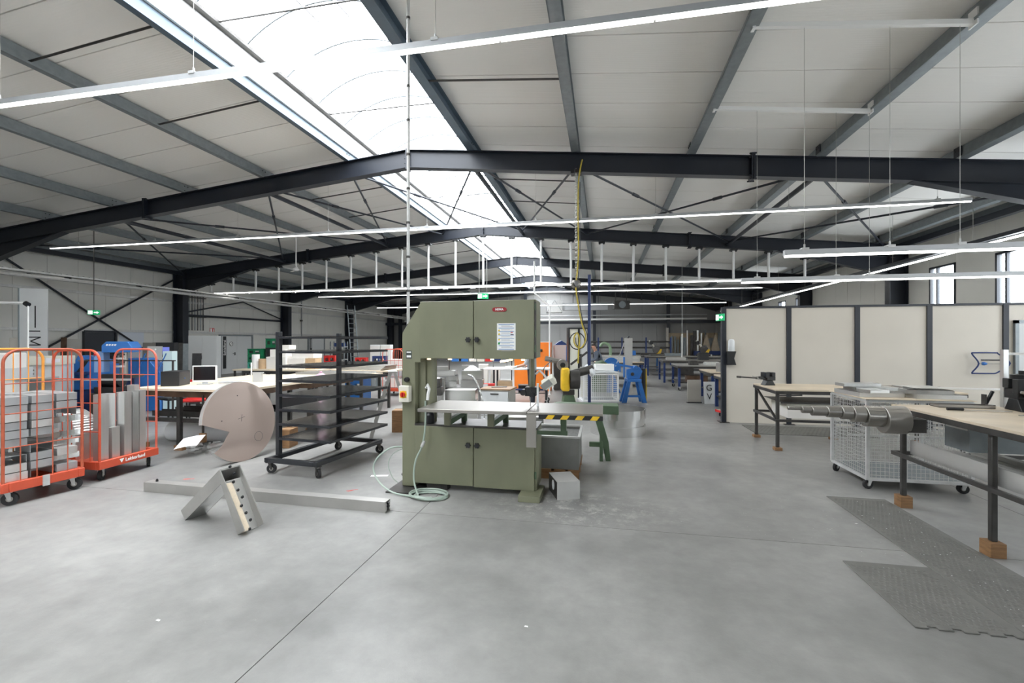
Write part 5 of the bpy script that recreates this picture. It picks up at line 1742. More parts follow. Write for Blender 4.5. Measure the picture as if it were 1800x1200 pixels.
def head_parts(t, hx, hy, hz_, yaw, hair_m):
    """hair cap, ears, nose and eyes on a head centred at hx, hy, hz_, facing yaw about z (0 = -y)"""
    m = Matrix.Translation((hx, hy, hz_)) @ Matrix.Rotation(yaw, 4, 'Z')
    b = B()
    n, k = 14, 7
    vs, fs = [], []
    for j in range(k + 1):
        ph = math.pi * .55 * j / k
        for i in range(n):
            a = 2 * math.pi * i / n
            front = max(0, -math.sin(a))
            p2 = ph * (1 - .35 * front)
            vs.append((.085 * math.sin(p2) * math.cos(a), .103 * math.sin(p2) * math.sin(a) + .012, .118 * math.cos(p2) + .012))
    for j in range(k):
        for i in range(n):
            fs.append((j * n + i, j * n + (i + 1) % n, (j + 1) * n + (i + 1) % n, (j + 1) * n + i))
    b.add(vs, fs, m)
    b.build('hair', hair_m, t)
    b = B().cyl(m @ Vector((0, -.085, .0)), m @ Vector((0, -.115, -.025)), .009, 8, .014)
    b.build('nose', M_SKIN, t)
    for s in (-1, 1):
        B().lathe([(0, -.03), (.012, -.02), (.016, .01), (.01, .03), (0, .035)], 8, m @ Matrix.Translation((s * .078, .005, -.005))).build('ear', M_SKIN, t)
        B().lathe([(0, -.008), (.008, 0), (0, .008)], 8, m @ Matrix.Translation((s * .03, -.088, .015))).build('eye', M_HAIR, t)
    B().box(-.022, .022, -.004, .004, -.003, .003, m @ Matrix.Translation((0, -.088, -.055))).build('mouth', mat('lips', (160, 90, 84), .5), t)

# stooped man at the back: facing the bench, head bowed towards the left of the picture
J = {'pelvis': (0, 0, .92, .15), 'waist': (-.02, -.03, 1.06, .14), 'chest': (-.10, -.06, 1.26, .165), 'neckb': (-.17, -.09, 1.40, .08), 'neck': (-.20, -.10, 1.45, .055), 'head': (-.25, -.12, 1.54, .085), 'crown': (-.255, -.115, 1.60, .075),
     'shL': (-.14, -.25, 1.34, .075), 'elL': (-.18, -.31, 1.08, .05), 'wrL': (-.40, -.22, 1.02, .033), 'haL': (-.49, -.19, 1.01, .038), 'fiL': (-.55, -.17, 1.0, .022),
     'shR': (-.10, .13, 1.36, .075), 'elR': (-.14, .22, 1.10, .05), 'wrR': (-.36, .14, 1.02, .033), 'haR': (-.45, .11, 1.01, .038), 'fiR': (-.51, .10, 1.0, .022),
     'hipL': (.0, -.1, .86, .105), 'knL': (-.02, -.11, .48, .07), 'anL': (.0, -.11, .09, .05), 'toL': (-.15, -.12, .045, .042),
     'hipR': (.0, .1, .86, .105), 'knR': (-.02, .11, .48, .07), 'anR': (.02, .11, .09, .05), 'toR': (-.13, .13, .045, .042)}
BN = [('pelvis', 'waist', 0), ('waist', 'chest', 0), ('chest', 'neckb', 0), ('neckb', 'neck', 2), ('neck', 'head', 2), ('head', 'crown', 2),
      ('chest', 'shL', 0), ('shL', 'elL', 0), ('elL', 'wrL', 0), ('wrL', 'haL', 2), ('haL', 'fiL', 2), ('chest', 'shR', 0), ('shR', 'elR', 0), ('elR', 'wrR', 0), ('wrR', 'haR', 2), ('haR', 'fiR', 2),
      ('pelvis', 'hipL', 1), ('hipL', 'knL', 1), ('knL', 'anL', 1), ('anL', 'toL', 3), ('pelvis', 'hipR', 1), ('hipR', 'knR', 1), ('knR', 'anR', 1), ('anR', 'toR', 3)]
x, y, _ = place(1054, 17.2)
pm = person('person', 'person in grey work shirt bending over work beyond the wire crate', (x, y, 0), PSI, J, BN, [M_SHIRT, M_TROUS, M_SKIN, M_BLACK])
head_parts(pm, -.255, -.118, 1.57, R(-75), M_HAIR)

# worker behind the bandsaw, arm stretched to the packing table
J2 = {'pelvis': (0, 0, .95, .15), 'waist': (0, 0, 1.1, .14), 'chest': (0, .0, 1.32, .165), 'neckb': (-.01, -.0, 1.48, .08), 'neck': (-.02, -.01, 1.54, .056), 'head': (-.04, -.02, 1.65, .088), 'crown': (-.04, -.02, 1.72, .076),
      'shL': (-.05, -.19, 1.42, .075), 'elL': (-.12, -.27, 1.14, .048), 'wrL': (-.34, -.30, 1.08, .034), 'haL': (-.42, -.31, 1.065, .042),
      'f1': (-.475, -.335, 1.06, .014), 'f1e': (-.51, -.34, 1.045, .012), 'f2': (-.485, -.315, 1.06, .014), 'f2e': (-.525, -.315, 1.042, .012), 'f3': (-.48, -.295, 1.06, .014), 'f3e': (-.52, -.29, 1.042, .012), 'f4': (-.47, -.277, 1.058, .013), 'f4e': (-.50, -.268, 1.044, .011), 'th': (-.41, -.36, 1.06, .016), 'the': (-.45, -.385, 1.05, .014),
      'shR': (-.02, .19, 1.42, .075), 'elR': (-.06, .25, 1.14, .05), 'wrR': (-.24, .2, 1.06, .034), 'haR': (-.32, .18, 1.06, .042),
      'hipL': (.0, -.1, .88, .105), 'knL': (0, -.11, .5, .07), 'anL': (.02, -.11, .09, .05), 'toL': (-.13, -.12, .045, .045),
      'hipR': (.0, .1, .88, .105), 'knR': (0, .11, .5, .07), 'anR': (.02, .11, .09, .05), 'toR': (-.13, .13, .045, .045)}
BN2 = [('pelvis', 'waist', 0), ('waist', 'chest', 0), ('chest', 'neckb', 0), ('neckb', 'neck', 2), ('neck', 'head', 2), ('head', 'crown', 2),
       ('chest', 'shL', 0), ('shL', 'elL', 0), ('elL', 'wrL', 2), ('wrL', 'haL', 3), ('haL', 'f1', 3), ('f1', 'f1e', 3), ('haL', 'f2', 3), ('f2', 'f2e', 3), ('haL', 'f3', 3), ('f3', 'f3e', 3), ('haL', 'f4', 3), ('f4', 'f4e', 3), ('wrL', 'th', 3), ('th', 'the', 3),
       ('chest', 'shR', 0), ('shR', 'elR', 0), ('elR', 'wrR', 2), ('wrR', 'haR', 3),
       ('pelvis', 'hipL', 1), ('hipL', 'knL', 1), ('knL', 'anL', 1), ('anL', 'toL', 4), ('pelvis', 'hipR', 1), ('hipR', 'knR', 1), ('knR', 'anR', 1), ('anR', 'toR', 4)]
x, y, _ = place(935, 12.2)
pw = person('person', 'worker mostly hidden by the bandsaw, gloved arm reaching over the white table', (x, y, 0), PSI + R(-15), J2, BN2, [M_TSHIRT, M_TROUS, M_SKIN, M_GLOVE, M_SHOE])
head_parts(pw, -.045, -.02, 1.68, R(-60), M_HAIR)

# ---- seen through the throat: stacks of aluminium, vice pedestal, drawer unit, stool
x, y, _ = place(762, 8.1)
vp = thing('pedestal_vice', 'heavy grey pedestal vice behind the bandsaw throat', 'vice', (x, y, 0), PSI)
B().prism([(-.1, 0), (.1, 0), (.06, .1), (.05, .8), (-.05, .8), (-.06, .1)], 'y', -.08, .08).build('pedestal', M_STEELD, vp)
B().box(-.18, .16, -.12, .12, .8, .95).build('saddle', M_STEELD, vp, bevel=.01)
B().cyl((-.16, 0, 1.03), (.12, 0, 1.03), .085, 16).build('spindle', M_STEEL, vp)
B().box(-.2, -.1, -.13, .13, .95, 1.12).box(.04, .14, -.13, .13, .95, 1.1).build('jaw', M_STEELD, vp, bevel=.01)
B().cyl((.2, -.05, .86), (.2, -.05, 1.1), .016, 8).build('handle', M_STEEL, vp)
lt_ = thing('low_table', 'low steel table under the bright aluminium cases behind the saw', 'table', place(800, 10.6), PSI)
B().box(-.7, .75, -.4, .4, .68, .72).build('table_top', M_STEELD, lt_)
for sx in (-.62, .67):
    for sy in (-.34, .34):
        B().box(sx - .03, sx + .03, sy - .03, sy + .03, 0, .68).build('leg', M_STEELD, lt_)
M_ALU_, M_ALU, M_ALUM_, M_ALUM = M_ALU, M_ALUX, M_ALUM, M_ALUX
stack = [(-.3, -.1, .721, .75, .5, .13, 0, M_ALU, 'lowest bright aluminium case of the pile behind the saw throat'), (-.28, -.08, .852, .7, .45, .12, .05, M_ALUM, 'second bright aluminium case in the pile behind the throat'),
         (-.3, -.05, .973, .66, .42, .11, -.04, M_ALU, 'third bright aluminium case in the pile behind the throat'), (-.36, .0, 1.084, .4, .3, .09, .1, M_ALUM, 'small top aluminium case of the pile behind the throat'),
         (.42, -.1, .721, .5, .5, .16, 0, M_ALUM, 'lower aluminium case next to the pile behind the throat'), (.4, -.08, .882, .46, .4, .2, .06, M_ALU, 'upper aluminium case next to the pile behind the throat')]
for dx, dy, dz, w, d, h, a, m, lab in stack:
    metal_case('aluminium_case', lab, at(lt_, dx, dy, dz), (w, d, h), PSI + a, m, 'aluminium cases behind the throat')
x, y, _ = place(812, 8.9)
metal_case('aluminium_case', 'big dull aluminium case on the floor behind the saw table', (x, y, 0), (.62, .5, .62), PSI + .03, M_ALUM, 'aluminium cases behind the throat')
metal_case('aluminium_case', 'shallow shiny aluminium case on the big floor case', (x, y, .621), (.58, .46, .2), PSI - .04, M_ALU, 'aluminium cases behind the throat')
x, y, _ = place(915, 7.75)
metal_case('aluminium_case', 'wide shiny aluminium case low behind the saw brackets', (x, y, 0), (.75, .5, .5), PSI, M_ALU, 'aluminium cases behind the throat')
M_ALU, M_ALUM = M_ALU_, M_ALUM_
x, y, _ = place(876, 8.75)
du = thing('drawer_unit', 'low grey drawer unit with brown board top behind the saw', 'drawer unit', (x, y, 0), PSI - R(14))
B().box(-.28, .28, -.25, .25, .1, .84).build('body', M_ALUD, du)
B().box(-.3, .3, -.27, .27, .84, .865).build('board_top', mat('worn_brown_board', (150, 120, 90), .6, 0, .2, 8), du)
for i in range(3):
    dr_ = B().box(-.26, .26, -.265, -.251, .14 + .23 * i, .35 + .23 * i).build('drawer', M_GREYC, du)
    B().box(-.08, .08, -.28, -.266, .3 + .23 * i, .32 + .23 * i).build('handle', M_STEELD, dr_)
B().box(-.26, -.2, -.23, -.17, 0, .1).box(.2, .26, -.23, -.17, 0, .1).box(-.26, .26, .17, .23, 0, .1).build('plinth', M_BLACK, du)
ts = thing('tool_strips', 'flat steel strips lying on the brown drawer unit top', 'metal strip', at(du, .0, .05, .866), .3)
B().box(-.15, .15, -.02, .02, 0, .012).build('strip', M_STEELD, ts)
B().box(-.05, .16, .04, .07, 0, .012).build('strip', M_STEEL, ts)
cb = thing('curved_band', 'long curved aluminium band leaning behind the saw table', 'metal band', place(842, 8.25), PSI)
b = B()
pts = [(-.2 + .32 * math.sin(t * .13), 1.16 - .0079 * t * t) for t in range(0, 13)] + [(.12, .0)]
for (xa, za), (xb, zb) in zip(pts[:-1], pts[1:]):
    b.add([(xa, -.05, za), (xb, -.05, zb), (xb, .05, zb), (xa, .05, za)], [(0, 1, 2, 3)])
b.build('band', M_ALU, cb).modifiers.new('thick', 'SOLIDIFY').thickness = .02
cb.location.z = .0
pw_ = thing('wrapping_paper', 'loose white wrapping paper heap beside the curved band', 'paper', at(lt_, .40, -.08, 1.083), PSI)
B().lathe([(.2, 0), (.19, .03), (.12, .06), (.07, .1), (.02, .11), (0, .11)], 7).build('heap', M_PAPER, pw_)
rs = thing('red_stool', 'small red stool frame beyond the drawer unit', 'stool', place(857, 12.4), PSI)
B().box(-.2, .2, -.18, .18, .55, .60).build('seat', M_RED, rs)
for sx in (-.17, .17):
    for sy in (-.15, .15):
        B().box(sx - .02, sx + .02, sy - .02, sy + .02, 0, .55).build('leg', M_RED, rs)
for i, (px, dd_, w, h, z) in enumerate(((850, 14.0, .28, .75, 0), (871, 14.6, .30, .62, 0))):
    carton('carton', ('tall white carton stack column beyond the red stool', 'white carton beside the packing table leg')[i], place(px, dd_), (w, .4, h + .3), PSI, M_CARDW)
cols = [(800, M_BLUE, 'blue jacket on the hooks seen below the upper saw housing, towards the column'), (817, M_BLUE, 'blue overall hanging second below the upper saw housing'), (831, M_CARDW, 'white coat hanging third below the upper saw housing'),
        (845, M_CREAM, 'cream cloth hanging fourth below the upper saw housing'), (859, M_RED, 'red jacket hanging fifth below the upper saw housing'), (874, M_BLUED, 'navy jacket hanging beside the red jacket'), (889, M_DENIM, 'grey-blue overall hanging last below the upper saw housing')]
hr = thing('coat_rail', 'coat rail carrying the work clothes beyond the saw', 'coat rail', place(838, 18.2), PSI)
B().cyl((-1.1, 0, 1.85), (1.4, 0, 1.85), .02, 8).build('rail', M_STEELD, hr)
for sx in (-1.1, 1.4):
    B().cyl((sx, 0, 0), (sx, 0, 1.85), .02, 8).build('post', M_STEELD, hr)
    B().box(sx - .03, sx + .03, -.25, .25, 0, .04).build('foot', M_STEELD, hr)
for px, m, lab in cols:
    t = thing('work_jacket', lab, 'jacket', place(px, 18.2), PSI, 'work clothes on the rail')
    t.location = (t.location.x, t.location.y, 0)
    B().prism([(-.05, 1.74), (.05, 1.74), (.13, 1.66), (.14, .95), (-.14, .95), (-.13, 1.66)], 'y', -.05, .05).build('cloth', m, t)
    B().cyl((0, 0, 1.74), (0, 0, 1.828), .008, 6).build('hanger', M_STEELD, t)

M_NAVYB = mat('navy_blue_paint', (34, 50, 92), .4)
# ---- poles standing among the machines
for px, d, r, m, top, nm, lab in ((1036, 11.6, .04, M_NAVYB, 3.45, 'blue_pole', 'dark blue pole with white conduit beyond the chain'), (966, 15.0, .024, M_WHITE, 2.9, 'white_pole', 'thin white pole rising behind the orange cabinet'),
                                  (1199, 20.9, .03, M_WHITE, 2.1, 'white_pole', 'short white pole on the far aisle benches')):
    t = thing(nm, lab, 'pole', place(px, d), PSI)
    z0_ = 0.951 if px == 1199 else 0
    B().cyl((0, 0, z0_), (0, 0, top), r, 12).build('tube', m, t)
    B().cyl((0, 0, z0_), (0, 0, z0_ + .02), r * 2, 12).build('foot', m, t)
    if px == 1037:
        B().cyl((-.075, 0, .02), (-.075, 0, top), .03, 10).build('conduit', M_WHITE, t)
    if px == 966:
        B().cyl((0, 0, top), (-.5, 0, top + .45), .03, 8).cyl((-.5, 0, top + .45), (-.5, 0, 4.4), .03, 8).build('elbow', M_WHITE, t)
    if px == 1199:
        B().cyl((0, 0, top), (0, 0, 5.4), .008, 6).build('wire', M_GALV2, t)

# ---- air duct, fan heater, exit sign high at the back
t = thing('air_duct', 'square silver air duct hanging before the back wall', 'duct', place(974, 36.0, 4.02), PSI)
B().box(-.6, .6, -.5, .5, 0, .95).build('casing', M_GALV2, t)
for a, c in (((-.6, 0), (.0, .95)), ((.0, .95), (.6, 0))):
    B().bar((a[0], -.51, a[1]), (c[0], -.51, c[1]), .012, .03).build('crease', M_GALV, t)
B().box(.61, 4.2, -.25, .25, .2, .75).build('side_duct', M_LAMPBODY, t)
B().cyl((1.5, 0, .75), (1.5, 0, 2.56), .02, 6).cyl((3.5, 0, .75), (3.5, 0, 2.4), .02, 6).build('hanger', M_STEELD, t)
t = thing('ceiling_heater', 'dark fan heater hanging under the far roof', 'heater', place(1092, 33.0, 4.1), PSI)
B().box(-.55, .55, -.3, .3, 0, .6).build('casing', M_STEELD, t)
B().cyl((0, -.31, .3), (0, -.34, .3), .25, 20).build('fan_grille', M_GALV, t)
B().cyl((-.4, 0, .6), (-.4, 0, 1.5), .02, 6).cyl((.4, 0, .6), (.4, 0, 1.5), .02, 6).build('hanger', M_STEELD, t)
t = exit_sign('green exit sign hanging above the bandsaw in the distance', place(849, 24.0, 4.0), PSI, 1.9)
B().cyl((-.2, 0, .28), (-.2, 0, 2.62), .012, 6).cyl((.2, 0, .28), (.2, 0, 2.62), .012, 6).build('hanger_wire', M_CHAIN, t)
t = thing('ceiling_fan', 'white ceiling fan under the second bay roof', 'ceiling fan', (-12.3, 16.5, 0))
B().cyl((0, 0, 4.75), (0, 0, zr(-12.3) + .26), .025, 8).build('rod', M_WHITE, t)
B().lathe([(0, 4.62), (.1, 4.64), (.12, 4.7), (.06, 4.78), (0, 4.8)], 16).build('motor', M_WHITE, t)
for i in range(3):
    a = i * 2.094 + .4
    B().bar((.1 * math.cos(a), .1 * math.sin(a), 4.67), (.62 * math.cos(a), .62 * math.sin(a), 4.67), .12, .01).build('blade', M_WHITE, t)

# ---- racks along the back wall
t = thing('bar_rack', 'long dark horizontal rack of bars and tubes along the back wall', 'rack', (1.5, 35.6, 0))
for i in range(5):
    x = -3.6 + 1.75 * i
    B().box(x - .05, x + .05, -.4, -.3, 0, 2.05).build('post', M_BLUED, t)
    for z in (.7, 1.15, 1.6):
        B().box(x - .04, x + .04, -.3, .4, z, z + .06).build('arm', M_BLUED, t)
rnd = random.Random(5)
for z in (.7, 1.15, 1.6):
    for j in range(4):
        L = rnd.uniform(3.0, 4.2)
        B().cyl((-L, -.2 + .17 * j, z + .13), (L - .6, -.2 + .17 * j, z + .13), rnd.uniform(.045, .07), 8).build('stock_tube', rnd.choice([M_STEELD, M_STEELD, M_GALV, M_RUST]), t)
t = thing('board_panel', 'brown board behind the upright profiles at the back wall', 'board', (7.3, 39.35, 0))
B().box(-2.1, 2.2, -.03, .03, 0, 2.45).build('sheet', mat('brown_board', (176, 158, 132), .6, 0, .12, 4), t)
B().box(-2.1, 2.2, -.05, -.031, 0, .12).build('foot_rail', M_STEELD, t)
for i in range(16):
    x = 5.2 + .26 * i + rnd.uniform(-.06, .06)
    h = rnd.uniform(1.9, 2.9)
    m = rnd.choice([M_STEELD, M_STEEL, M_GALV, M_ALU, M_STEELD])
    tt = thing('profile_bar', 'upright metal profile leaning at the back wall, %s from the aisle' % ORD[i], 'metal profile', (x, 39.1, 0), 0, 'upright profiles at the back wall')
    w = rnd.uniform(.05, .11)
    B().box(-w, w, -.06, .0, 0, h).build('web', m, tt)
    B().box(-w, -w + .01, -.12, -.06, 0, h).box(w - .01, w, -.12, -.06, 0, h).build('flange', m, tt)
for i, x in enumerate((8.1, 8.75)):
    tt = thing('canvas_bag', 'beige canvas sack hanging at the back wall, %s' % ('towards the aisle', 'towards the window wall'), 'sack', (x, 38.7, 0)) if False else thing('canvas_bag', ('beige canvas sack hanging at the back wall, the one towards the aisle', 'beige canvas sack hanging at the back wall, the one towards the windows')[i], 'sack', (x, 38.7, 0), 0, 'canvas sacks')
    B().prism([(-.04, 2.3), (.04, 2.3), (.3, 1.15), (.28, 1.0), (-.28, 1.0), (-.3, 1.15)], 'y', -.12, .12).build('cloth', mat('canvas', (196, 182, 160), .9, 0, .15, 3), tt)
    B().cyl((0, 0, 2.3), (0, .3, 2.45), .015, 6).build('cord', M_STEELD, tt)
t = thing('blue_cradle', 'dark blue storage cradle below the canvas sacks', 'rack', (8.4, 38.2, 0))
B().box(-1.3, 1.3, -.25, .25, .7, 1.0).build('tray', M_BLUED, t)
for sx in (-1.2, 1.2):
    B().box(sx - .06, sx + .06, -.2, .2, 0, .7).build('leg', M_BLUED, t)
# aluminium sheets on a blue-legged table beyond the shear
blue_bench('blue-legged table with aluminium panels beyond the lever shear', -.35, 1.55, 18.2, 19.4, .95)
t = thing('panel_stack', 'pale aluminium panels lying on the table beyond the lever shear', 'metal panel', (.55, 18.8, .951))
B().box(-.75, .85, -.5, .45, 0, .14).build('panel', M_ALU, t)
B().box(-.6, .9, -.45, .4, .141, .22).build('panel', M_ALUM, t)
blue_bench('blue workbench with steel top at the far end of the aisle', .9, 3.2, 26.9, 28.2, .95, top=M_STEEL, legs=M_BLUE)
t = thing('bench_press', 'green arched press on the far aisle workbench', 'press', (.35, 22.6, 0))
B().box(-.12, .12, -.15, .15, 0, 1.0).build('column', M_GREEND, t)
B().tube(smooth([(0, 0, 1.0), (0, 0, 1.4), (-.1, 0, 1.6), (-.35, 0, 1.66), (-.5, 0, 1.5)], 4), .07, 10).build('arch', mat('pale_green_paint', (130, 156, 126), .45), t)
B().box(-.4, .4, -.3, .3, 0, .06).build('foot', M_STEELD, t)

# extra aluminium pieces heaped between the cases behind the throat
extra = [(768, 9.9, .0, .3, .25, .95, 'tall shiny aluminium case standing beside the pedestal vice'), (838, 11.6, .0, .34, .3, 1.05, 'tall shiny aluminium case standing behind the curved band'), (822, 12.2, .0, .3, .3, 1.12, 'slim shiny aluminium case beyond the pile behind the throat')]
for px, d, z, w, dd_, h, lab in extra:
    metal_case('aluminium_case', lab, place(px, d, z), (w, dd_, h), PSI + .1, M_ALUX, 'aluminium cases behind the throat')
# ================================================================== DOOR-SIDE WORKPLACE
XL = HALL_L
# ---- doors and signs on the side wall
def wall_door(n, label, y0, y1, top, m, leafs=1):
    d = sroot('door_%d' % n, label)
    B().box(XL + .01, XL + .14, y0 - .07, y0, 0, top + .07).box(XL + .01, XL + .14, y1, y1 + .07, 0, top + .07).box(XL + .01, XL + .14, y0, y1, top, top + .07).build('door_frame', M_GALV if m is not M_NAVY else M_NAVY, d)
    for i in range(leafs):
        a = y0 + (y1 - y0) * i / leafs
        c = y0 + (y1 - y0) * (i + 1) / leafs
        lf = B().box(XL + .03, XL + .09, a + .004, c - .004, .01, top - .004).build('leaf', m, d)
        if i == 0:
            B().box(XL + .09, XL + .12, c - .16, c - .13, 1.0, 1.16).cyl((XL + .12, c - .145, 1.1), (XL + .12, c - .30, 1.1), .014, 8).build('handle', M_BLACK, lf)
    return d
wall_door(2, 'dark navy door in the side wall', 14.2, 15.28, 2.12, M_NAVY)
wall_door(3, 'pale double door lettered on a black strip', 20.62, 22.78, 2.05, M_GREYC, 2)
wall_door(4, 'pale grey door further along the side wall', 28.0, 29.7, 2.05, M_GREYC)
struct(B().box(XL + .005, XL + .03, 15.5, 16.55, 0, 2.15).build('trim_1', mat('pale_blue_grey', (206, 212, 222), .45)), 'pale infill panel beside the navy door')
s_ = thing('door_sign', 'tall black name strip with white vertical lettering on the double door', 'sign', (XL + .095, 20.86, .3))
B().box(0, .012, -.1, .1, 0, 1.72).build('strip', M_BLACK, s_)
text('Schleiferei', .2, M_PAPER, s_, (.014, .0, 1.12), (R(90), R(-90), R(90)), bold=True)
s_ = thing('door_sign', 'black name strip on the farther grey door', 'sign', (XL + .095, 28.2, .3))
B().box(0, .012, -.1, .1, 0, 1.72).build('strip', M_BLACK, s_)
B().box(.012, .016, -.04, .04, 1.0, 1.6).build('lettering_band', M_LAMPBODY, s_)
s_ = thing('round_sign', 'small round prohibition sign on the double door', 'sign', (XL + .092, 21.3, 1.62))
B().cyl((0, 0, 0), (.008, 0, 0), .13, 20).build('plate', M_PAPER, s_)
B().tube([(.01, .11 * math.cos(a * .3142), .11 * math.sin(a * .3142)) for a in range(20)], .012, 5, True).bar((.01, -.07, -.07), (.01, .07, .07), .02, .01).build('ring', M_STEELD, s_)
s_ = thing('fire_sign', 'small red and white fire sign above the double door', 'sign', (XL + .012, 20.15, 2.3))
B().box(0, .01, -.14, .14, -.12, .14).build('plate', M_RED, s_)
B().box(.01, .013, -.12, -.01, -.1, .12).build('symbol_field', M_PAPER, s_)
B().box(.01, .013, .04, .1, -.09, .1).build('extinguisher_symbol', M_PAPER, s_)
e = exit_sign('green exit sign hanging before the door side wall', place(165, 15.2, 2.64), PSI + R(30), 1.05)
B().cyl((0, 0, .158), (0, 0, 3.02), .012, 6).build('rod', M_STEELD, e)
cb_ = thing('conduit_bundle', 'bundle of thin vertical conduits on the wall behind the second frame column', 'conduit', (XL + .02, 18.75, 0))
for i in range(6):
    B().cyl((.06, .16 * i, 2.3), (.06, .16 * i, 4.3 - .06 * (i % 3)), .022, 8).build('conduit', M_STEELD if i % 2 else M_GALV, cb_)
B().box(0, .1, -.08, .95, 2.95, 3.0).box(0, .1, -.08, .95, 3.9, 3.95).build('cross_rail', M_STEELD, cb_)
t = thing('wall_pipe', 'single vertical drop pipe on the wall before the third frame', 'pipe', (XL + .1, 27.2, 0))
B().cyl((0, 0, 2.0), (0, 0, 4.6), .03, 8).build('tube', M_GALV, t)
B().box(-.1, .05, -.05, .05, 3.1, 3.2).build('bracket', M_STEELD, t)

# ---- bench with chipboard top in front
def board_bench(label, x0, x1, y0, y1, z, legs, shelf=None, m=M_CHIP):
    cx, cy = (x0 + x1) / 2, (y0 + y1) / 2
    t = thing('workbench', label, 'workbench', (cx, cy, 0))
    hx, hy = (x1 - x0) / 2, (y1 - y0) / 2
    B().box(-hx, hx, -hy, hy, z - .035, z).build('table_top', m, t)
    B().box(-hx + .02, hx - .02, -hy + .03, -hy + .09, z - .13, z - .036).box(-hx + .02, -hx + .08, -hy + .09, hy - .02, z - .13, z - .036).box(hx - .08, hx - .02, -hy + .09, hy - .02, z - .13, z - .036).build('steel_rail', M_RUST, t)
    for lx, ly in legs:
        l = B().box(lx - cx - .03, lx - cx + .03, ly - cy - .03, ly - cy + .03, .08, z - .13).build('leg', M_STEELD, t)
        B().box(lx - cx - .06, lx - cx + .1, ly - cy - .05, ly - cy + .05, 0, .08).build('timber_block', M_WOOD, l)
    if shelf:
        B().box(-hx + .05, hx - .05, -hy + .1, -hy + .16, shelf - .06, shelf).box(-hx + .05, hx - .05, hy - .2, hy - .14, shelf - .06, shelf).box(-hx + .05, hx - .05, -.03, .03, shelf - .06, shelf).build('shelf_rail', M_STEELD, t)
    return t
board_bench('broad chipboard bench behind the round plate', -7.6, -5.6, 6.08, 7.65, .99, [(-6.71, 6.16), (-7.5, 7.5), (-5.72, 7.5), (-7.5, 6.2)], .5)
board_bench('second chipboard bench adjoining behind the broad one', -7.9, -5.45, 7.75, 9.3, .985, [(-7.8, 7.85), (-5.55, 7.85), (-5.55, 9.2), (-7.8, 9.2)], None)
for i in range(3):
    t = thing('steel_channel', 'dark steel channel on the shelf rails of the broad bench, %s row' % ORD[i], 'metal section', (-6.6, 6.42 + .42 * i, .501), 0, 'steel channels below the broad bench')
    B().box(-.85, .75, -.09, .09, 0, .008).build('web', M_STEELD, t)
    B().box(-.85, .75, -.09, -.082, .008, .09).box(-.85, .75, .082, .09, .008, .09).build('flange', M_STEELD, t)
for i in range(5):
    t = thing('aluminium_angle', 'short bright aluminium angle standing on the channels below the bench, %s along' % ORD[i], 'metal angle', (-6.42 + .14 * i, 6.42, .51), .2, 'aluminium angles below the broad bench')
    B().box(-.045, .045, -.04, -.034, 0, .12).build('leg_plate', M_ALU, t)
    B().box(-.045, -.04, -.034, .04, 0, .12).build('web_plate', M_ALUM, t)
t = thing('foil_roll', 'large white foil roll lying on the floor below the broad bench', 'roll', (-6.75, 6.72, .17))
B().cyl((-.72, 0, 0), (.9, .12, 0), .17, 24).build('roll', M_FILM, t)
B().cyl((.9, .12, 0), (.93, .122, 0), .05, 14).build('core', M_CARD, t)
t = thing('hand_brush', 'wooden block brush hanging from the broad bench rail', 'brush', (-6.2, 6.097, 0))
B().box(-.012, .012, -.012, .012, .3, .9).build('handle', M_STEELD, t)
B().box(-.05, .05, -.025, .02, .16, .3).build('block', M_WOOD, t)
# computer on the bench
pc = thing('computer_tower', 'black computer tower on the broad chipboard bench', 'computer', (-7.25, 6.62, .991), PSI + R(12))
B().box(-.17, .1, -.2, .2, 0, .25).build('case', M_BLACK, pc, bevel=.006)
B().box(.101, .106, -.19, .19, .01, .24).build('front_panel', M_BLACKP, pc)
B().cyl((.106, .0, .12), (.11, .0, .12), .012, 10).build('power_button', M_BLUE, pc)
mo = thing('monitor', 'flat monitor with white bezel on the broad chipboard bench', 'monitor', (-6.93, 6.85, .991), PSI + R(14))
B().box(-.19, .19, -.012, .03, .04, .33).build('casing', M_WHITE, mo, bevel=.004)
B().box(-.17, .17, -.0145, -.0122, .075, .315).build('screen', M_SCREEN, mo)
B().box(-.04, .04, .0, .03, 0, .06).box(-.1, .1, -.07, .09, 0, .012).build('stand', M_LAMPBODY, mo)
t = thing('keyboard', 'pale keyboard lying past the white monitor', 'keyboard', (-6.55, 7.05, .991), PSI + R(10))
B().prism([(-.2, 0), (.2, 0), (.2, .02), (-.2, .035)], 'y', -.07, .07).build('case', M_LAMPBODY, t)
B().box(-.18, .18, -.055, .055, .0351, .042).build('keycaps', M_GREYC, t)
t = thing('spray_can', 'slim white tube stand on the bench past the monitor', 'stand', (-6.5, 7.45, .991), PSI)
B().cyl((0, 0, 0), (0, 0, .36), .012, 8).build('tube', M_WHITE, t)
B().box(.04, .2, -.03, .03, .0, .16).box(.02, .22, -.035, .035, .16, .18).build('holder', M_LAMPBODY, t)
t = thing('drawing_sheet', 'pale blue drawing sheet lying on the second chipboard bench', 'paper', (-6.3, 8.6, .986), .2)
B().box(-.3, .3, -.2, .2, 0, .003).build('sheet', mat('pale_blue_paper', (222, 226, 240), .6), t)
B().box(-.3, .3, .18, .2, .003, .006).build('fold', M_PAPER, t)

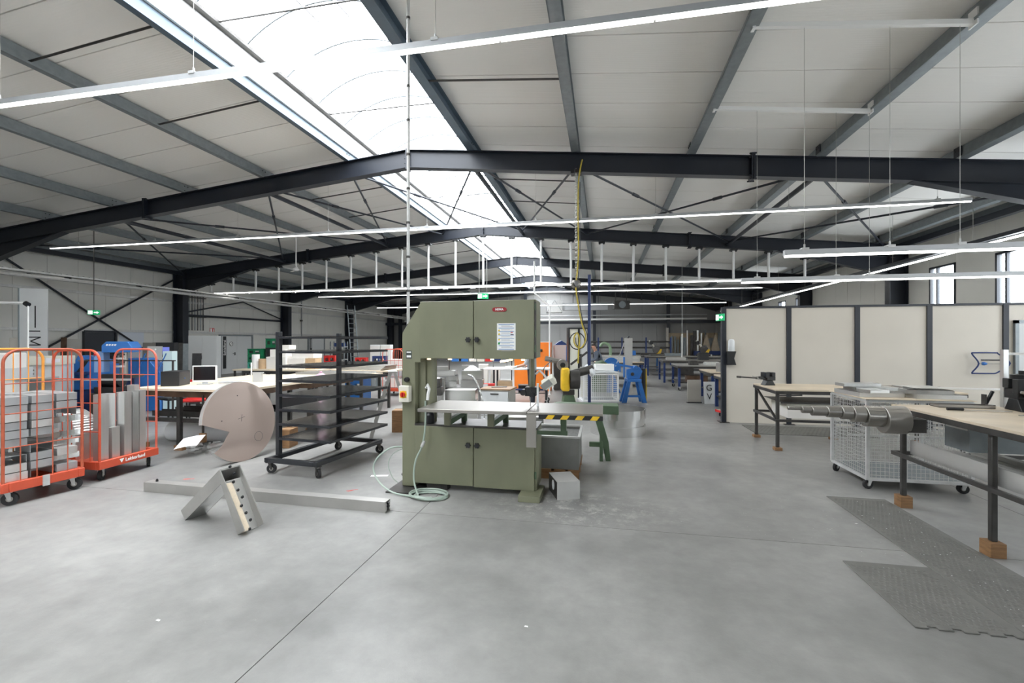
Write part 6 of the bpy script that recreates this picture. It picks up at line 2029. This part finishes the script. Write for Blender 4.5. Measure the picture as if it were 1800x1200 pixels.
def chair(label, loc, rz, seat_m):
    t = thing('visitor_chair', label, 'chair', loc, rz)
    B().box(-.23, .23, -.22, .22, .44, .50).build('seat', seat_m, t, bevel=.02)
    B().box(-.22, .22, .2, .25, .62, .9).build('backrest', seat_m, t, bevel=.02)
    for sx in (-.22, .22):
        for y, h in ((-.2, .44), (.22, .88)):
            B().box(sx - .014, sx + .014, y - .014, y + .014, 0, h).build('leg', M_BLACK, t)
    return t
chair('black-framed chair with red seat below and behind the benches', place(342, 10.0), PSI + .3, M_RED)
chair('second dark chair beside the red-seated one', place(305, 10.3), PSI - .5, M_BLACK)

# ---- rack neighbours: black cased stand, timber, step ladder
x, y, _ = place(540, 8.2)
t = thing('black_stand', 'black flat-cased machine stand seen through the tray rack', 'machine stand', (x, y, 0), PSI)
B().box(-.3, .3, -.3, .3, .56, .78).build('case', M_BLACK, t)
B().box(-.29, .25, -.28, .28, .7801, .79).build('pale_top', M_LAMPBODY, t)
B().box(.02, .14, -.06, .06, .02, .56).build('pedestal', M_STEELD, t)
B().box(-.1, .26, -.2, .2, 0, .02).build('foot', M_STEELD, t)
carton('timber_stack', 'brown timber block stack under the black machine stand', place(506, 7.6), (.2, .3, .3), PSI, M_WOOD, 'timber')
x, y, _ = place(690, 8.35)
t = thing('step_ladder', 'grey aluminium folding trestle ladder beside the bandsaw column', 'step ladder', (x, y, 0), PSI - R(75))
for sx in (-.22, .22):
    B().bar((sx, -.38, 0), (sx * .8, -.04, 1.18), .03, .06, (0, 1, 0)).build('front_rail', M_ALUD, t)
    B().bar((sx, .38, 0), (sx * .8, .04, 1.18), .03, .05, (0, 1, 0)).build('rear_rail', M_ALUD, t)
for k in range(4):
    f = .2 + .22 * k
    B().box(-.2, .2, -.38 + .34 * f - .04, -.38 + .34 * f + .04, 1.18 * f, 1.18 * f + .025).build('tread', M_ALUD, t)
B().box(-.2, .2, -.08, .08, 1.18, 1.21).build('platform', M_ALUD, t)
carton('timber_stack', 'brown timber blocks on the floor between ladder and saw', place(703, 8.9), (.24, .3, .42), PSI, M_WOOD, 'timber')

# ---- tables behind the tray rack
def plain_table(label, px, d, w, dep, z, m=M_CHIP, rz=0.0, leg_m=M_STEELD):
    x, y, _ = place(px, d)
    t = thing('assembly_table', label, 'table', (x, y, 0), rz)
    B().box(-w / 2, w / 2, -dep / 2, dep / 2, z - .04, z).build('table_top', m, t)
    for sx in (-1, 1):
        for sy in (-1, 1):
            B().box(sx * (w / 2 - .06) - .03, sx * (w / 2 - .06) + .03, sy * (dep / 2 - .06) - .03, sy * (dep / 2 - .06) + .03, 0, z - .04).build('leg', leg_m, t)
    B().box(-w / 2 + .05, w / 2 - .05, -dep / 2 + .04, -dep / 2 + .08, z - .12, z - .041).build('apron', leg_m, t)
    return t
ta_ = plain_table('assembly table carrying the white carton pile', 512, 13.0, 2.4, 1.1, .98)
tb_ = plain_table('assembly table with aluminium profiles behind the tray rack', 590, 11.2, 2.0, 1.0, .96)
tc_ = plain_table('assembly table with sheet pile and blue crate by the saw column', 650, 12.6, 1.7, 1.0, .98)
td_ = plain_table('low pallet table in front of the far orange cage', 600, 16.4, 1.8, 1.0, .55, M_CARD)
for dx, dy, dz, w, d, h, m, lab in ((-.22, -.1, 0, .62, .5, .34, M_CARDW, 'large white carton at the base of the pile behind the rack post'), (.37, -.05, 0, .5, .45, .3, M_CARDW, 'white carton in the middle of the pile behind the rack'),
                                    (-.28, .0, .343, .5, .4, .2, M_CARDW, 'white carton lying second in the pile behind the rack post'), (.47, .05, .303, .68, .4, .16, M_CARDW, 'flat wide white carton on the pile behind the rack'),
                                    (-.2, .05, .545, .4, .3, .12, M_CARDW, 'topmost white carton of the pile behind the rack'), (.78, -.1, 0, .3, .3, .3, M_CARD, 'brown-sided carton at the end of the pile')):
    carton('carton', lab, at(ta_, dx, dy, .981 + dz), (w, d, h), rz=.0, m=m, group='carton pile behind the tray rack')
for i, (dx, r, h) in enumerate(((-.69, .13, .28), (-.95, .1, .4))):
    t = thing('paper_roll', ('fat pale paper roll standing by the carton pile', 'slim white paper roll standing by the carton pile')[i], 'roll', at(ta_, dx, -.25, .981), 0)
    B().cyl((0, 0, 0), (0, 0, h), r, 20).build('roll', (M_CARD, M_PAPER)[i], t)
    B().cyl((0, 0, h), (0, 0, h + .004), r * .35, 12).build('core', M_STEELD, t)
for k in range(6):
    t = thing('aluminium_bar', 'long bright aluminium bar on the profile table, %s from the front' % ORD[k], 'metal bar', at(tb_, .02 * k, -.38 + .13 * k, .961), R(3 * (k % 2)), 'aluminium bars on the profile table')
    B().box(-.8, .8, -.04, .04, 0, .004).build('web', M_ALU, t)
    B().box(-.8, .8, -.04, -.036, .004, .05).box(-.8, .8, .036, .04, .004, .05).build('flange', M_ALU, t)
t = thing('pink_bag', 'small mauve plastic bag on the second chipboard bench', 'bag', (-5.65, 8.35, .986), 0)
B().lathe([(.09, 0), (.13, .03), (.1, .08), (.03, .12), (0, .12)], 12).build('bag', mat('mauve_plastic', (206, 168, 190), .5), t)
B().lathe([(.02, .12), (.035, .15), (0, .16)], 8).build('knot', mat('mauve_plastic', (206, 168, 190), .5), t)
for k in range(4):
    t = thing('aluminium_plate', 'wide aluminium panel in the sheet pile by the saw column, %s from below' % ORD[k], 'metal panel', at(tc_, .02 * k - .05, 0, .981 + .031 * k), R(2 * k - 3), 'sheet pile by the saw column')
    B().box(-.65, .62, -.4, .4, .02, .03).build('sheet', M_ALU, t)
    B().box(-.65, .62, -.4, -.395, 0, .02).box(-.65, .62, .395, .4, 0, .02).build('flange', M_ALUM, t)
def crate(label, loc, dims, m, rz=0.0, group=None, name='plastic_crate'):
    w, d, h = dims
    t = thing(name, label, 'crate', loc, rz, group)
    k = .015
    b = B().box(-w / 2, w / 2, -d / 2, d / 2, 0, k)
    for s in (-1, 1):
        y0, y1 = sorted((s * d / 2, s * (d / 2 - k)))
        b.box(-w / 2, w / 2, y0, y1, k, h * .35).box(-w / 2, w / 2, y0, y1, h * .75, h).box(-w / 2, -w / 2 + .05, y0, y1, h * .35, h * .75).box(w / 2 - .05, w / 2, y0, y1, h * .35, h * .75).box(-.03, .03, y0, y1, h * .35, h * .75)
        x0, x1 = sorted((s * w / 2, s * (w / 2 - k)))
        b.box(x0, x1, -d / 2 + k, d / 2 - k, k, h)
    b.build('shell', m, t)
    B().box(-w / 2 - .01, w / 2 + .01, -d / 2 - .01, d / 2 + .01, h, h + .012).build('rim', m, t)
    B().box(-w / 2 + .03, w / 2 - .03, -d / 2 + .03, d / 2 - .03, .02, h * .5).build('contents', M_STEELD, t)
    return t
crate('bright blue crate hanging low under the sheet pile table', at(tc_, -.35, 0, .0), (.5, .5, .8), M_BLUE)
gp = thing('crate_platform', 'low grey table carrying the green crate stack', 'table', place(452, 14.6), PSI)
B().box(-.55, .55, -.4, .4, .84, .88).build('table_top', M_CHIP, gp)
for sx in (-.5, .5):
    for sy in (-.35, .35):
        B().box(sx - .025, sx + .025, sy - .025, sy + .025, 0, .84).build('leg', M_STEELD, gp)
crate('teal crate at the bottom of the crate stack', at(gp, .0, 0, .881), (.42, .34, .2), M_TEAL, PSI, 'stacked bottle crates')
crate('dark green crate second in the crate stack', at(gp, .0, 0, 1.094), (.42, .34, .2), M_GREENP, PSI, 'stacked bottle crates')
crate('dark green crate on top of the crate stack', at(gp, .0, 0, 1.307), (.42, .34, .2), M_GREENP, PSI, 'stacked bottle crates')
crate('black crate beside the green crate stack', at(gp, .45, .15, .881), (.36, .3, .66), M_BLACK, PSI)
crate('small green crate on the black crate', at(gp, .45, .15, 1.554), (.36, .3, .28), M_GREENP, PSI)
# red bins and blue rack further back
for px, d, z, w, h, m, lab in ((582, 17.5, .9, .42, .3, M_RED, 'red plastic bin behind the tray rack, beside the farther grey door'), (636, 17.5, .9, .4, .22, M_RED, 'red plastic bin beside the blue bin rack'), (668, 17.5, .86, .5, .32, M_BLUED, 'blue bin with red inserts by the far white cabinets'),
                               (676, 16.6, .5, .45, .25, M_RED, 'red tub low by the far orange cage')):
    st = thing('bin_stand', 'stand below the ' + lab.split(' by ')[0].split(' beside')[0].split(' behind')[0] + (' at the grey door' if px == 582 else ' near white cabinets' if px == 650 else ' with inserts' if px == 664 else ' in front'), 'stand', place(px, d), PSI)
    B().box(-.3, .3, -.2, .2, z - .04, z - .001).build('shelf', M_GALV, st)
    for sx in (-.27, .27):
        B().box(sx - .02, sx + .02, -.18, .18, 0, z - .04).build('side_frame', M_GALV, st)
    crate(lab, place(px, d, z), (w, .34, h), m, PSI, name='storage_bin')
for i, px in enumerate((662, 680)):
    t = thing('steel_cabinet', ('white cabinet against the wall beyond the bin rack', 'second white cabinet next to the orange cage')[i], 'cabinet', place(px, 21.0), PSI)
    B().box(-.22, .22, -.25, .25, 0.0, 1.6).build('body', M_WHITE, t)
    B().box(-.2, .2, -.265, -.251, .1, 1.55).build('door', M_CARDW, t)
t = thing('tool_shelf', 'open steel shelf with blue cases behind the rack post', 'shelf', place(596, 20.0), PSI)
for sx in (-.3, .3):
    for sy in (-.2, .2):
        B().box(sx - .02, sx + .02, sy - .02, sy + .02, 0, 1.75).build('post', M_GALV, t)
for z in (.4, .95, 1.5):
    B().box(-.32, .32, -.22, .22, z, z + .025).build('shelf_board', M_GALV2, t)
carton('tool_case', 'blue tool case on the top of the open steel shelf', at(t, .05, 0, 1.526), (.4, .3, .16), PSI, M_BLUED)
carton('tool_case', 'dark tool case on the middle of the open steel shelf', at(t, 0, 0, .976), (.45, .3, .25), PSI, M_STEELD)
ld = thing('leaning_ladder', 'tall aluminium ladder leaning on the third frame column', 'ladder', place(625, 26.6), PSI + R(40))
for sx in (-.22, .22):
    B().bar((sx, 0, 0), (sx, .75, 3.9), .04, .07, (0, 1, 0)).build('stile', M_GALV, ld)
for k in range(13):
    z = .3 + .28 * k
    B().cyl((-.22, .75 * z / 3.9, z), (.22, .75 * z / 3.9, z), .02, 6).build('rung', M_GALV, ld)
c3 = cage('far faded orange roll cage beside the bandsaw column', place(699, 15.0), PSI + R(80), (M_PINKR, M_ORANGE), 1.5, M_ORANGE)
for k in range(3):
    carton('parcel', ('white parcel at the bottom of the far orange cage', 'white parcel in the middle of the far orange cage', 'white parcel on top in the far orange cage')[k], place(699, 15.0, .26 + .303 * k), (.5, .44, .3), PSI + R(80), (M_CARDW, M_LAMPBODY, M_CARDW)[k])

# ---- grey wardrobe, dark switch cabinet, leaning sheets
t = thing('wardrobe_cabinet', 'tall light grey two-door steel cabinet beside the double door', 'cabinet', place(357, 18.3), PSI + R(18))
B().box(-.42, .55, -.28, .28, 0.0, 1.98).build('body', M_GREYC, t)
for a, c in ((-.41, .06), (.07, .54)):
    d_ = B().box(a, c, -.3, -.281, .06, 1.94).build('door', M_GREYC, t)
B().box(.02, .05, -.33, -.301, 1.05, 1.2).build('handle', M_BLACK, d_)
t = thing('switch_cabinet', 'black control cabinet with small screen and rows of pale knobs', 'control cabinet', place(291, 14.0), PSI + R(20))
B().box(-.27, .27, -.2, .2, 0, 1.72).build('body', M_BLACK, t)
B().box(-.02, .16, -.21, -.201, 1.36, 1.58).build('screen', mat('lit_screen', (110, 120, 200), .3, emit=.5), t)
for i in range(3):
    for j in range(4):
        B().cyl((-.02 + .1 * i, -.201, .86 + .13 * j), (-.02 + .1 * i, -.23, .86 + .13 * j), .035, 10).build('knob', M_CREAM, t)
sheets = [(258, 13.2, .32, 1.72, M_STEEL, 12, 'brown-grey steel sheet leaning before the wall bracing foot'), (269, 12.7, .36, 1.62, M_ALU, 16, 'bright aluminium sheet with two holes leaning by the switch cabinet'),
          (313, 16.5, .30, 1.70, M_STEELD, 20, 'dark steel sheet leaning at the second frame column'), (325, 16.2, .16, 1.68, M_GALV, 24, 'narrow grey sheet strip leaning beside the second frame column'),
          (343, 12.8, .24, 1.42, M_STEELD, 10, 'dark tapered sheet leaning before the grey cabinet'), (110, 16.0, .16, 1.9, M_RUST, 30, 'narrow brown plank leaning at the wall beside the navy door'),
          (125, 16.4, .42, 1.85, mat('pale_board', (196, 194, 188), .5), 30, 'pale board leaning at the wall beside the navy door'), (34, 12.2, .46, 1.85, M_STEEL, 30, 'broad brownish steel sheet leaning behind the yellow cage panel')]
for px, d, w, h, m, a, lab in sheets:
    t = thing('leaning_sheet', lab, 'metal sheet', place(px, d), PSI + R(a), 'sheets leaning along the door side')
    B().box(-w / 2, w / 2, 0, .012, 0, h).build('plate', m, t, rot=(R(-4), 0, 0))
    B().box(-w / 2, w / 2, -.02, .0, 0.0, .02).build('toe', M_STEELD, t)
    if 'two holes' in lab:
        for s in (-.09, .09):
            B().cyl((s, -.125, h - .09), (s, -.09, h - .09), .022, 10).build('hole', M_PAPER, t)
im = thing('cutout_sheet', 'very tall bright aluminium sheet with narrow black inlays for cut-out letters', 'metal sheet', place(59, 11.6), PSI + R(22))
B().box(-.27, .27, 0, .04, 0, 3.1).build('sheet', mat('bright_aluminium', (232, 234, 236), .3, .6, .03, 3), im)
B().box(-.29, -.271, -.03, .08, 0, 3.1).build('return', M_GALV, im)
B().box(.02, .045, -.004, -.0005, 2.1, 2.66).build('slot_inlay', M_BLACK, im)  # dark behind the open cuts is painted as thin black inlays
B().box(-.11, .13, -.004, -.0005, 2.0, 2.03).build('letter_inlay', M_BLACK, im)
b = B()
for (xa, za, xb, zb) in ((-.11, 1.86, .14, 1.86), (.14, 1.86, -.06, 1.76), (-.06, 1.76, .14, 1.66), (.14, 1.66, -.11, 1.66)):
    b.bar((xa, -.002, za), (xb, -.002, zb), .004, .026)
b.build('letter_inlay', M_BLACK, im)

# ---- machines behind the roll cages
x, y, _ = place(216, 10.6)
dr1 = thing('drill_press', 'bright blue pillar drill with angular head behind the red cage', 'drill press', (x, y, 0), PSI + R(20))
B().prism([(-.28, 1.5), (.26, 1.5), (.28, 1.62), (.2, 1.75), (-.2, 1.75), (-.28, 1.66)], 'y', -.3, .25).build('head', M_BLUE, dr1, bevel=.012)
for k in range(4):
    B().prism([(-.2 + .05 * k, 1.655), (-.165 + .05 * k, 1.655), (-.155 + .05 * k, 1.69), (-.19 + .05 * k, 1.69)], 'y', -.304, -.3005).build('white_mark', M_PAPER, dr1)
B().box(.1, .2, -.304, -.3005, 1.56, 1.59).build('white_mark', M_PAPER, dr1)
B().box(-.46, -.281, -.2, .1, 1.05, 1.52).build('motor_box', mat('pale_blue_paint', (130, 160, 205), .4), dr1, bevel=.01)
B().cyl((-.42, -.21, 1.46), (-.42, -.23, 1.46), .03, 12).build('stop_button', M_RED, dr1)
B().cyl((0, .05, 0.1), (0, .05, 1.5), .08, 16).build('pillar', M_STEEL, dr1)
for k in range(4):
    B().cyl((0, -.14, 1.16 + .09 * k), (0, -.14, 1.2 + .09 * k), .09, 14).build('spindle_ring', M_STEELD if k % 2 else M_GALV2, dr1)
B().box(-.34, .34, -.3, .2, .92, .98).build('table', M_STEELD, dr1)
B().box(-.3, .3, -.35, .3, 0, .1).build('foot', M_STEELD, dr1)
B().prism([(-.3, .1), (.3, .1), (.2, .92), (-.2, .92)], 'y', .0, .3).build('column_cover', M_BLUED, dr1)
x, y, _ = place(256, 11.6)
bm = thing('blue_casing', 'blue sloped machine casing with thin blue levers past the drill', 'machine', (x, y, 0), PSI + R(15))
B().prism([(-.35, 0), (.4, 0), (.4, .95), (.12, 1.33), (-.35, 1.33)], 'y', -.2, .3).build('casing', M_BLUE, bm, bevel=.01)
for s in (-.1, .35):
    B().bar((s, -.24, .95), (s + .2, -.24, 1.45), .02, .02).build('lever', M_BLUE, bm)
B().box(.42, .62, -.1, .2, 0, 1.5).build('pale_column', mat('pale_turquoise', (206, 226, 226), .4), bm)
x, y, _ = place(164, 11.5)
bn = thing('bending_machine', 'blue bending machine with black slots behind the cage panel', 'machine', (x, y, 0), PSI + R(25))
B().prism([(-.45, .55), (.5, .55), (.5, 1.2), (-.05, 1.4), (-.25, 1.4), (-.45, .95)], 'y', -.15, .35).build('casing', M_BLUE, bn, bevel=.012)
B().prism([(-.28, .98), (-.1, 1.3), (-.02, 1.3), (-.2, .98)], 'y', -.17, -.151).build('slot_inlay', M_BLACK, bn)
B().box(-.5, .0, -.4, -.151, .94, 1.0).build('feed_table', M_BLUED, bn)
B().box(-.35, .45, -.1, .3, 0, .55).build('base', M_BLUED, bn)
B().box(.2, .75, -.34, -.16, .0, .78).build('front_box', M_BLUED, bn)
x, y, _ = place(60, 10.3)
wm = thing('plate_shear', 'cream and grey plate shear with posted notes behind yellow cage panel', 'machine', (x, y, 0), PSI + R(25))
B().box(-.5, .55, -.2, .4, 0, 1.22).build('body', M_GREYC, wm)
B().box(-.52, .57, -.25, .42, 1.22, 1.42).build('cover', M_CREAM, wm, bevel=.01)
B().box(-.6, .5, -.6, -.2, .92, .96).build('feed_table', M_GALV2, wm)
B().box(.3, .42, -.262, -.251, 1.26, 1.38).box(.45, .53, -.262, -.251, 1.28, 1.36).build('note', M_FLYER, wm)
B().bar((-.05, -.21, 1.12), (.08, -.21, 1.02), .01, .02).bar((.08, -.21, 1.12), (-.02, -.21, 1.02), .01, .02).build('star_mark', M_STEELD, wm)
x, y, _ = place(8, 9.2)
wc2 = thing('white_cabinet', 'white machine cabinet cropped at the picture edge behind the amber panel', 'cabinet', (x, y, 0), PSI + R(25))
B().box(-.5, .22, -.2, .3, 0, 1.52).build('body', M_CARDW, wc2, bevel=.03)
B().box(-.5, .3, -.24, .32, 1.0, 1.22).build('band', M_GREYC, wc2)
pv = thing('black_fixture', 'black clamping fixture on a long table behind the red cage', 'fixture', place(198, 9.4), PSI)
B().box(-.3, .3, -.2, .2, 0, .7).build('stand', M_STEELD, pv)
B().box(-.24, .22, -.16, .16, .70, .82).cyl((-.2, 0, .95), (.2, 0, .95), .13, 16).build('block', M_BLACK, pv)
B().box(-.7, .55, -.22, -.2, .96, 1.0).build('feed_bar', M_GALV2, pv)
sa = thing('suction_arm', 'white suction pipe arm with black elbow before the tall sheet', 'pipe', place(46, 9.6), PSI)
B().cyl((-1.6, 0, 2.58), (0, 0, 2.56), .03, 10).build('pipe', M_WHITE, sa)
B().cyl((-.02, 0, 2.56), (.05, 0, 2.52), .05, 12).build('elbow', M_BLACK, sa)
B().cyl((.04, 0, 0), (.04, 0, 2.5), .014, 8).build('drop_tube', M_WHITE, sa)
b_ = thing('long_bar', 'thin grey steel bar crossing behind the red cage panels', 'metal bar', place(215, 9.9), PSI)
B().box(-.95, 1.15, -.02, .02, 1.32, 1.345).build('bar', M_STEELD, b_)
for s in (-.9, 1.1):
    B().box(s - .015, s + .015, -.015, .015, 0, 1.32).build('support', M_STEELD, b_)
